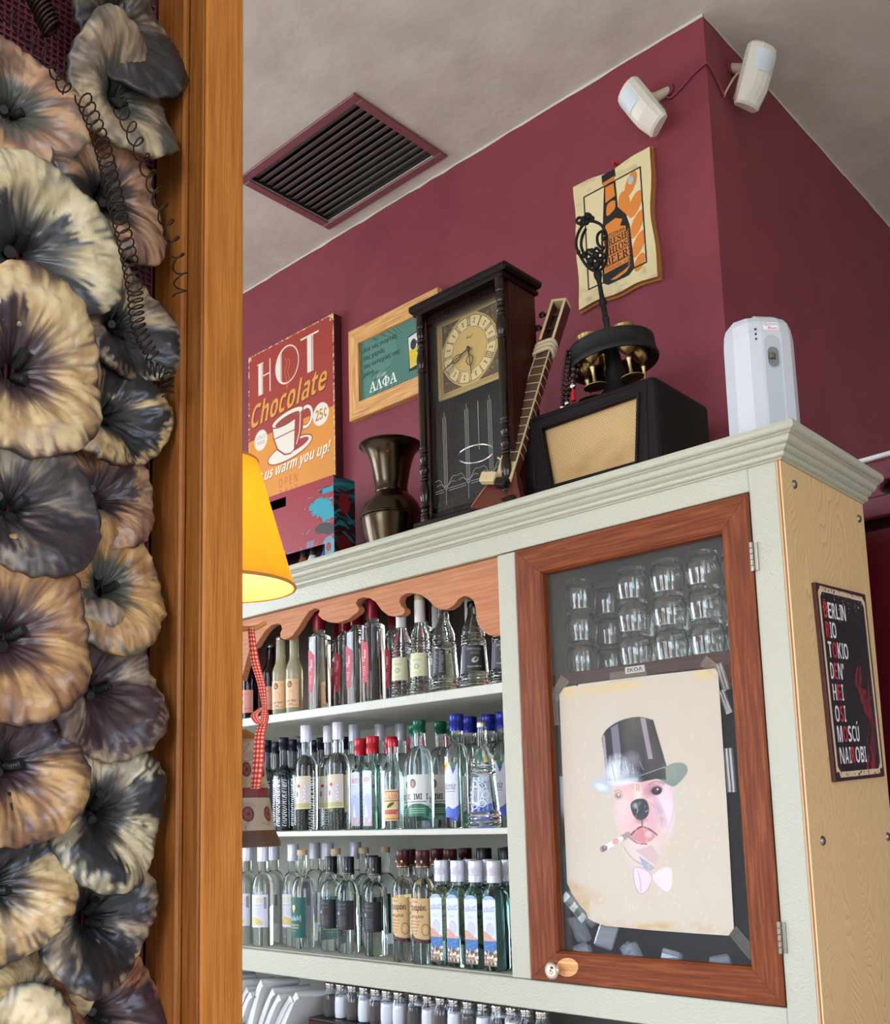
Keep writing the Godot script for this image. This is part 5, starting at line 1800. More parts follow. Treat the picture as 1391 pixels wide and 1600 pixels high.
func city_tex():
	var im = canvas(216, 312, c8(52, 14, 20))
	fill(im, [Vector2(5, 14), Vector2(16, 4), Vector2(200, 6), Vector2(211, 16), Vector2(210, 296), Vector2(198, 307), Vector2(18, 308), Vector2(6, 298)], c8(222, 196, 158))
	fill(im, [Vector2(13, 22), Vector2(22, 13), Vector2(193, 14), Vector2(202, 24), Vector2(201, 288), Vector2(190, 298), Vector2(24, 298), Vector2(14, 290)], c8(18, 14, 16))
	# worn red strokes where the sign carries its dark picture
	for k in 30:
		var y = rng.randf_range(110, 290)
		var x = rng.randf_range(140, 190)
		stroke(im, [Vector2(x, y), Vector2(x + rng.randf_range(-14, 10), y + rng.randf_range(10, 34)), Vector2(x + rng.randf_range(-12, 14), y + rng.randf_range(30, 60))], rng.randf_range(2, 8), [c8(122, 20, 30), c8(150, 28, 38), c8(84, 14, 22)][k % 3])
	fill(im, [Vector2(0, 298), Vector2(216, 298), Vector2(216, 312), Vector2(0, 312)], c8(52, 14, 20))
	fill(im, [Vector2(18, 298), Vector2(200, 298), Vector2(196, 307), Vector2(20, 307)], c8(222, 196, 158))
	rect(im, 202, 30, 8, 260, c8(222, 196, 158))
	rect(im, 210, 10, 6, 295, c8(52, 14, 20))
	var wh = c8(238, 234, 230)
	var rd = c8(206, 42, 52)
	var rows = [["BERLIN", 0, 28, 96], ["RIO", 0, 60, 46], ["TOKIO", 1, 92, 88], ["DEN'", 1, 126, 58], ["HEI", 1, 160, 46], ["OSI", 1, 194, 46], ["MOSCÚ", 1, 226, 96], ["NAIROBI", 3, 260, 116]]
	for r in rows:
		var x = 20.0 + (r[2] - 28) * 0.02
		var n = r[0].length()
		var unit = 0.0
		var wd = []
		for i in n:
			var w = {"I": 0.42, "M": 1.3, "O": 1.08, "N": 1.08, "'": 0.35}.get(r[0][i], 0.9)
			wd.append(w)
			unit += w
		unit = r[3] / unit
		for i in n:
			var ch = r[0][i]
			var hgt = 26.0 if ch != "'" else 9.0
			var yy = r[2] - (7.0 if ch == "Ú" else 0.0)
			text(im, ch, x + unit * 0.08, yy, wd[i] * unit * 0.86, hgt + (7.0 if ch == "Ú" else 0.0), rd if i == r[1] else wh, true)
			x += wd[i] * unit
	for k in 40:
		var c = Vector2(rng.randf_range(14, 200), [rng.randf_range(14, 60), rng.randf_range(250, 298)][k % 2])
		line(im, [c, c + Vector2(rng.randf_range(-12, 12), rng.randf_range(-10, 10))], 0.7, c8(170, 150, 130))
	speck(im, 50, 0.5, 2.2, c8(222, 196, 158), 14, 14, 202, 40)
	speck(im, 40, 1.0, 2.6, c8(60, 22, 24), 4, 4, 212, 10)
	speck(im, 40, 1.0, 2.6, c8(60, 22, 24), 4, 300, 212, 310)
	return done(im)

func build_wall_things():
	# chocolate sign
	var S = thing("chocolate_sign", "red and orange vintage tin sign for hot chocolate with a coffee cup", "sign", Vector3(-2.456, 2.430, -0.345))
	part("backing", box(0.0, 0.403, 0.0, 0.504, 0.001, 0.028, 0.002), mat(c8(84, 30, 40), 0.5), S)
	part("print", quad_mesh(Vector3(0.001, 0.001, 0.0287), Vector3(0.402, 0.001, 0.0287), Vector3(0.402, 0.503, 0.0287), Vector3(0.001, 0.503, 0.0287)), print_mat(chocolate_tex(), 0.4), S)
	# framed beer picture
	S = thing("framed_picture", "pine framed grey-green beer picture with Greek lettering on the burgundy wall", "picture", Vector3(-2.003, 2.594, -0.345))
	mitred(S, [Vector2(0, 0), Vector2(0.347, 0), Vector2(0.347, 0.266), Vector2(0, 0.266)], [0.041, 0.047], 0.0005, 0.021, M.pine_x, M.pine_y, "frame_member")
	part("print", quad_mesh(Vector3(0.038, 0.044, 0.011), Vector3(0.309, 0.044, 0.011), Vector3(0.309, 0.222, 0.011), Vector3(0.038, 0.222, 0.011)), print_mat(alfa_tex(), 0.45), S)
	# wavy plaque
	S = thing("beer_plaque", "cream wooden plaque with wavy edges showing an orange beer bottle", "plaque", Vector3(-1.1225, 2.785, -0.345))
	var o = []
	var hw = 0.103
	var hh = 0.152
	for e in 4:
		for i in 16:
			var t = i / 16.0
			var wv = sin(t * TAU * 1.5) * 0.0042 * sin(PI * t)
			match e:
				0: o.append(Vector2(lerpf(-hw, hw, t), -hh + wv + 0.005 * sin(PI * t)))
				1: o.append(Vector2(hw + wv - 0.004 * sin(PI * t), lerpf(-hh, hh, t)))
				2: o.append(Vector2(lerpf(hw, -hw, t), hh + wv - 0.005 * sin(PI * t)))
				3: o.append(Vector2(-hw + wv + 0.004 * sin(PI * t), lerpf(hh, -hh, t)))
	var st = mb()
	var o2 = []
	for p in o:
		o2.append(p * 1.028)
	ext(st, o2, 0.001, 0.009, Transform3D(), true)
	part("wood_edge", st, mat(c8(170, 112, 62), 0.55), S)
	st = mb()
	ext(st, o, 0.009, 0.019, Transform3D(), true)
	part("board", st, print_mat(plaque_tex(), 0.55), S)
	st = mb()
	ball(st, Vector3(0.0525, 0.096, 0.0195), 0.0095, 8, 0.9, 1.1, 0.25)
	lab(part("putty", st, mat(c8(188, 186, 186), 0.7), S), "blob of pale putty")
	var pin = thing("push_pin", "small red push pin in the wall above the wavy beer plaque", "pin", Vector3(-1.114, 2.947, -0.345))
	st = mb()
	lathe(st, [Vector2(0.0008, 0.0), Vector2(0.0008, 0.004), Vector2(0.004, 0.004), Vector2(0.0042, 0.006), Vector2(0.0025, 0.009), Vector2(0.0028, 0.014), Vector2(0.0045, 0.017), Vector2(0.0035, 0.0185), Vector2(0, 0.019)], 12, Transform3D(Basis(Vector3(1, 0, 0), PI / 2), Vector3.ZERO))
	part("pin_body", st, M.red, pin)
	# sign on the cabinet's side
	S = thing("city_name_sign", "black tin sign of city names in white and red capitals on plywood side", "sign", Vector3(-0.6415, 1.7015, -0.198))
	S.basis = Basis(Vector3.UP, PI / 2) * Basis(Vector3(0, 0, 1), 0.050)
	part("backing", box(-0.108, 0.108, -0.160, 0.160, 0.0, 0.0065, 0.001), mat(c8(84, 44, 36), 0.6), S)
	part("print", quad_mesh(Vector3(-0.1075, -0.1595, 0.0068), Vector3(0.1075, -0.1595, 0.0068), Vector3(0.1075, 0.1595, 0.0068), Vector3(-0.1075, 0.1595, 0.0068)), print_mat(city_tex(), 0.4), S)
	build_vent()
	build_sensors()
	# burgundy cupboard with fretwork behind the cabinet's right end
	S = thing("fretwork_cupboard", "burgundy cupboard with scroll fretwork, behind the plywood side of the cabinet", "cupboard", Vector3(-0.88, 0.0, -0.50))
	var bm = mat(c8(112, 38, 54), 0.4)
	part("lower_board", box(0.0, 0.75, 2.058, 2.098, -0.02, 0.0, 0.002), bm, S)
	part("upper_board", box(0.0, 0.75, 2.128, 2.168, -0.02, 0.0, 0.002), bm, S)
	for k in 6:
		st = mb()
		var x = 0.206 + k * 0.11
		var L = []
		for i in 9:
			var t = i / 8.0
			L.append(Vector2(x - 0.004 - 0.014 * pow(1.0 - t, 2.0) + 0.006 * sin(PI * t), lerpf(2.0985, 2.1275, t)))
		for i in 9:
			var t = 1.0 - i / 8.0
			L.append(Vector2(x + 0.012 + 0.012 * pow(absf(2.0 * t - 1.0), 2.0), lerpf(2.0985, 2.1275, t)))
		ext(st, L, -0.019, -0.001)
		part("scroll", st, bm, S)
	part("carcass", box(0.0, 0.75, 0.0, 2.165, -0.35, -0.06), mat(c8(52, 10, 16), 0.35), S)
	part("cupboard_door", box(0.01, 0.74, 0.1, 2.04, -0.06, -0.03, 0.003), mat(c8(74, 12, 20), 0.25), S)
	var T = thing("cable_conduit", "thin white plastic conduit lying on the burgundy fretwork cupboard", "conduit", Vector3(-0.73, 2.174, -0.498))
	st = mb()
	tube(st, [Vector3(0, 0, 0), Vector3(0.6, 0.016, 0)], 0.0052, 10)
	part("conduit_tube", st, M.white, T)
	st = mb()
	ball(st, Vector3(0.0, 0.0, 0.0), 0.0065, 6)
	part("end_cap", st, M.black, T)

func build_vent():
	var V = thing("ceiling_vent", "burgundy framed ceiling air vent with rows of grey metal slats", "vent", Vector3(-1.8225, 3.19, -0.142))
	var bm = mat(c8(128, 76, 82), 0.4)
	# flange just under the ceiling round the opening
	for r in [[-0.2325, 0.2325, 0.1375, 0.163], [-0.2325, 0.2325, -0.163, -0.1375]]:
		part("flange", box(r[0], r[1], -0.0065, -0.0005, r[2], r[3], 0.002), bm, V)
	for r in [[-0.2325, -0.2075], [0.2075, 0.2325]]:
		part("flange", box(r[0], r[1], -0.0065, -0.0005, -0.1375, 0.1375, 0.002), bm, V)
	var hole = [-0.2072, 0.2072]
	# duct above
	var st = mb()
	bx(st, Vector3(0, 0.16, 0), Vector3(0.412, 0.004, 0.272))
	for s in [-1, 1]:
		bx(st, Vector3(s * 0.2045, 0.08, 0), Vector3(0.003, 0.158, 0.272))
		bx(st, Vector3(0, 0.08, s * 0.1345), Vector3(0.406, 0.158, 0.003))
	part("duct", st, mat(c8(26, 24, 24), 0.8), V)
	var sm = mat(c8(120, 114, 110), 0.35, 0.3)
	for k in 12:
		st = mb()
		var z = -0.122 + k * 0.0222
		bx(st, Vector3.ZERO, Vector3(0.405, 0.0022, 0.019), 0.0008, Transform3D(Basis(Vector3(1, 0, 0), 0.38), Vector3(0, 0.009, z)))
		part("slat", st, sm, V)
	for s in [-1, 1]:
		st = mb()
		ball(st, Vector3(s * 0.22, -0.0066, 0.0), 0.003, 5, 1, 0.4, 1)
		part("screw", st, mat(c8(96, 40, 44), 0.5), V)

func sensor_body(parent):
	# local: y up along the body, z out of the lens
	var st = mb()
	var sec = [Vector2(-0.026, -0.018), Vector2(-0.031, -0.010), Vector2(-0.031, 0.004), Vector2(-0.023, 0.015), Vector2(-0.012, 0.0205), Vector2(0.0, 0.022), Vector2(0.012, 0.0205), Vector2(0.023, 0.015), Vector2(0.031, 0.004), Vector2(0.031, -0.010), Vector2(0.026, -0.018)]
	var lev = [[-0.052, 0.80, 0.50], [-0.048, 0.86, 0.62], [-0.020, 0.98, 0.96], [0.0, 1.0, 1.0], [0.042, 1.0, 1.0], [0.052, 0.96, 0.92], [0.058, 0.84, 0.72]]
	var rings = []
	for l in lev:
		var r = []
		for p in sec:
			r.append(Vector3(p.x * l[1], l[0], -0.018 + (p.y + 0.018) * l[2]))
		rings.append(r)
	var n = sec.size()
	st.set_smooth_group(-1)
	for i in rings.size() - 1:
		for k in n:
			q4(st, rings[i][k], rings[i][(k + 1) % n], rings[i + 1][(k + 1) % n], rings[i + 1][k])
	for k in range(1, n - 1):
		t3(st, rings[lev.size() - 1][0], rings[lev.size() - 1][k], rings[lev.size() - 1][k + 1])
		t3(st, rings[0][0], rings[0][k + 1], rings[0][k])
	part("case", st, M.plastic_old, parent)
	# lens window
	st = mb()
	st.set_smooth_group(1)
	for k in range(2, 8):
		var a = sec[k]
		var b = sec[k + 1]
		q4(st, Vector3(a.x * 0.92, 0.004, a.y + 0.0012), Vector3(b.x * 0.92, 0.004, b.y + 0.0012), Vector3(b.x * 0.92, 0.042, b.y + 0.0012), Vector3(a.x * 0.92, 0.042, a.y + 0.0012))
	lab(part("lens", st, mat(c8(214, 222, 230), 0.25), parent), "milky curved lens window")
	st = mb()
	for sgn in [-1, 1]:
		bx(st, Vector3(sgn * 0.0305, 0.0, -0.010), Vector3(0.0018, 0.096, 0.0012))
	part("case_seam", st, mat(c8(150, 140, 124), 0.6), parent)

func build_sensors():
	# left one hangs on the back wall, right one on the pier's other face
	var A = thing("motion_sensor", "white motion sensor tilted downwards on the front burgundy wall, left one", "motion sensor", Vector3(-1.012, 3.004, -0.288), 0.0, "motion sensors at the wall corner")
	A.basis = (Basis(Vector3.UP, -0.50) * Basis(Vector3(0, 0, 1), 0.32) * Basis(Vector3(1, 0, 0), 0.42)).scaled_local(Vector3(1.06, 1.1, 1.06))
	sensor_body(A)
	var B = thing("motion_sensor", "white motion sensor by the ceiling on the pier's right face", "motion sensor", Vector3(-0.824, 3.068, -0.455), 0.0, "motion sensors at the wall corner")
	B.basis = (Basis(Vector3.UP, 1.15) * Basis(Vector3(0, 0, 1), -0.14) * Basis(Vector3(1, 0, 0), 0.34)).scaled_local(Vector3(1.12, 1.16, 1.12))
	sensor_body(B)
	# brackets with burgundy overpaint
	for s in [[A, Vector3(-0.976, 3.058, -0.3445), Vector3(-1.000, 3.036, -0.318), Vector3(0, 0, 1)], [B, Vector3(-0.883, 3.128, -0.462), Vector3(-0.850, 3.104, -0.462), Vector3(1, 0, 0)]]:
		var st = mb()
		var inv = s[0].transform.affine_inverse()
		tube(st, [inv * s[1], inv * s[2]], [0.0085, 0.011], 10)
		ball(st, inv * s[2], 0.0125, 7)
		part("bracket", st, mat(c8(206, 186, 160), 0.5), s[0])
		st = mb()
		var nrm = inv.basis * s[3]
		tube(st, [inv * s[1], inv * (s[1] + s[3] * 0.006)], 0.0145, 9)
		part("bracket_foot", st, mat(c8(128, 52, 70), 0.6), s[0])
	var C = thing("sensor_cable", "burgundy painted cable running round the corner between the two motion sensors", "cable", Vector3.ZERO)
	var st = mb()
	var p = [Vector3(-0.996, 3.046, -0.322), Vector3(-0.985, 3.052, -0.334), Vector3(-0.972, 3.036, -0.341), Vector3(-0.945, 3.044, -0.341), Vector3(-0.915, 3.060, -0.341), Vector3(-0.8835 - 0.006, 3.068, -0.3405), Vector3(-0.879, 3.068, -0.343), Vector3(-0.8795, 3.058, -0.372), Vector3(-0.8795, 3.040, -0.398), Vector3(-0.8795, 3.028, -0.410)]
	tube(st, curve(p, 6), 0.0028, 7)
	part("cable_run", st, M.wall, C)
	st = mb()
	tube(st, curve([Vector3(-0.8795, 3.028, -0.410), Vector3(-0.876, 3.050, -0.422), Vector3(-0.862, 3.085, -0.440), Vector3(-0.846, 3.098, -0.452)], 6), 0.0024, 7)
	part("cable_tail", st, mat(c8(206, 180, 150), 0.5), C)

# ------------------------------------------------------------------ bottles
func bottle_prof(h, r, rn, s0, s1, capy, shape):
	# outline of a filled bottle from its base to under the cap; shape: 0 rounded shoulder, 1 sloping, 2 long cone
	var out = [Vector2(0, 0.0015), Vector2(r * 0.78, 0.0), Vector2(r * 0.94, 0.0012), Vector2(r, 0.005), Vector2(r, s0)]
	for i in range(1, 9):
		var t = i / 8.0
		var k = sqrt(maxf(0.0, 1.0 - t * t)) if shape == 0 else (0.5 + 0.5 * cos(PI * t) if shape == 1 else 1.0 - t)
		if shape == 0:
			k = k * 0.75 + 0.25 * (1.0 - t)
		out.append(Vector2(rn + (r - rn) * k, lerpf(s0, s1, t)))
	out.append(Vector2(rn, capy))
	out.append(Vector2(0, capy))
	return out

func ribbed_prof(h, r0, r1, rn, y1, s1, capy, y_rib0, y_rib1):
	var out = [Vector2(0, 0.0015), Vector2(r0 * 0.85, 0.0), Vector2(r0, 0.003)]
	var n = 56
	for i in range(1, n + 1):
		var y = 0.003 + (y1 - 0.003) * i / n
		var r = lerpf(r0, r1, (y - 0.003) / (y1 - 0.003))
		if y < y_rib0 or y > y_rib1:
			r += 0.0011 * sin(y * TAU / 0.0062)
		else:
			r -= 0.0012
		out.append(Vector2(r, y))
	for i in range(1, 7):
		var t = i / 6.0
		out.append(Vector2(lerpf(r1, rn, 0.5 - 0.5 * cos(PI * t) if t < 1.0 else 1.0), lerpf(y1, s1, t)))
	out.append(Vector2(rn * 0.96, capy))
	out.append(Vector2(0, capy))
	return out

func cap_mesh(rc, y0, y1, ridged = true):
	var st = mb()
	var p = [Vector2(0, y0), Vector2(rc, y0), Vector2(rc, y0 + (y1 - y0) * 0.32)]
	if ridged:
		for k in 4:
			var a = y0 + (y1 - y0) * (0.34 + 0.07 * k)
			p.append(Vector2(rc * 0.965, a))
			p.append(Vector2(rc * 1.005, a + (y1 - y0) * 0.035))
	p.append(Vector2(rc, y1 - 0.002))
	p.append(Vector2(rc * 0.93, y1))
	p.append(Vector2(0, y1))
	lathe(st, p, 18, Transform3D(), 2.0, 0.8)
	return st

func label_im(key):
	var W = 120
	var H = 160
	var dk = c8(40, 36, 36)
	var im
	match key:
		"tan", "berry":
			im = canvas(W, H, c8(214, 158, 112) if key == "tan" else c8(196, 128, 104))
			oval(im, 34, 30, 16, 16, c8(190, 50, 50))
			text(im, "BIO", 60, 24, 34, 12, c8(160, 80, 70), true)
			stroke(im, [Vector2(20, 120), Vector2(34, 90), Vector2(44, 70), Vector2(40, 96), Vector2(52, 84)], 4, dk)
			text(im, "Berry Juice", 34, 124, 70, 12, dk, false, false, 0.3)
		"ginger":
			im = canvas(W, H, c8(236, 190, 142))
			oval(im, 56, 30, 18, 18, c8(84, 36, 28))
			oval(im, 56, 30, 12, 12, c8(226, 170, 120))
			stroke(im, [Vector2(48, 36), Vector2(60, 22), Vector2(62, 34)], 4, c8(84, 36, 28))
			text(im, "330", 90, 20, 20, 10, c8(190, 130, 90))
			line(im, oval_pts(Vector2(66, 90), 20, 26, 0, 20, -3.6, 0.5), 3, c8(196, 150, 110))
			text(im, "Ginger Beer", 14, 116, 88, 16, dk, false, false, 0.35)
			rect(im, 8, 146, 104, 1.5, c8(120, 80, 60))
			text(im, "250ml", 48, 136, 28, 7, dk)
		"wave":
			im = canvas(W, 200, c8(0, 0, 0, 0))
			fill(im, curve([Vector2(6, 10), Vector2(60, 24), Vector2(100, 40), Vector2(104, 100), Vector2(88, 150), Vector2(70, 192), Vector2(20, 196), Vector2(6, 150), Vector2(4, 70)], 6, true), c8(178, 24, 48))
			text(im, "OXO", 34, 60, 36, 26, c8(240, 220, 222), true, false, 0.0, -90)
			text(im, "ΟΧΟ", 10, 84, 40, 22, c8(236, 210, 214), false, false, 0.0, 0)
			for k in 5:
				rect(im, 20, 128 + k * 8, 40 - 4 * k, 2, c8(236, 190, 196))
		"pale":
			im = canvas(W, H, c8(216, 220, 176))
			text(im, "ΤΣΙΠΟΥΡΟ", 26, 14, 72, 12, c8(176, 180, 140), false, true)
			line(im, oval_pts(Vector2(60, 46), 34, 9), 1.5, c8(150, 156, 120), true)
			text(im, "Θυμάρι", 36, 40, 46, 12, c8(120, 128, 96), false, true, 0.2)
			for k in 14:
				var a = TAU * k / 14.0
				oval(im, 60 + cos(a) * 12, 92 + sin(a) * 14, 7, 4, c8(176, 184, 150), a)
			for k in 3:
				rect(im, 30 + 6 * k, 128 + k * 7, 60 - 12 * k, 1.5, c8(170, 174, 140))
		"night":
			im = canvas(W, H, c8(36, 38, 46))
			text(im, "Τσίπουρο", 36, 12, 66, 22, c8(226, 224, 216), false, true)
			for k in 3:
				rect(im, 52, 40 + k * 7, 44, 2, c8(150, 150, 150))
			oval(im, 74, 90, 14, 20, c8(186, 182, 176), 0.5)
			oval(im, 78, 86, 7, 13, c8(90, 90, 94), 0.5)
			text(im, "Τυρνάβου", 40, 124, 60, 14, c8(220, 218, 212), true, true)
			rect(im, 0, 0, 14, H, c8(110, 112, 116))
		"barcode":
			im = canvas(W, H, c8(26, 26, 30))
			rect(im, 8, 8, 24, 34, c8(220, 222, 224))
			text(im, "2", 12, 10, 16, 28, c8(30, 30, 34), true)
			rect(im, 8, 50, 24, 100, c8(200, 204, 208))
			for k in 30:
				rect(im, 10, 54 + k * 3.1, 20, 1.4 if k % 3 else 2.2, c8(40, 40, 44))
			for k in 17:
				for j in 2:
					rect(im, 62 + j * 28, 12 + k * 8, rng.randf_range(12, 25), 3, c8(150, 150, 156))
			text(im, "ΠΡΟΪΟΝ", 26, 66, 40, 10, c8(210, 210, 214), true, false, 0.0, -90)
		"script":
			im = canvas(W, H, c8(255, 255, 255, 0))
			for x in [20, 44, 70, 96]:
				for k in 22:
					var y = 6 + k * 7
					stroke(im, [Vector2(x - 7, y), Vector2(x + rng.randf_range(-6, 6), y + 3), Vector2(x + 7, y + rng.randf_range(-1, 6))], rng.randf_range(1.6, 3.4), c8(236, 238, 240))
			rect(im, 58, 4, 2.5, 150, c8(236, 238, 240))
		"cream":
			im = canvas(W, H, c8(214, 206, 150))
			rect(im, 6, 8, 108, 122, c8(206, 198, 196))
			text(im, "ΟΥΖΟ", 22, 16, 76, 30, c8(236, 220, 150), true, true)
			oval(im, 52, 48, 10, 8, c8(176, 40, 40))
			line(im, oval_pts(Vector2(40, 88), 18, 24), 3, c8(222, 206, 150), true)
			oval(im, 40, 88, 7, 14, c8(110, 100, 96))
			for k in 5:
				oval(im, 88 - 4 * (k % 2), 52 + k * 17, 5, 4, c8(240, 238, 236))
			rect(im, 6, 132, 108, 22, c8(186, 176, 120))
		"sail":
			im = canvas(80, 220, c8(196, 204, 226))
			rect(im, 0, 0, 80, 86, c8(206, 218, 232))
			text(im, "ΜΙΝΙ", 10, 26, 58, 18, c8(196, 60, 60), true, true, 0.3)
			for k in 4:
				rect(im, 14, 56 + k * 8, 50, 1.5, c8(160, 172, 190))
			oval(im, 40, 128, 36, 36, c8(172, 182, 220))
			rect(im, 4, 128, 72, 60, c8(172, 182, 220))
			fill(im, [Vector2(26, 128), Vector2(46, 186), Vector2(14, 186)], c8(226, 226, 236))
			rect(im, 0, 184, 80, 36, c8(196, 176, 190))
			for k in 16:
				oval(im, rng.randf_range(4, 76), rng.randf_range(188, 216), 6, 4, [c8(206, 160, 150), c8(176, 150, 170), c8(222, 206, 200)][k % 3])
		"folk":
			im = canvas(W, H, c8(232, 204, 160))
			for y in [8, 56, 104, 148]:
				rect(im, 0, y, W, 5, c8(176, 30, 44))
			rect(im, 0, 0, 5, H, c8(176, 30, 44))
			rect(im, 115, 0, 5, H, c8(176, 30, 44))
			text(im, "ΣΠΑΔΗ", 12, 20, 96, 30, c8(200, 120, 70), true, true)
			oval(im, 60, 80, 40, 18, c8(216, 206, 120), -0.2)
			oval(im, 66, 80, 26, 9, c8(54, 74, 30), -0.5)
			rect(im, 10, 110, 100, 18, c8(206, 110, 100))
			text(im, "ΧΙΟΥ", 20, 112, 80, 13, c8(170, 30, 50), true)
			rect(im, 10, 130, 100, 16, c8(222, 190, 90))
		"hill":
			im = canvas(W, H, c8(228, 230, 226, 210))
			oval(im, 46, 34, 20, 24, c8(240, 240, 238))
			oval(im, 48, 34, 15, 18, c8(90, 120, 96))
			oval(im, 48, 36, 8, 13, c8(196, 150, 140))
			text(im, "ΜΙΝΙΜΙΝΙ", 6, 74, 108, 22, c8(30, 34, 34), true)
			rect(im, 12, 102, 96, 5, c8(150, 156, 152))
			fill(im, curve([Vector2(0, 132), Vector2(30, 116), Vector2(80, 112), Vector2(120, 124)], 6) + [Vector2(120, 160), Vector2(0, 160)], c8(48, 116, 84))
			for k in 3:
				rect(im, 20, 130 + k * 8, 80, 2, c8(190, 220, 204))
		"azure":
			im = canvas(90, 200, c8(206, 212, 226))
			fill(im, [Vector2(0, 0), Vector2(50, 0), Vector2(0, 46)], c8(222, 186, 60))
			fill(im, [Vector2(0, 8), Vector2(22, 10), Vector2(0, 34)], c8(206, 70, 40))
			fill(im, [Vector2(44, 0), Vector2(90, 0), Vector2(66, 40)], c8(60, 110, 90))
			fill(im, [Vector2(56, 20), Vector2(80, 22), Vector2(66, 44)], c8(56, 76, 150))
			text(im, "Ματσία", 6, 74, 72, 26, c8(30, 30, 50), false, true, 0.3)
			rect(im, 6, 106, 70, 2, c8(60, 60, 80))
			for k in 6:
				rect(im, 12, 116 + k * 7, 60, 1.5, c8(160, 170, 200))
			fill(im, curve([Vector2(0, 178), Vector2(30, 160), Vector2(60, 170), Vector2(90, 156)], 5) + [Vector2(90, 200), Vector2(0, 200)], c8(60, 90, 190))
		"etched":
			im = canvas(W, H, c8(255, 255, 255, 0))
			for k in 7:
				var a = TAU * k / 7.0
				line(im, oval_pts(Vector2(58 + cos(a) * 34, 84 + sin(a) * 52), 13, 15), 3, c8(232, 236, 238), true)
				stroke(im, [Vector2(58 + cos(a) * 24, 84 + sin(a) * 40), Vector2(58 + cos(a + 0.5) * 20, 84 + sin(a + 0.5) * 34), Vector2(58 + cos(a + 0.8) * 30, 84 + sin(a + 0.8) * 46)], 3, c8(226, 232, 234))
		"gold":
			im = canvas(W, H, c8(214, 214, 222))
			text(im, "ΟΥΖΟ", 10, 16, 84, 24, c8(206, 190, 90), true, true)
			text(im, "ΠΛΩΜΑΡΙ", 14, 48, 78, 10, c8(150, 150, 160))
			for k in 5:
				rect(im, 12, 66 + k * 8, 70, 1.5, c8(160, 160, 176))
			fill(im, curve([Vector2(8, 132), Vector2(30, 108), Vector2(56, 112), Vector2(90, 130)], 5) + [Vector2(90, 148), Vector2(8, 148)], c8(208, 192, 120))
			rect(im, 98, 12, 16, 60, c8(190, 190, 200))
			for k in 12:
				rect(im, 99, 14 + k * 4.6, 14, 2, c8(60, 60, 66))
		"green":
			im = canvas(W, H, c8(22, 88, 80))
			fill(im, [Vector2(36, 42), Vector2(60, 42), Vector2(48, 64)], c8(226, 190, 90))
			oval(im, 48, 38, 12, 9, c8(236, 206, 120))
			text(im, "Τσιλιλή", 10, 72, 84, 26, c8(240, 240, 236), false, false, 0.15, -4)
			text(im, "ΤΣΙΠΟΥΡΟ", 18, 106, 64, 8, c8(224, 190, 110), true)
			text(im, "ΘΕΣΣΑΛΙΑΣ", 18, 117, 64, 7, c8(224, 190, 110), true)
			rect(im, 34, 132, 34, 1.5, c8(150, 190, 180))
		"black":
			im = canvas(W, H, c8(14, 14, 20))
			text(im, "Τσίπουρο", 20, 14, 60, 16, c8(120, 124, 136), false, true)
			text(im, "Δεκαράκι", 24, 36, 56, 14, c8(110, 112, 124), false, true)
			oval(im, 34, 70, 7, 10, c8(170, 170, 180))
			for k in 6:
				rect(im, 22, 92 + k * 9, 60 - 5 * (k % 3), 2, c8(96, 98, 110))
		"kraft":
			im = canvas(W, H, c8(0, 0, 0, 0))
			fill(im, [Vector2(0, 0), Vector2(120, 0), Vector2(120, 160), Vector2(90, 160), Vector2(40, 152), Vector2(12, 136), Vector2(0, 116)], c8(70, 24, 36))
			fill(im, [Vector2(0, 0), Vector2(120, 0), Vector2(120, 146), Vector2(90, 147), Vector2(44, 140), Vector2(14, 124), Vector2(0, 100)], c8(208, 174, 116))
			text(im, "Η Ψαράκι", 22, 8, 40, 9, c8(90, 50, 40), false, true)
			text(im, "τσικαράκι", 4, 20, 98, 32, c8(40, 20, 22), true, false, 0.1)
			text(im, "μαστιχάτο", 4, 58, 84, 16, c8(84, 40, 42), true, false, 0.1)
			for k in 5:
				text(im, ["παραδοσιακό", "απόσταγμα", "στεμφύλων", "40% vol", "200 ml"][k], 6 + k * 3, 78 + k * 11, 64 - k * 8, 8, c8(90, 52, 46))
			line(im, oval_pts(Vector2(96, 112), 18, 20), 2, c8(90, 50, 44), true)
			oval(im, 94, 112, 6, 10, c8(226, 196, 120), 0.3)
		"harbour":
			im = canvas(96, 260, c8(0, 0, 0, 0))
			fill(im, [Vector2(0, 16), Vector2(20, 2), Vector2(48, 0), Vector2(76, 2), Vector2(96, 16), Vector2(96, 260), Vector2(0, 260)], c8(212, 220, 238))
			fill(im, [Vector2(0, 16), Vector2(20, 2), Vector2(48, 0), Vector2(76, 2), Vector2(96, 16), Vector2(60, 12), Vector2(20, 18)], c8(150, 176, 206))
			text(im, "ΑΪΒΑΛΗΣ", 6, 38, 84, 22, c8(70, 84, 140), false, true, 0.25, -3)
			for k in 2:
				rect(im, 20, 80 + k * 6, 50, 1.5, c8(150, 164, 190))
			oval(im, 50, 128, 30, 26, c8(196, 196, 216))
			line(im, oval_pts(Vector2(50, 128), 30, 26), 1.2, c8(130, 130, 160), true)
			fill(im, curve([Vector2(0, 132), Vector2(24, 136), Vector2(60, 152), Vector2(96, 164)], 5) + [Vector2(96, 172), Vector2(0, 172)], c8(206, 158, 140))
			for k in 26:
				rect(im, rng.randf_range(2, 84), rng.randf_range(144, 168), rng.randf_range(2, 6), rng.randf_range(2, 5), [c8(226, 200, 180), c8(180, 110, 90), c8(222, 170, 150)][k % 3])
			rect(im, 0, 168, 96, 48, c8(58, 110, 168))
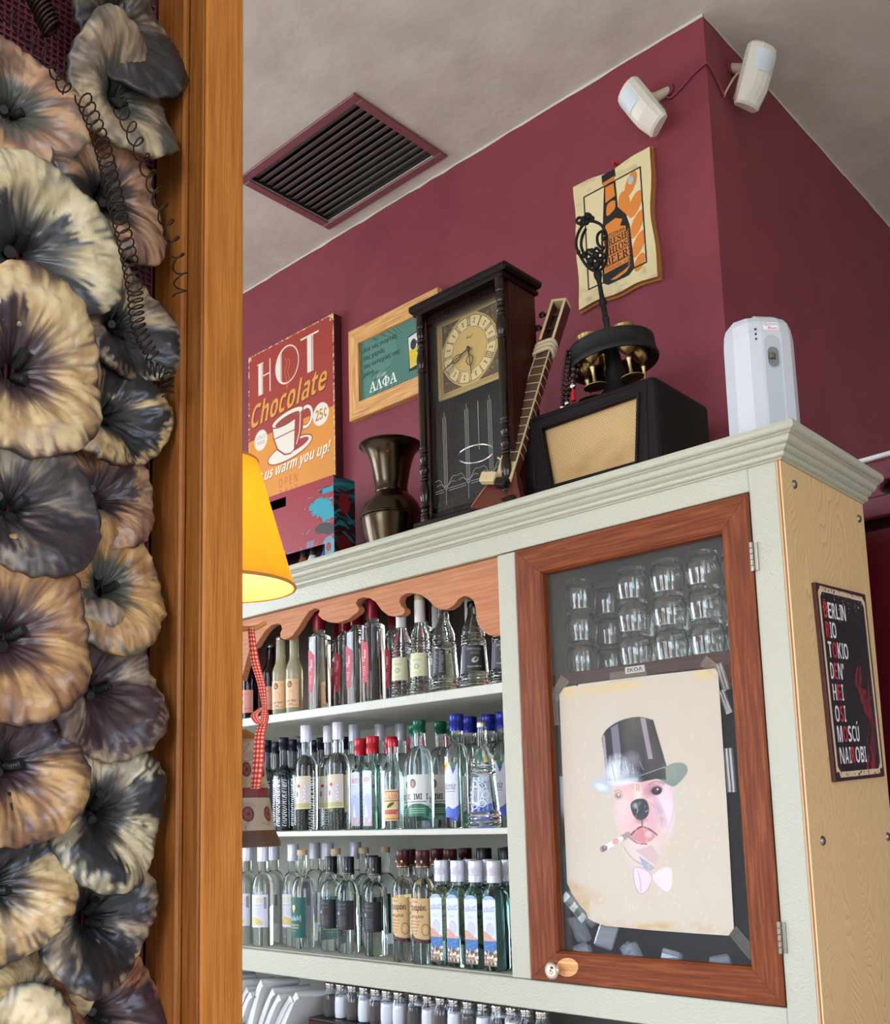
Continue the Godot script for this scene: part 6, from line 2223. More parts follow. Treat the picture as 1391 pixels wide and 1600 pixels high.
			for k in 14:
				rect(im, rng.randf_range(0, 80), rng.randf_range(172, 212), rng.randf_range(6, 16), 2, c8(110, 160, 206))
			rect(im, 0, 212, 96, 48, c8(120, 104, 92))
			for k in 46:
				oval(im, rng.randf_range(4, 92), rng.randf_range(206, 256), rng.randf_range(4, 9), rng.randf_range(4, 8), [c8(226, 206, 190), c8(206, 160, 140), c8(236, 226, 214), c8(150, 130, 70), c8(70, 66, 60)][k % 5])
	return done(im)

func label_mat(key):
	var id = "label_" + key
	if not M.has(id):
		var m = print_mat(label_im(key), 0.45)
		if key in ["wave", "script", "etched", "kraft", "harbour", "hill"]:
			m.transparency = BaseMaterial3D.TRANSPARENCY_ALPHA_SCISSOR
			m.alpha_scissor_threshold = 0.4
		M[id] = m
	return M[id]

var KIND = {}

func kinds():
	var white_cap = mat(c8(214, 216, 226), 0.35, 0.25)
	var red_cap = mat(c8(186, 28, 44), 0.3, 0.2)
	var wine_cap = mat(c8(128, 14, 32), 0.3, 0.2)
	var green_cap = mat(c8(10, 92, 66), 0.3, 0.3)
	var blue_cap = mat(c8(26, 38, 140), 0.3, 0.3)
	var navy_cap = mat(c8(26, 26, 48), 0.3, 0.3)
	var maroon_cap = mat(c8(70, 22, 30), 0.35, 0.3)
	var cork = mat(c8(206, 178, 140), 0.6)
	var silver = mat(c8(190, 180, 168), 0.3, 0.8)
	var crown = mat(c8(160, 156, 150), 0.25, 0.9)
	var neckband = mat(c8(226, 226, 222), 0.5)
	var berry = glass(c8(96, 40, 52), 0.036)
	var lilac = glass(c8(150, 100, 122), 0.036)
	var ginger = glass(c8(232, 224, 184), 0.036, 0.35, 0.1)
	var clear_shaded = glass(c8(112, 122, 128), 0.046)  # clear glass tinted dark in place of the shade behind these bottles
	var dark_glass = mat(c8(36, 24, 14), 0.08)
	# height, radius, squareness, [neck radius, shoulder start, shoulder end, cap start], shape, body, cap, cap radius, label key, label [y0, y1, a0, a1], description, group
	KIND = {
		"juice": {h = 0.186, r = 0.021, sq = 2.0, n = [0.011, 0.112, 0.148, 0.178], s = 1, body = berry, cap = crown, rc = 0.0118, l = "berry", ly = [0.02, 0.078], d = "dark berry juice bottle with a crown cap and tan label", g = "juice bottles on the top shelf"},
		"ginger": {h = 0.196, r = 0.0205, sq = 2.0, n = [0.0112, 0.105, 0.142, 0.188], s = 1, body = ginger, cap = crown, rc = 0.012, l = "ginger", ly = [0.016, 0.085], d = "cloudy pale ginger drink bottle with a peach label", g = "ginger bottles on the top shelf"},
		"square": {h = 0.252, r = 0.0205, sq = 7.0, n = [0.013, 0.176, 0.186, 0.192], s = 1, body = M.clear, cap = wine_cap, rc = 0.0155, l = "wave", ly = [0.045, 0.150], d = "tall square clear bottle with dark red cap and wavy red label", g = "square red-capped bottles on the top shelf"},
		"ribpale": {h = 0.222, r = 0.0255, sq = 2.0, rib = [0.0255, 0.021, 0.0105, 0.125, 0.165, 0.182, 0.040, 0.092], body = M.clear, cap = cork, rc = 0.0112, band = neckband, l = "pale", ly = [0.042, 0.092], d = "ribbed clear bottle with cork-topped white neck and pale green label", g = "pale-labelled ribbed bottles on the top shelf"},
		"ribnight": {h = 0.184, r = 0.033, sq = 2.0, rib = [0.0325, 0.0245, 0.011, 0.116, 0.165, 0.172, 0.034, 0.090], body = M.clear, cap = M.black, rc = 0.012, l = "night", ly = [0.036, 0.090], d = "wide ribbed bottle with a black label", g = "black-labelled ribbed bottles on the top shelf"},
		"script": {h = 0.228, r = 0.0235, sq = 4.0, n = [0.0105, 0.130, 0.160, 0.196], s = 1, body = clear_shaded, cap = navy_cap, rc = 0.0125, l = "script", ly = [0.010, 0.128], d = "clear bottle printed with white upright script under a black cap", g = "white-printed bottles on the middle shelf"},
		"creamlab": {h = 0.246, r = 0.0255, sq = 2.0, n = [0.011, 0.150, 0.176, 0.206], s = 0, body = M.clear, cap = white_cap, rc = 0.0135, l = "cream", ly = [0.050, 0.126], d = "tall clear bottle with silver-white cap and cream label", g = "white-capped bottles on the middle shelf"},
		"sail": {h = 0.205, r = 0.019, sq = 6.0, n = [0.0115, 0.126, 0.152, 0.166], s = 1, body = M.aqua, cap = red_cap, rc = 0.0145, l = "sail", ly = [0.008, 0.128], d = "square bluish bottle with bright red cap and sailing-boat label", g = "red-capped square bottles on the middle shelf"},
		"folk": {h = 0.192, r = 0.0205, sq = 2.0, n = [0.0105, 0.112, 0.148, 0.176], s = 1, body = M.clear, cap = red_cap, rc = 0.0115, l = "folk", ly = [0.018, 0.084], d = "small round bottle with red cap and red-bordered folk label", g = ""},
		"hill": {h = 0.2275, r = 0.028, sq = 2.0, n = [0.012, 0.128, 0.172, 0.200], s = 0, body = M.clear, cap = green_cap, rc = 0.0138, l = "hill", ly = [0.026, 0.112], d = "round clear bottle with green cap and green hill label", g = "green-capped bottles on the middle shelf"},
		"azure": {h = 0.2305, r = 0.0245, sq = 2.6, n = [0.0125, 0.142, 0.172, 0.196], s = 0, body = M.clear, cap = blue_cap, rc = 0.0150, l = "azure", ly = [0.022, 0.132], d = "clear bottle with royal blue cap and blue-footed label", g = "blue-capped bottles on the middle shelf"},
		"etched": {h = 0.208, r = 0.034, sq = 2.0, rib = [0.034, 0.023, 0.0095, 0.128, 0.166, 0.198, 0.030, 0.100], body = M.clear, cap = silver, rc = 0.0098, l = "etched", ly = [0.032, 0.100], d = "broad ribbed conical bottle with white etched flowers and a metal stopper", g = ""},
		"goldlab": {h = 0.240, r = 0.0262, sq = 2.0, n = [0.0115, 0.140, 0.174, 0.200], s = 0, body = M.clear, cap = white_cap, rc = 0.0145, l = "gold", ly = [0.045, 0.122], d = "clear bottle with whitish cap and grey label lettered in gold", g = "gold-lettered bottles on the lower shelf"},
		"green": {h = 0.2275, r = 0.0265, sq = 2.0, n = [0.0105, 0.132, 0.166, 0.214], s = 0, body = M.clear, cap = cork, rc = 0.0122, l = "green", ly = [0.026, 0.118], d = "slim-necked clear bottle with tan stopper and dark green label", g = "green-labelled bottles on the lower shelf"},
		"black": {h = 0.212, r = 0.0262, sq = 2.0, n = [0.0112, 0.132, 0.160, 0.172], s = 0, body = M.clear, cap = M.black, rc = 0.0140, l = "black", ly = [0.052, 0.116], d = "clear bottle with tall black cap and black label", g = "black-capped bottles on the lower shelf"},
		"kraft": {h = 0.228, r = 0.0248, sq = 2.0, n = [0.0120, 0.146, 0.172, 0.192], s = 0, body = M.clear, cap = maroon_cap, rc = 0.0150, l = "kraft", ly = [0.042, 0.132], d = "clear bottle with maroon cap and tan curved label", g = "maroon-capped bottles on the lower shelf"},
		"harbour": {h = 0.208, r = 0.0205, sq = 6.0, n = [0.0135, 0.140, 0.160, 0.166], s = 1, body = M.aqua, cap = white_cap, rc = 0.0155, l = "harbour", ly = [0.010, 0.142], d = "square greenish bottle with white cap and blue harbour label", g = "harbour-label square bottles on the lower shelf"},
		"plain": {h = 0.228, r = 0.025, sq = 2.0, n = [0.0120, 0.146, 0.172, 0.196], s = 0, body = M.clear, cap = M.black, rc = 0.0165, l = "", ly = [], d = "bottle showing only its flat black cap behind the front row", g = "black flat caps at the back of the lower shelf"},
	}

var PROTO = {}

func make_bottle(key):
	var K = KIND[key]
	var B = Node3D.new()
	B.name = "bottle"
	var st = mb()
	var prof
	var capy
	if K.has("rib"):
		var q = K.rib
		prof = ribbed_prof(K.h, q[0], q[1], q[2], q[3], q[4], q[5], q[6], q[7])
		capy = q[5]
	else:
		prof = bottle_prof(K.h, K.r, K.n[0], K.n[1], K.n[2], K.n[3], K.s)
		capy = K.n[3]
	# square bodies turn round towards the neck
	if K.sq > 2.0:
		var cut = 5
		lathe(st, prof.slice(0, cut), 40, Transform3D(), K.sq, 0.6)
		for i in range(cut - 1, prof.size() - 1):
			var e = lerpf(K.sq, 2.0, clampf((prof[i].y - K.n[1]) / (K.n[2] - K.n[1]), 0.0, 1.0))
			var e2 = lerpf(K.sq, 2.0, clampf((prof[i + 1].y - K.n[1]) / (K.n[2] - K.n[1]), 0.0, 1.0))
			st.set_smooth_group(9 if i < prof.size() - 2 else 10)
			for k in 40:
				var a = TAU * k / 40
				var b = TAU * (k + 1) / 40
				var p = prof[i]
				var q = prof[i + 1]
				var A1 = Vector3(q.x * cos(b) * ring_r(b, e2), q.y, q.x * sin(b) * ring_r(b, e2))
				var B1 = Vector3(q.x * cos(a) * ring_r(a, e2), q.y, q.x * sin(a) * ring_r(a, e2))
				var C1 = Vector3(p.x * cos(a) * ring_r(a, e), p.y, p.x * sin(a) * ring_r(a, e))
				var D1 = Vector3(p.x * cos(b) * ring_r(b, e), p.y, p.x * sin(b) * ring_r(b, e))
				if q.x < 1e-6:
					t3(st, D1, C1, B1)
				else:
					q4(st, D1, C1, B1, A1)
	else:
		lathe(st, prof, 32, Transform3D(), 2.0, 0.5)
	part("glass_body", st, K.body, B)
	# cap with its skirt a hair outside the neck
	part("cap", cap_mesh(K.rc, capy + 0.0002, K.h, key in ["sail", "hill", "azure", "script", "harbour", "kraft"]), K.cap, B)
	if K.has("band"):
		var b = mb()
		lathe(b, [Vector2(K.rc * 0.99, capy - 0.022), Vector2(K.rc * 1.05, capy - 0.021), Vector2(K.rc * 1.05, capy + 0.026), Vector2(K.rc * 0.99, capy + 0.027)], 18)
		part("neck_band", b, K.band, B)
	if key == "black" or key == "kraft":
		var b = mb()
		lathe(b, [Vector2(K.rc * 1.0, capy + 0.0022), Vector2(K.rc * 1.02, capy + 0.0024), Vector2(K.rc * 1.02, capy + 0.0036), Vector2(K.rc * 1.0, capy + 0.0038)], 18)
		part("cap_ring", b, M.gilt if key == "kraft" else M.steel, B)
		b = mb()
		for a in [0.9, 1.9]:
			ball(b, Vector3(cos(a) * K.rc, capy + 0.013, sin(a) * K.rc), 0.0035, 5, 0.8, 1.25, 0.8)
		part("cap_emblem", b, M.gilt if key == "kraft" else M.steel, B)
	if K.l != "":
		var y0 = K.ly[0]
		var y1 = K.ly[1]
		var lp = []
		for i in 7:
			var y = lerpf(y0, y1, i / 6.0)
			var r = K.r
			if K.has("rib"):
				r = lerpf(K.rib[0], K.rib[1], (y - 0.003) / (K.rib[3] - 0.003)) - 0.0008
			lp.append(Vector2(r, y))
		var span = {"script": [0.0, PI], "sail": [PI * 0.5 - 0.66, PI * 0.5 + 0.66], "harbour": [PI * 0.5 - 0.68, PI * 0.5 + 0.68], "wave": [PI * 0.5 - 0.4, PI * 0.5 + 0.78], "azure": [PI * 0.5 - 0.75, PI * 0.5 + 0.75], "etched": [0.2, 2.6], "green": [0.35, 2.3]}.get(K.l, [0.25, 2.35])
		st = mb()
		patch(st, lp, span[0], span[1], 14, K.sq, 0.0004)
		part("label", st, label_mat(K.l), B)
	return B

var NTH = ["first", "second", "third", "fourth", "fifth", "sixth", "seventh", "eighth", "ninth", "tenth"]

func put_bottle(key, where, x, y, z, yaw, label = ""):
	var K = KIND[key]
	var B
	if not PROTO.has(key):
		B = make_bottle(key)
		PROTO[key] = B
		add_child(B, true)
	else:
		B = PROTO[key].duplicate()
		B.name = "bottle"
		add_child(B, true)
	B.transform = Transform3D(Basis(Vector3.UP, yaw), Vector3(x, y, z))
	tag(B, label if label != "" else K.d + where, "bottle", K.g)
	return B

func row_of(key, y, spots, tail):
	# spots: [x, z] from the left; the label counts from the left among its kind
	var i = 0
	for s in spots:
		var w = ", %s from left" % NTH[i]
		if spots.size() == 1:
			w = ""
		put_bottle(key, w + tail, s[0], y, s[1], rng.randf_range(-0.10, 0.10) if KIND[key].sq < 3.0 else rng.randf_range(-0.03, 0.03))
		i += 1

func build_bottles():
	kinds()
	var A = 1.7522
	var Bm = 1.4757
	var Cl = 1.2032
	row_of("juice", A, [[-2.100, -0.060], [-2.017, -0.060]], "")
	row_of("ginger", A, [[-1.962, -0.048], [-1.912, -0.050], [-1.895, -0.105]], "")
	row_of("square", A, [[-1.888, -0.175], [-1.820, -0.052], [-1.793, -0.110], [-1.719, -0.080], [-1.675, -0.160], [-1.635, -0.052], [-1.590, -0.165]], "")
	row_of("ribpale", A, [[-1.553, -0.060], [-1.484, -0.048], [-1.505, -0.125], [-1.412, -0.130]], "")
	put_bottle("ribnight", "", -1.414, A, -0.046, -0.5, "wide ribbed bottle on the top shelf turned to show a barcode label")
	put_bottle("ribnight", "", -1.342, A, -0.058, 0.25, "wide ribbed bottle with black label, beside the one showing a barcode")
	put_bottle("ribnight", "", -1.272, A, -0.072, 0.1, "wide ribbed black-labelled bottle at the right end of the top shelf")
	# middle shelf
	row_of("script", Bm, [[-2.115, -0.155], [-2.083, -0.098], [-2.028, -0.140], [-1.992, -0.080], [-2.020, -0.205], [-1.944, -0.098], [-1.950, -0.165], [-1.905, -0.200]], "")
	row_of("creamlab", Bm, [[-1.862, -0.044], [-1.846, -0.100], [-1.764, -0.058], [-1.788, -0.130], [-1.751, -0.180], [-1.722, -0.220]], "")
	row_of("sail", Bm, [[-1.710, -0.078], [-1.646, -0.055], [-1.637, -0.104], [-1.622, -0.160], [-1.566, -0.230]], "")
	put_bottle("folk", "", -1.571, Bm, -0.044, 0.0)
	row_of("hill", Bm, [[-1.563, -0.105], [-1.492, -0.046], [-1.489, -0.108], [-1.508, -0.170]], "")
	row_of("azure", Bm, [[-1.385, -0.045], [-1.403, -0.108], [-1.352, -0.108], [-1.304, -0.096], [-1.372, -0.170]], "")
	put_bottle("etched", "", -1.314, Bm, -0.041, 0.0)
	# lower shelf
	row_of("goldlab", Cl, [[-2.112, -0.057], [-2.042, -0.054], [-2.084, -0.120], [-1.978, -0.096], [-2.008, -0.190], [-1.935, -0.170], [-1.878, -0.210]], "")
	row_of("green", Cl, [[-1.915, -0.073], [-1.860, -0.130], [-1.826, -0.190], [-1.800, -0.235]], "")
	row_of("black", Cl, [[-1.819, -0.080], [-1.755, -0.075], [-1.743, -0.140], [-1.665, -0.074], [-1.700, -0.200], [-1.625, -0.130]], "")
	row_of("kraft", Cl, [[-1.585, -0.100], [-1.547, -0.044], [-1.528, -0.130], [-1.489, -0.043], [-1.463, -0.100], [-1.474, -0.160]], "")
	row_of("harbour", Cl, [[-1.443, -0.051], [-1.405, -0.098], [-1.397, -0.050], [-1.354, -0.098], [-1.349, -0.050], [-1.304, -0.098], [-1.301, -0.050]], "")
	row_of("plain", Cl, [[-1.425, -0.165], [-1.400, -0.225], [-1.365, -0.165], [-1.335, -0.225], [-1.305, -0.165], [-1.255, -0.190]], "")
	# barcode label of the turned bottle
	for o in get_children():
		if o.has_meta("label") and String(o.get_meta("label")).ends_with("turned to show a barcode label"):
			for c in o.get_children():
				if String(c.name).begins_with("label"):
					c.set_surface_override_material(0, label_mat("barcode"))

func build_tumblers():
	var y0 = 1.7575
	var proto = null
	var cols = [
		["first column from the left", -1.083, -0.070, 3],
		["second column, set back", -1.071, -0.150, 3],
		["third column, the front one", -0.965, -0.066, 3],
		["fourth column", -0.890, -0.062, 3],
		["fifth column", -0.818, -0.058, 3],
		["last column by the hinges", -0.765, -0.085, 3],
		["back row behind the third column", -0.975, -0.145, 2],
		["back row behind the fourth column", -0.900, -0.140, 2],
		["back row behind the fifth column", -0.830, -0.138, 2],
	]
	for c in cols:
		for k in c[3]:
			var T
			if proto == null:
				T = Node3D.new()
				T.name = "tumbler"
				add_child(T, true)
				var st = mb()
				# upside down: mouth below, thick base on top; outside and inside are one closed skin of glass
				lathe(st, [Vector2(0.0, 0.0515), Vector2(0.022, 0.0515), Vector2(0.0250, 0.046), Vector2(0.0280, 0.036), Vector2(0.0286, 0.028), Vector2(0.0280, 0.018), Vector2(0.0262, 0.006), Vector2(0.0260, 0.0004), Vector2(0.0266, 0.0), Vector2(0.0273, 0.0004), Vector2(0.0278, 0.008), Vector2(0.0300, 0.020), Vector2(0.0304, 0.030), Vector2(0.0288, 0.042), Vector2(0.0262, 0.053), Vector2(0.0250, 0.0588), Vector2(0.0235, 0.0598), Vector2(0.0, 0.0592)], 36, Transform3D(), 2.0, 0.9)
				part("glass_wall", st, M.glassware, T)
				st = mb()
				var rp = []
				for i in 28:
					rp.append(Vector3(cos(TAU * i / 28) * 0.0267, 0.0012, sin(TAU * i / 28) * 0.0267))
				tube(st, rp, 0.0009, 6, true)
				part("lip", st, M.clear, T)
				proto = T
			else:
				T = proto.duplicate()
				T.name = "tumbler"
				add_child(T, true)
			T.position = Vector3(c[1], y0 + k * 0.0602, c[2])
			var lv = ["bottom", "middle", "top"][k] if c[3] == 3 else ["bottom", "top"][k]
			tag(T, "upturned glass tumbler behind the door, %s of its stack, %s" % [lv, c[0]], "tumbler", "stacked tumblers in the cabinet")

func build_lower_shelf():
	# puffy paper cutlery sleeves leaning to the right
	var xs = [-2.225, -2.172, -2.120, -2.068, -2.016, -1.964]
	var i = 0
	for x in xs:
		var st = mb()
		var lean = 0.088 + 0.012 * sin(i * 1.7)
		var hgt = 0.104 + 0.012 * sin(i * 2.3 + 0.6)
		var w = 0.021 + 0.005 * sin(i * 1.3)
		var N = thing("paper_sleeve", "white folded paper sleeve leaning on the lowest shelf, %s from the left" % NTH[i], "paper sleeve", Vector3(x, 1.0222, -0.020), -0.26 + 0.06 * sin(i * 3.1), "white paper sleeves on the lowest shelf")
		# two folded leaves of slightly different height make one sleeve
		for f in 2:
			var pts = []
			var x0 = f * 0.025
			var h2 = hgt * (1.0 - 0.10 * ((f + i) % 2))
			for k in 9:
				var t = k / 8.0
				pts.append(Vector2(x0 + lean * (0.75 * t + 0.25 * t * t), h2 * t))
			for k in 9:
				var t = 1.0 - k / 8.0
				pts.append(Vector2(x0 + 0.0245 - 0.008 * t * t + lean * (0.75 * t + 0.25 * t * t), h2 * t - (0.012 if k == 0 else 0.0) - (0.004 if k == 1 else 0.0)))
			st = mb()
			ext(st, pts, -0.09, 0.004 * sin(f * 2.0 + i * 1.9), Transform3D(), true)
			part("folded_leaf", st, M.paper, N)
		i += 1
	# dark wooden box carrying the shakers
	var T = thing("shaker_box", "dark wooden box with reddish front carrying the salt and pepper shakers", "box", Vector3(-1.52, 1.0222, -0.11))
	part("top", box(-0.315, 0.330, 0.036, 0.0412, -0.09, 0.088, 0.001), mat(c8(26, 20, 20), 0.4), T)
	part("front", box(-0.315, 0.330, 0.0, 0.0355, 0.076, 0.088, 0.001), M.mahogany_x, T)
	part("end", box(-0.315, -0.303, 0.0, 0.0355, -0.09, 0.0755, 0.001), M.mahogany_z, T)
	part("end", box(0.318, 0.330, 0.0, 0.0355, -0.09, 0.0755, 0.001), M.mahogany_z, T)
	var salt = mat(c8(226, 230, 236), 0.6)
	var pepper = mat(c8(58, 46, 42), 0.7)
	var protos = {}
	var front = ["p", "s", "p", "s", "p", "s", "s", "p", "s", "p", "s", "p", "s", "p", "s", "p", "s"]
	var fx = [-1.800, -1.764, -1.726, -1.688, -1.652, -1.617, -1.581, -1.536, -1.496, -1.460, -1.424, -1.386, -1.348, -1.312, -1.276, -1.240, -1.204]
	var back = ["p", "s", "s", "p", "p", "s", "p", "p", "s", "p", "s", "p"]
	var rows = [[front, -0.058, "front row"], [back, -0.100, "back row"]]
	for r in rows:
		var count = {"s": 0, "p": 0}
		for k in r[0].size():
			var ty = r[0][k]
			var S
			if not protos.has(ty):
				S = Node3D.new()
				S.name = "shaker"
				add_child(S, true)
				var st = mb()
				# fluted glass jar
				var prof = [Vector2(0.0, 0.0012), Vector2(0.0145, 0.0), Vector2(0.0158, 0.003), Vector2(0.0166, 0.014), Vector2(0.0164, 0.036), Vector2(0.0150, 0.050), Vector2(0.0118, 0.058), Vector2(0.0118, 0.0605)]
				st.set_smooth_group(1)
				for j in prof.size() - 1:
					for a in 48:
						var a0 = TAU * a / 48
						var a1 = TAU * (a + 1) / 48
						var f0 = 1.0 + 0.035 * cos(12.0 * a0) * (1.0 if prof[j].y > 0.002 and prof[j].y < 0.055 else 0.0)
						var f1 = 1.0 + 0.035 * cos(12.0 * a1) * (1.0 if prof[j].y > 0.002 and prof[j].y < 0.055 else 0.0)
						var g0 = 1.0 + 0.035 * cos(12.0 * a0) * (1.0 if prof[j + 1].y > 0.002 and prof[j + 1].y < 0.055 else 0.0)
						var g1 = 1.0 + 0.035 * cos(12.0 * a1) * (1.0 if prof[j + 1].y > 0.002 and prof[j + 1].y < 0.055 else 0.0)
						var p = prof[j]
						var q = prof[j + 1]
						q4(st, Vector3(p.x * f1 * cos(a1), p.y, p.x * f1 * sin(a1)), Vector3(p.x * f0 * cos(a0), p.y, p.x * f0 * sin(a0)), Vector3(q.x * g0 * cos(a0), q.y, q.x * g0 * sin(a0)), Vector3(q.x * g1 * cos(a1), q.y, q.x * g1 * sin(a1)))
				part("glass_jar", st, M.tumbler, S)
				st = mb()
				lathe(st, [Vector2(0, 0.002), Vector2(0.0140, 0.002), Vector2(0.0152, 0.014), Vector2(0.0150, 0.034), Vector2(0.0138, 0.046), Vector2(0.0, 0.0475)], 20)
				part("filling", st, salt if ty == "s" else pepper, S)
				st = mb()
				lathe(st, [Vector2(0, 0.0606), Vector2(0.0125, 0.0606), Vector2(0.0128, 0.064), Vector2(0.0118, 0.065), Vector2(0.0128, 0.066), Vector2(0.0128, 0.070), Vector2(0.0122, 0.074), Vector2(0.008, 0.0775), Vector2(0, 0.0785)], 18, Transform3D(), 2.0, 0.8)
				part("chrome_lid", st, M.chrome, S)
				protos[ty] = S
			else:
				S = protos[ty].duplicate()
				S.name = "shaker"
				add_child(S, true)
			var x = fx[k] if r[2] == "front row" else -1.782 + 0.0445 * k
			S.transform = Transform3D(Basis(Vector3.UP, k * 0.37), Vector3(x, 1.0636, r[1]))
			var kind = "salt" if ty == "s" else "pepper"
			tag(S, "fluted glass %s shaker in the %s, %s %s shaker from the left" % [kind, r[2], NTH[count[ty]], kind], "shaker", "%s shakers on the dark box" % kind)
			count[ty] += 1

# ------------------------------------------------------------------ lamps, bell, poster
func pendant(at, label, energy, lit):
	var L = thing("pendant_lamp", label, "lamp", at)
	var shade = mat(c8(244, 176, 66), 0.8)
	shade.backlight_enabled = true
	shade.backlight = Color(0.98, 0.66, 0.16)
	shade.cull_mode = BaseMaterial3D.CULL_DISABLED
	var prof = [Vector2(0.088, 0.0), Vector2(0.041, 0.168)]
	var st = mb()
	st.set_smooth_group(1)
	# slightly pleated cloth cone
	for k in 48:
		var a = TAU * k / 48
		var b = TAU * (k + 1) / 48
		for i in 6:
			var t = i / 6.0
			var u = (i + 1) / 6.0
			var p = Vector2(lerpf(0.088, 0.041, t), lerpf(0, 0.168, t))
			var q = Vector2(lerpf(0.088, 0.041, u), lerpf(0, 0.168, u))
			q4(st, Vector3(p.x * cos(b), p.y, p.x * sin(b)), Vector3(p.x * cos(a), p.y, p.x * sin(a)), Vector3(q.x * cos(a), q.y, q.x * sin(a)), Vector3(q.x * cos(b), q.y, q.x * sin(b)))
	part("lamp_shade", st, shade, L)
	var lining = mat(c8(250, 232, 190), 0.8)  # second skin added in a paler tone so the inside looks brighter
	lining.backlight_enabled = true
	lining.backlight = Color(1.0, 0.9, 0.7)
	lining.cull_mode = BaseMaterial3D.CULL_DISABLED
	st = mb()
	lathe(st, [Vector2(0.0866, 0.0005), Vector2(0.0396, 0.1675)], 48)
	lab(part("added_shade_lining", st, lining, L), "pale lining added to brighten the inside of the shade")
	var tm = mat(c8(206, 150, 86), 0.8)
	for e in [[0.0882, 0.0, 0.0022], [0.0412, 0.168, 0.0018]]:
		st = mb()
		var rp = []
		for i in 48:
			rp.append(Vector3(cos(TAU * i / 48) * e[0], e[1], sin(TAU * i / 48) * e[0]))
		tube(st, rp, e[2], 6, true)
		lab(part("shade_trim", st, tm, L), "beige binding along the shade's edge")
	st = mb()
	tube(st, [Vector3(0, 0.168, 0), Vector3(0, 3.19 - at.y, 0)], 0.003, 6)
	for k in 3:
		var a = TAU * k / 3
		tube(st, [Vector3(0, 0.165, 0), Vector3(cos(a) * 0.041, 0.166, sin(a) * 0.041)], 0.0012, 5)
	part("cord", st, M.black, L)
	st = mb()
	lathe(st, [Vector2(0, 0.125), Vector2(0.014, 0.125), Vector2(0.016, 0.14), Vector2(0.012, 0.165), Vector2(0, 0.166)], 16)
	part("socket", st, M.black, L)
	var bm = mat(c8(255, 236, 190), 0.4)
	bm.emission_enabled = true
	bm.emission = Color(1.0, 0.82, 0.5)
	bm.emission_energy_multiplier = lit
	st = mb()
	ball(st, Vector3(0, 0.095, 0), 0.028, 10, 1.0, 1.1, 1.0)
	part("bulb", st, bm, L)
	var o = OmniLight3D.new()
	o.name = "lamp_light"
	o.position = at + Vector3(0, 0.095, 0)
	o.light_color = Color(1.0, 0.78, 0.46)
	o.light_energy = energy
	o.light_size = 0.02
	o.omni_range = 12.0
	o.omni_attenuation = 2.0
	o.shadow_enabled = true
	add_child(o, true)

func bell_tex():
	var im = canvas(256, 160, c8(178, 158, 128))
	for k in 60:
		dab(im, rng.randf_range(0, 256), rng.randf_range(0, 160), rng.randf_range(4, 20), rng.randf_range(3, 12), Color(0.42, 0.32, 0.2, 0.25))
	for k in 40:
		var c = Vector2(rng.randf_range(0, 256), rng.randf_range(0, 160))
		stroke(im, [c, c + Vector2(rng.randf_range(-12, 12), rng.randf_range(-12, 12)), c + Vector2(rng.randf_range(-22, 22), rng.randf_range(-22, 22))], 0.8, c8(120, 92, 64))
	rect(im, 0, 82, 256, 11, c8(126, 48, 42))
	rect(im, 0, 81, 256, 1, c8(60, 30, 26))
	rect(im, 0, 93, 256, 1, c8(60, 30, 26))
	rect(im, 0, 138, 256, 22, c8(92, 62, 36))
	rect(im, 0, 0, 256, 14, c8(150, 96, 40))
	for k in 8:
		for y in [56, 116]:
			oval(im, 16 + k * 32, y, 8, 10, c8(70, 30, 28))
			oval(im, 16 + k * 32, y, 6, 8, c8(134, 60, 52))
			oval(im, 17 + k * 32, y, 2, 2.6, c8(60, 28, 26))
	return done(im)

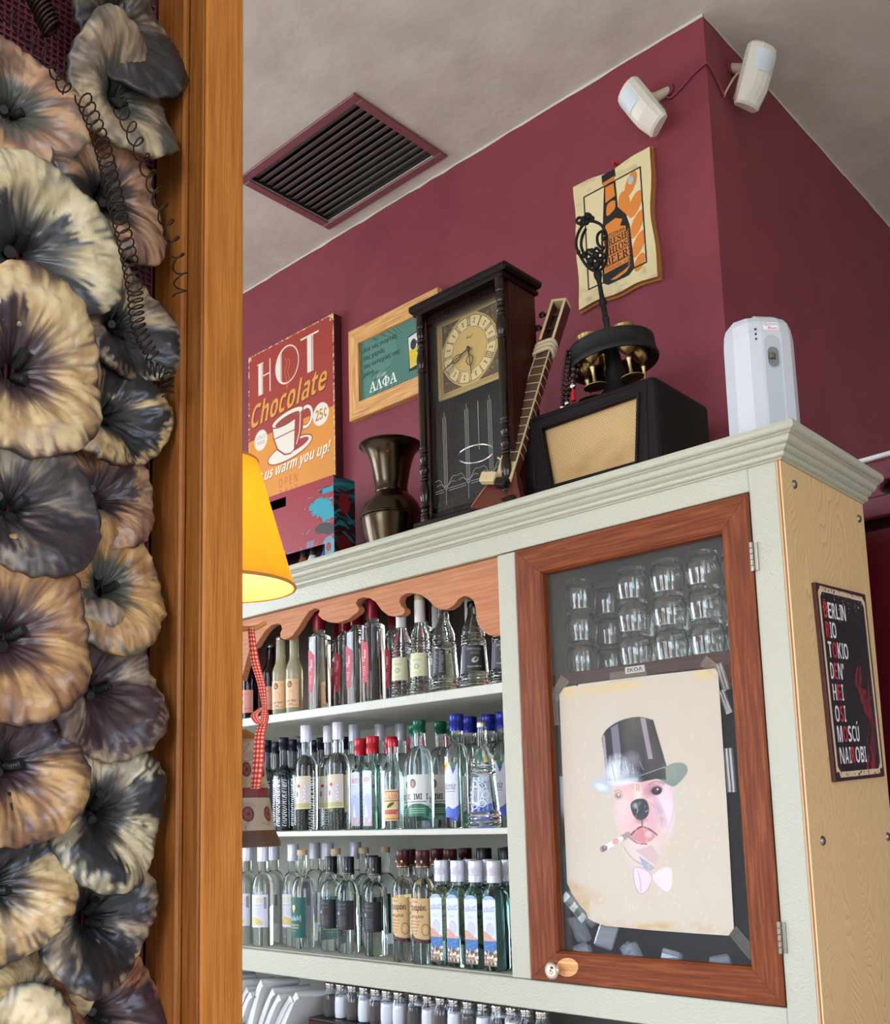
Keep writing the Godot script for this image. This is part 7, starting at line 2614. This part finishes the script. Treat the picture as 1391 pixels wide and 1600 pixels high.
func build_lamps():
	pendant(Vector3(-1.060, 1.797, 0.752), "lit pendant lamp with orange-yellow cone shade, partly behind the wooden post", 0.13, 4.0)
	pendant(Vector3(-0.15, 2.25, 1.95), "added unseen pendant lamp above the viewer, warming the flower panel", 2.6, 4.0)  # unseen lamp added to throw warm light on post and flowers
	# peg, ribbon and clay bell behind the post
	var P = thing("wooden_peg", "short light wooden peg on the post's edge holding the checked ribbon", "peg", Vector3(-0.752, 1.672, 0.965))
	var st = mb()
	tube(st, curve([Vector3(0, 0, 0), Vector3(0.002, 0.002, -0.010), Vector3(0.008, 0.003, -0.022), Vector3(0.012, 0.009, -0.032)], 4), [0.0028, 0.0028, 0.003, 0.0024, 0.003, 0.0026, 0.0022, 0.0028, 0.0024, 0.0022, 0.002, 0.0022, 0.0018], 7)
	part("peg_body", st, mat(c8(196, 130, 60), 0.6), P)
	var Bn = thing("clay_bell", "cream clay bell with brown-red band and round spots hanging behind the post", "bell", Vector3(-0.790, 1.4770, 0.925))
	var prof = [Vector2(0.0375, 0.0), Vector2(0.0370, 0.004), Vector2(0.0335, 0.012), Vector2(0.0300, 0.026), Vector2(0.0270, 0.045), Vector2(0.0245, 0.064), Vector2(0.0215, 0.084), Vector2(0.0195, 0.096), Vector2(0.0150, 0.104), Vector2(0.006, 0.109)]
	var bt = print_mat(bell_tex(), 0.6)
	bt.texture_repeat = true
	st = mb()
	patch(st, prof, 0.0, TAU, 36, 2.0, 0.0)
	part("bell_body", st, bt, Bn)
	st = mb()
	lathe(st, [Vector2(0.0, 0.100), Vector2(0.012, 0.098), Vector2(0.022, 0.07), Vector2(0.032, 0.012), Vector2(0.0365, 0.0005), Vector2(0.0375, 0.0)], 30)
	part("bell_inside", st, mat(c8(70, 50, 34), 0.8), Bn)
	st = mb()
	tube(st, [Vector3(0, 0.107, 0), Vector3(0.004, 0.16, 0.01), Vector3(0.036, 0.197, 0.036)], 0.001, 5)
	part("string", st, M.cord, Bn)
	# gingham ribbon
	var im = canvas(32, 256, c8(214, 84, 60))
	for y in 26:
		for x in 3:
			rect(im, x * 11, y * 10, 5.5, 5, c8(236, 196, 176))
			rect(im, x * 11 + 5.5, y * 10 + 5, 5.5, 5, c8(186, 40, 28))
	var gm = print_mat(done(im), 0.8)
	gm.cull_mode = BaseMaterial3D.CULL_DISABLED
	gm.backlight_enabled = true
	gm.backlight = Color(0.5, 0.16, 0.1)
	var R = thing("gingham_ribbon", "red and white checked ribbon tied to the peg, hanging in front of the clay bell", "ribbon", Vector3(-0.745, 1.674, 0.945))
	var u = Vector3(0.735, 0, -0.677)
	var v = Vector3(0.668, 0, 0.73)
	for s in [
		[[[0.0, 0.0, 0.005], [0.004, -0.030, 0.008], [0.010, -0.052, 0.008], [0.012, -0.072, 0.004]], [0.0028, 0.004, 0.0036, 0.002]],
		[[[0.012, -0.072, 0.004], [0.012, -0.082, 0.002], [0.008, -0.096, 0.004], [0.006, -0.120, 0.002], [0.003, -0.145, 0.0]], [0.002, 0.0036, 0.0046, 0.005, 0.0045]],
		[[[0.012, -0.072, 0.006], [0.004, -0.080, 0.010], [0.010, -0.088, 0.010], [0.013, -0.074, 0.008]], [0.002, 0.0036, 0.0036, 0.002]],
	]:
		var pts = []
		for p in s[0]:
			pts.append(u * p[0] + Vector3(0, p[1], 0) + v * p[2])
		var c = curve(pts, 5)
		st = mb()
		st.set_smooth_group(1)
		var n = c.size()
		for i in n - 1:
			var wa = s[1][mini(int(float(i) / n * s[1].size()), s[1].size() - 1)]
			var fa = float(i) / (n - 1) * (s[1].size() - 1)
			var fb = float(i + 1) / (n - 1) * (s[1].size() - 1)
			var w0 = lerpf(s[1][int(fa)], s[1][mini(int(fa) + 1, s[1].size() - 1)], fa - int(fa))
			var w1 = lerpf(s[1][mini(int(fb), s[1].size() - 1)], s[1][mini(int(fb) + 1, s[1].size() - 1)], fb - int(fb))
			var mid0 = c[i] + v * 0.0025
			var mid1 = c[i + 1] + v * 0.0025
			var t0 = float(i) / n
			var t1 = float(i + 1) / n
			q4(st, c[i + 1] - u * w1, mid1, mid0, c[i] - u * w0, Vector2(0, t1), Vector2(0.5, t1), Vector2(0.5, t0), Vector2(0, t0))
			q4(st, mid1, c[i + 1] + u * w1, c[i] + u * w0, mid0, Vector2(0.5, t1), Vector2(1, t1), Vector2(1, t0), Vector2(0.5, t0))
		part("ribbon_band", st, gm, R)

func dog_tex():
	var W = 320
	var H = 428
	var im = canvas(W, H, c8(192, 183, 164))
	var r2 = RandomNumberGenerator.new()
	r2.seed = 77
	# collar and chin wash
	dab(im, 178, 232, 66, 100, Color(0.88, 0.76, 0.76, 0.75), 0.0, 0.2)
	fill(im, curve([Vector2(110, 196), Vector2(150, 186), Vector2(208, 188), Vector2(230, 200), Vector2(232, 240), Vector2(228, 270), Vector2(214, 300), Vector2(190, 318), Vector2(158, 312), Vector2(128, 290), Vector2(116, 250)], 6, true), c8(214, 180, 176))
	dab(im, 166, 210, 56, 46, Color(0.80, 0.60, 0.60, 0.75), 0.0, 0.2)
	dab(im, 136, 250, 24, 40, Color(0.88, 0.74, 0.72, 0.7))
	dab(im, 222, 262, 14, 44, Color(0.84, 0.79, 0.82, 0.8), 0.1)
	for k in 60:
		var a = Vector2(r2.randf_range(112, 228), r2.randf_range(200, 300))
		line(im, [a, a + Vector2((a.x - 168) * 0.05, r2.randf_range(5, 12))], 0.6, [c8(196, 158, 156), c8(230, 206, 200), c8(206, 176, 182)][k % 3])
	dab(im, 212, 230, 26, 70, Color(0.86, 0.79, 0.84, 0.7), -0.1, 0.1)
	dab(im, 132, 240, 26, 60, Color(0.9, 0.76, 0.74, 0.6), 0.1, 0.1)
	dab(im, 168, 316, 50, 44, Color(0.87, 0.79, 0.79, 0.6), 0.2, 0.1)
	# folded ear on the left, hidden one on the right
	fill(im, curve([Vector2(60, 188), Vector2(84, 176), Vector2(108, 182), Vector2(104, 206), Vector2(94, 212), Vector2(70, 200)], 6, true), c8(176, 186, 190))
	dab(im, 84, 196, 18, 9, Color(0.86, 0.9, 0.92, 0.8), 0.3)
	# hat
	var hat = [Vector2(92, 98), Vector2(124, 74), Vector2(170, 66), Vector2(202, 74), Vector2(224, 164), Vector2(214, 184), Vector2(170, 190), Vector2(96, 184)]
	fill(im, curve([Vector2(91, 100), Vector2(104, 84), Vector2(134, 70), Vector2(172, 66), Vector2(203, 75)], 6) + [Vector2(226, 168), Vector2(214, 184), Vector2(170, 190), Vector2(98, 184)], c8(30, 30, 33))
	fill(im, [Vector2(112, 82), Vector2(128, 75), Vector2(132, 140), Vector2(115, 142)], c8(112, 104, 116))
	fill(im, [Vector2(92, 98), Vector2(98, 94), Vector2(102, 184), Vector2(96, 184)], c8(150, 138, 150))
	fill(im, [Vector2(176, 68), Vector2(187, 70), Vector2(198, 148), Vector2(188, 148)], c8(132, 122, 138))
	dab(im, 122, 166, 32, 36, Color(0.76, 0.78, 0.81, 0.9), 0.0, 0.25)
	dab(im, 150, 176, 26, 18, Color(0.70, 0.72, 0.75, 0.7), 0.3, 0.1)
	dab(im, 106, 150, 12, 18, Color(0.55, 0.56, 0.58, 0.6), 0.4)
	dab(im, 152, 150, 26, 24, Color(0.62, 0.64, 0.66, 0.6), -0.3)
	dab(im, 112, 170, 18, 26, Color(0.86, 0.88, 0.92, 0.7), 0.0, 0.2)
	for k in 26:
		var x = r2.randf_range(100, 170)
		line(im, [Vector2(x, r2.randf_range(132, 160)), Vector2(x + r2.randf_range(-8, 8), r2.randf_range(160, 188))], 0.8, c8(96, 100, 104) if k % 2 else c8(214, 216, 222))
	# brim
	fill(im, curve([Vector2(168, 184), Vector2(214, 168), Vector2(240, 158), Vector2(262, 162), Vector2(264, 178), Vector2(240, 200), Vector2(222, 196), Vector2(200, 184)], 6, true), c8(104, 122, 116))
	fill(im, [Vector2(166, 182), Vector2(222, 166), Vector2(222, 188), Vector2(190, 184), Vector2(162, 190)], c8(24, 24, 26))
	line(im, [Vector2(170, 178), Vector2(222, 164)], 1.2, c8(170, 170, 172))
	dab(im, 140, 188, 40, 8, Color(0.84, 0.86, 0.88, 0.85), -0.08)
	# brow, muzzle and eyes
	dab(im, 196, 204, 24, 16, Color(0.60, 0.40, 0.44, 0.65), -0.3)
	dab(im, 200, 208, 14, 9, Color(0.34, 0.22, 0.24, 0.7), -0.1)
	oval(im, 202, 208, 10, 7, c8(24, 16, 16), -0.1)
	oval(im, 201, 207, 5, 5, c8(70, 40, 26))
	oval(im, 204, 205, 1.8, 1.8, c8(236, 230, 226))
	dab(im, 121, 214, 12, 9, Color(0.56, 0.50, 0.50, 0.7), 0.1)
	oval(im, 121, 214, 6, 5, c8(140, 128, 124))
	oval(im, 122, 212, 2, 2, c8(226, 222, 220))
	dab(im, 162, 214, 12, 30, Color(0.93, 0.86, 0.80, 0.7), 0.05)
	dab(im, 148, 268, 28, 30, Color(0.86, 0.66, 0.66, 0.7))
	dab(im, 188, 262, 26, 32, Color(0.80, 0.60, 0.64, 0.7))
	dab(im, 206, 246, 10, 38, Color(0.64, 0.48, 0.54, 0.5), -0.35)
	fill(im, curve([Vector2(146, 232), Vector2(160, 222), Vector2(178, 224), Vector2(184, 240), Vector2(180, 254), Vector2(166, 262), Vector2(152, 254)], 6, true), c8(48, 52, 54))
	dab(im, 156, 234, 9, 8, Color(0.66, 0.70, 0.70, 0.7))
	stroke(im, [Vector2(156, 236), Vector2(161, 242), Vector2(158, 248)], 1.8, c8(150, 152, 152))
	stroke(im, [Vector2(176, 246), Vector2(182, 244)], 1.8, c8(150, 152, 152))
	line(im, [Vector2(168, 260), Vector2(168, 274)], 2.4, c8(60, 40, 44))
	fill(im, curve([Vector2(150, 280), Vector2(168, 272), Vector2(188, 280), Vector2(194, 292), Vector2(176, 304), Vector2(152, 300), Vector2(142, 290)], 6, true), c8(196, 126, 132))
	dab(im, 180, 288, 10, 9, Color(0.92, 0.76, 0.76, 0.8))
	stroke(im, [Vector2(140, 292), Vector2(152, 282), Vector2(168, 274), Vector2(188, 282), Vector2(198, 290)], 2.2, c8(70, 40, 46))
	stroke(im, [Vector2(140, 294), Vector2(156, 304), Vector2(176, 306)], 2.0, c8(110, 70, 74))
	# cigarette
	line(im, [Vector2(138, 288), Vector2(118, 298)], 11, c8(150, 130, 128))
	line(im, [Vector2(122, 296), Vector2(84, 314)], 10, c8(232, 214, 212))
	line(im, [Vector2(86, 313), Vector2(80, 316)], 11, c8(120, 96, 98))
	line(im, [Vector2(112, 300), Vector2(108, 302)], 11, c8(196, 150, 150))
	# chest line, shirt and bow tie
	stroke(im, [Vector2(126, 310), Vector2(142, 332), Vector2(168, 346)], 1.4, c8(150, 126, 130))
	fill(im, [Vector2(150, 318), Vector2(192, 346), Vector2(200, 330), Vector2(186, 308)], c8(196, 166, 170))
	fill(im, [Vector2(158, 328), Vector2(190, 350), Vector2(178, 356), Vector2(166, 350)], c8(150, 154, 172))
	fill(im, curve([Vector2(146, 352), Vector2(166, 352), Vector2(182, 366), Vector2(172, 390), Vector2(156, 398), Vector2(146, 380)], 6, true), c8(214, 196, 208))
	fill(im, curve([Vector2(184, 364), Vector2(206, 350), Vector2(222, 352), Vector2(220, 384), Vector2(208, 392), Vector2(190, 378)], 6, true), c8(220, 206, 220))
	line(im, curve([Vector2(146, 352), Vector2(166, 352), Vector2(182, 366), Vector2(172, 390), Vector2(156, 398), Vector2(146, 380)], 6, true), 1.0, c8(150, 126, 140), true)
	stroke(im, [Vector2(154, 356), Vector2(158, 376), Vector2(158, 394)], 1.2, c8(160, 136, 148))
	dab(im, 208, 300, 14, 12, Color(0.84, 0.74, 0.76, 0.8))
	text(im, "R", 159, 194, 9, 12, c8(150, 130, 90), false, true)
	# finer modelling of the head
	for k in 5:
		stroke(im, [Vector2(176 + k * 3, 216 + k * 3), Vector2(196 + k * 2, 236 + k * 5), Vector2(206 + k, 262 + k * 4)], 1.0, [c8(206, 172, 176), c8(178, 140, 148), c8(222, 200, 204)][k % 3])
	for k in 4:
		stroke(im, [Vector2(150 - k * 4, 214 + k * 4), Vector2(138 - k * 3, 236 + k * 5), Vector2(132 - k * 2, 264 + k * 3)], 1.0, [c8(222, 188, 182), c8(198, 156, 154), c8(230, 206, 198)][k % 3])
	line(im, oval_pts(Vector2(202, 208), 11.5, 8.5, -0.1, 20, PI, TAU), 1.6, c8(110, 74, 78))
	stroke(im, [Vector2(186, 196), Vector2(202, 190), Vector2(218, 196)], 2.0, c8(150, 104, 110))
	stroke(im, [Vector2(112, 206), Vector2(121, 203), Vector2(130, 208)], 1.4, c8(160, 126, 124))
	stroke(im, [Vector2(228, 198), Vector2(236, 226), Vector2(228, 262), Vector2(212, 296)], 1.2, c8(190, 170, 178))
	stroke(im, [Vector2(112, 216), Vector2(116, 248), Vector2(126, 280)], 1.0, c8(204, 170, 164))
	dab(im, 166, 262, 16, 8, Color(0.45, 0.33, 0.36, 0.4))
	# set the drawing smaller on the sheet, as printed
	var sheet = canvas(W, H, c8(192, 183, 164))
	im.resize(int(W * SS * 0.945), int(H * SS * 0.9), Image.INTERPOLATE_BILINEAR)
	sheet.blit_rect(im, Rect2i(0, 0, im.get_width(), im.get_height()), Vector2i(3 * SS, 10 * SS))
	im = sheet
	for k in 40:
		dab(im, r2.randf_range(0, W), r2.randf_range(0, H), r2.randf_range(20, 60), r2.randf_range(30, 80), Color(0.78, 0.71, 0.6, 0.13))
	# ageing at the lower left and along the edges
	for k in 26:
		dab(im, r2.randf_range(-10, 70), H - r2.randf_range(-8, 70), r2.randf_range(10, 26), r2.randf_range(8, 20), Color(0.72, 0.55, 0.32, 0.22))
	for k in 30:
		dab(im, r2.randf_range(0, W), H - r2.randf_range(-4, 14), r2.randf_range(10, 26), r2.randf_range(4, 10), Color(0.72, 0.56, 0.34, 0.25))
	for t in [[40, 8, 150, 12], [0, 0, 44, 20], [276, 0, 44, 18]]:
		dab(im, t[0] + t[2] * 0.5, t[1] + t[3] * 0.5, t[2] * 0.5, t[3] * 0.7, Color(0.82, 0.71, 0.48, 0.55), 0.0, 0.7)
	# pale blistering where damp got under the print
	for k in 230:
		var y = H * pow(r2.randf(), 0.55)
		var x = r2.randf_range(6, W - 6)
		if y < 185 and x > 70 and x < 262:
			continue
		var r = r2.randf_range(1.2, 3.6)
		dab(im, x, y, r, r * r2.randf_range(1.0, 1.8), Color(0.86, 0.83, 0.77, 0.22), 0.0, 0.5)
		if y > 225 or x < 90 or x > 235:
			line(im, oval_pts(Vector2(x, y), r * 0.8, r * 1.1, 0, 12), 0.5, c8(196, 185, 164), true)
	return done(im)

func build_small_things():
	# poster taped to the door's glass
	var S = thing("dog_poster", "aged cream poster of a smoking dog in a black top hat on the door's glass", "poster", Vector3(-0.939, 1.5155, -0.0120))
	var w = 0.1605
	var h = 0.2145
	var o = [Vector2(-0.108, -0.205), Vector2(-0.085, -0.211), Vector2(0.0, -0.2135), Vector2(0.10, -0.2145), Vector2(0.148, -0.2145), Vector2(0.158, -0.203), Vector2(0.1605, 0.0), Vector2(0.1605, 0.203), Vector2(0.155, 0.2115), Vector2(0.05, 0.2135), Vector2(-0.06, 0.2145), Vector2(-0.115, 0.2145), Vector2(-0.118, 0.211), Vector2(-0.123, 0.2135), Vector2(-0.148, 0.212), Vector2(-0.1595, 0.200), Vector2(-0.1605, 0.0), Vector2(-0.1605, -0.140), Vector2(-0.150, -0.160), Vector2(-0.137, -0.176), Vector2(-0.122, -0.190), Vector2(-0.119, -0.200)]
	var st = mb()
	ext(st, o, 0.0, 0.0006)
	part("sheet", st, print_mat(dog_tex(), 0.55), S)
	for t in [[-0.158, 0.212, 0.045, 0.020, 0.9], [-0.169, 0.17, 0.012, 0.05, 0.05], [0.150, 0.214, 0.040, 0.018, -0.75], [0.168, 0.196, 0.014, 0.046, 0.25], [0.170, 0.155, 0.012, 0.040, 0.3], [0.170, 0.045, 0.016, 0.070, 0.02], [-0.01, 0.219, 0.075, 0.016, 0.0], [0.172, -0.224, 0.050, 0.018, -0.85], [-0.148, -0.182, 0.06, 0.016, -0.8]]:
		st = mb()
		var xf = Transform3D(Basis(Vector3(0, 0, 1), t[4]), Vector3(t[0], t[1], 0.00085))
		var n = 5
		st.set_smooth_group(-1)
		for i in n:
			var a = lerpf(-0.5, 0.5, float(i) / n)
			var b = lerpf(-0.5, 0.5, float(i + 1) / n)
			var za = 0.0003 * (i % 2)
			var zb = 0.0003 * ((i + 1) % 2)
			q4(st, xf * Vector3(a * t[2], -t[3] * 0.5, za), xf * Vector3(b * t[2], -t[3] * 0.5, zb), xf * Vector3(b * t[2], t[3] * 0.5, zb), xf * Vector3(a * t[2], t[3] * 0.5, za))
			for sd in [-0.5, 0.5]:
				bx(st, Vector3((a + b) * 0.5 * t[2], sd * t[3], 0.0003), Vector3(t[2] / n, 0.0007, 0.0006), 0.0, xf)
		lab(part("tape", st, M.tape, S), "strip of yellowed clear tape")
	var im = canvas(96, 32, c8(186, 184, 176))
	text(im, "ΝΙΚΟΛ", 10, 7, 74, 18, c8(24, 24, 26), true, false, 0.0, 0)
	var T = thing("name_strip", "small grey paper strip handwritten in black, stuck on the shelf edge", "label strip", Vector3(-0.946, 1.746, -0.0296))
	part("strip", quad_mesh(Vector3(-0.020, -0.006, 0.0004), Vector3(0.020, -0.006, 0.0004), Vector3(0.020, 0.006, 0.0004), Vector3(-0.020, 0.006, 0.0004)), print_mat(done(im), 0.7), T)
	# clear packets heaped behind the glass below the poster
	var r2 = RandomNumberGenerator.new()
	r2.seed = 21
	var names = ["clear plastic packet wedged highest at the left behind the door glass", "clear plastic packet leaning by the torn poster corner behind the glass", "clear plastic packet lying flat at the lower left behind the glass", "clear plastic packet under the torn poster corner behind the glass", "clear plastic packet at the bottom left corner behind the glass", "clear plastic packet below the poster's middle behind the glass", "crumpled clear packet below the poster, right of the middle one", "crumpled clear packet near the lower right hinge behind the glass"]
	var spots = [[-1.098, 1.352, -0.7], [-1.075, 1.322, 0.55], [-1.096, 1.292, 0.2], [-1.040, 1.285, -0.4], [-1.090, 1.240, 0.3], [-0.985, 1.250, 0.5], [-0.915, 1.244, -0.25], [-0.82, 1.240, 0.2]]
	var pk = pane(c8(214, 226, 236), 0.16, 0.05)
	for i in spots.size():
		var s = spots[i]
		var P = thing("plastic_packet", names[i], "packet", Vector3(s[0], s[1], -0.040), 0.0, "clear packets behind the door glass")
		P.basis = Basis(Vector3(0, 0, 1), s[2]) * Basis(Vector3(0, 1, 0), r2.randf_range(-0.5, 0.5)) * Basis(Vector3(1, 0, 0), r2.randf_range(-0.3, 0.3))
		var b = mb()
		bx(b, Vector3.ZERO, Vector3(0.034, 0.046, 0.014), 0.003)
		part("wrapper", b, pk, P)
		b = mb()
		b.set_smooth_group(-1)
		for k in 5:
			var y = -0.018 + k * 0.009
			q4(b, Vector3(-0.015, y, 0.0085 + 0.002 * (k % 2)), Vector3(0.015, y + r2.randf_range(-0.004, 0.004), 0.0085), Vector3(0.015, y + 0.009, 0.0105), Vector3(-0.015, y + 0.008, 0.0085))
		part("crinkles", b, pk, P)
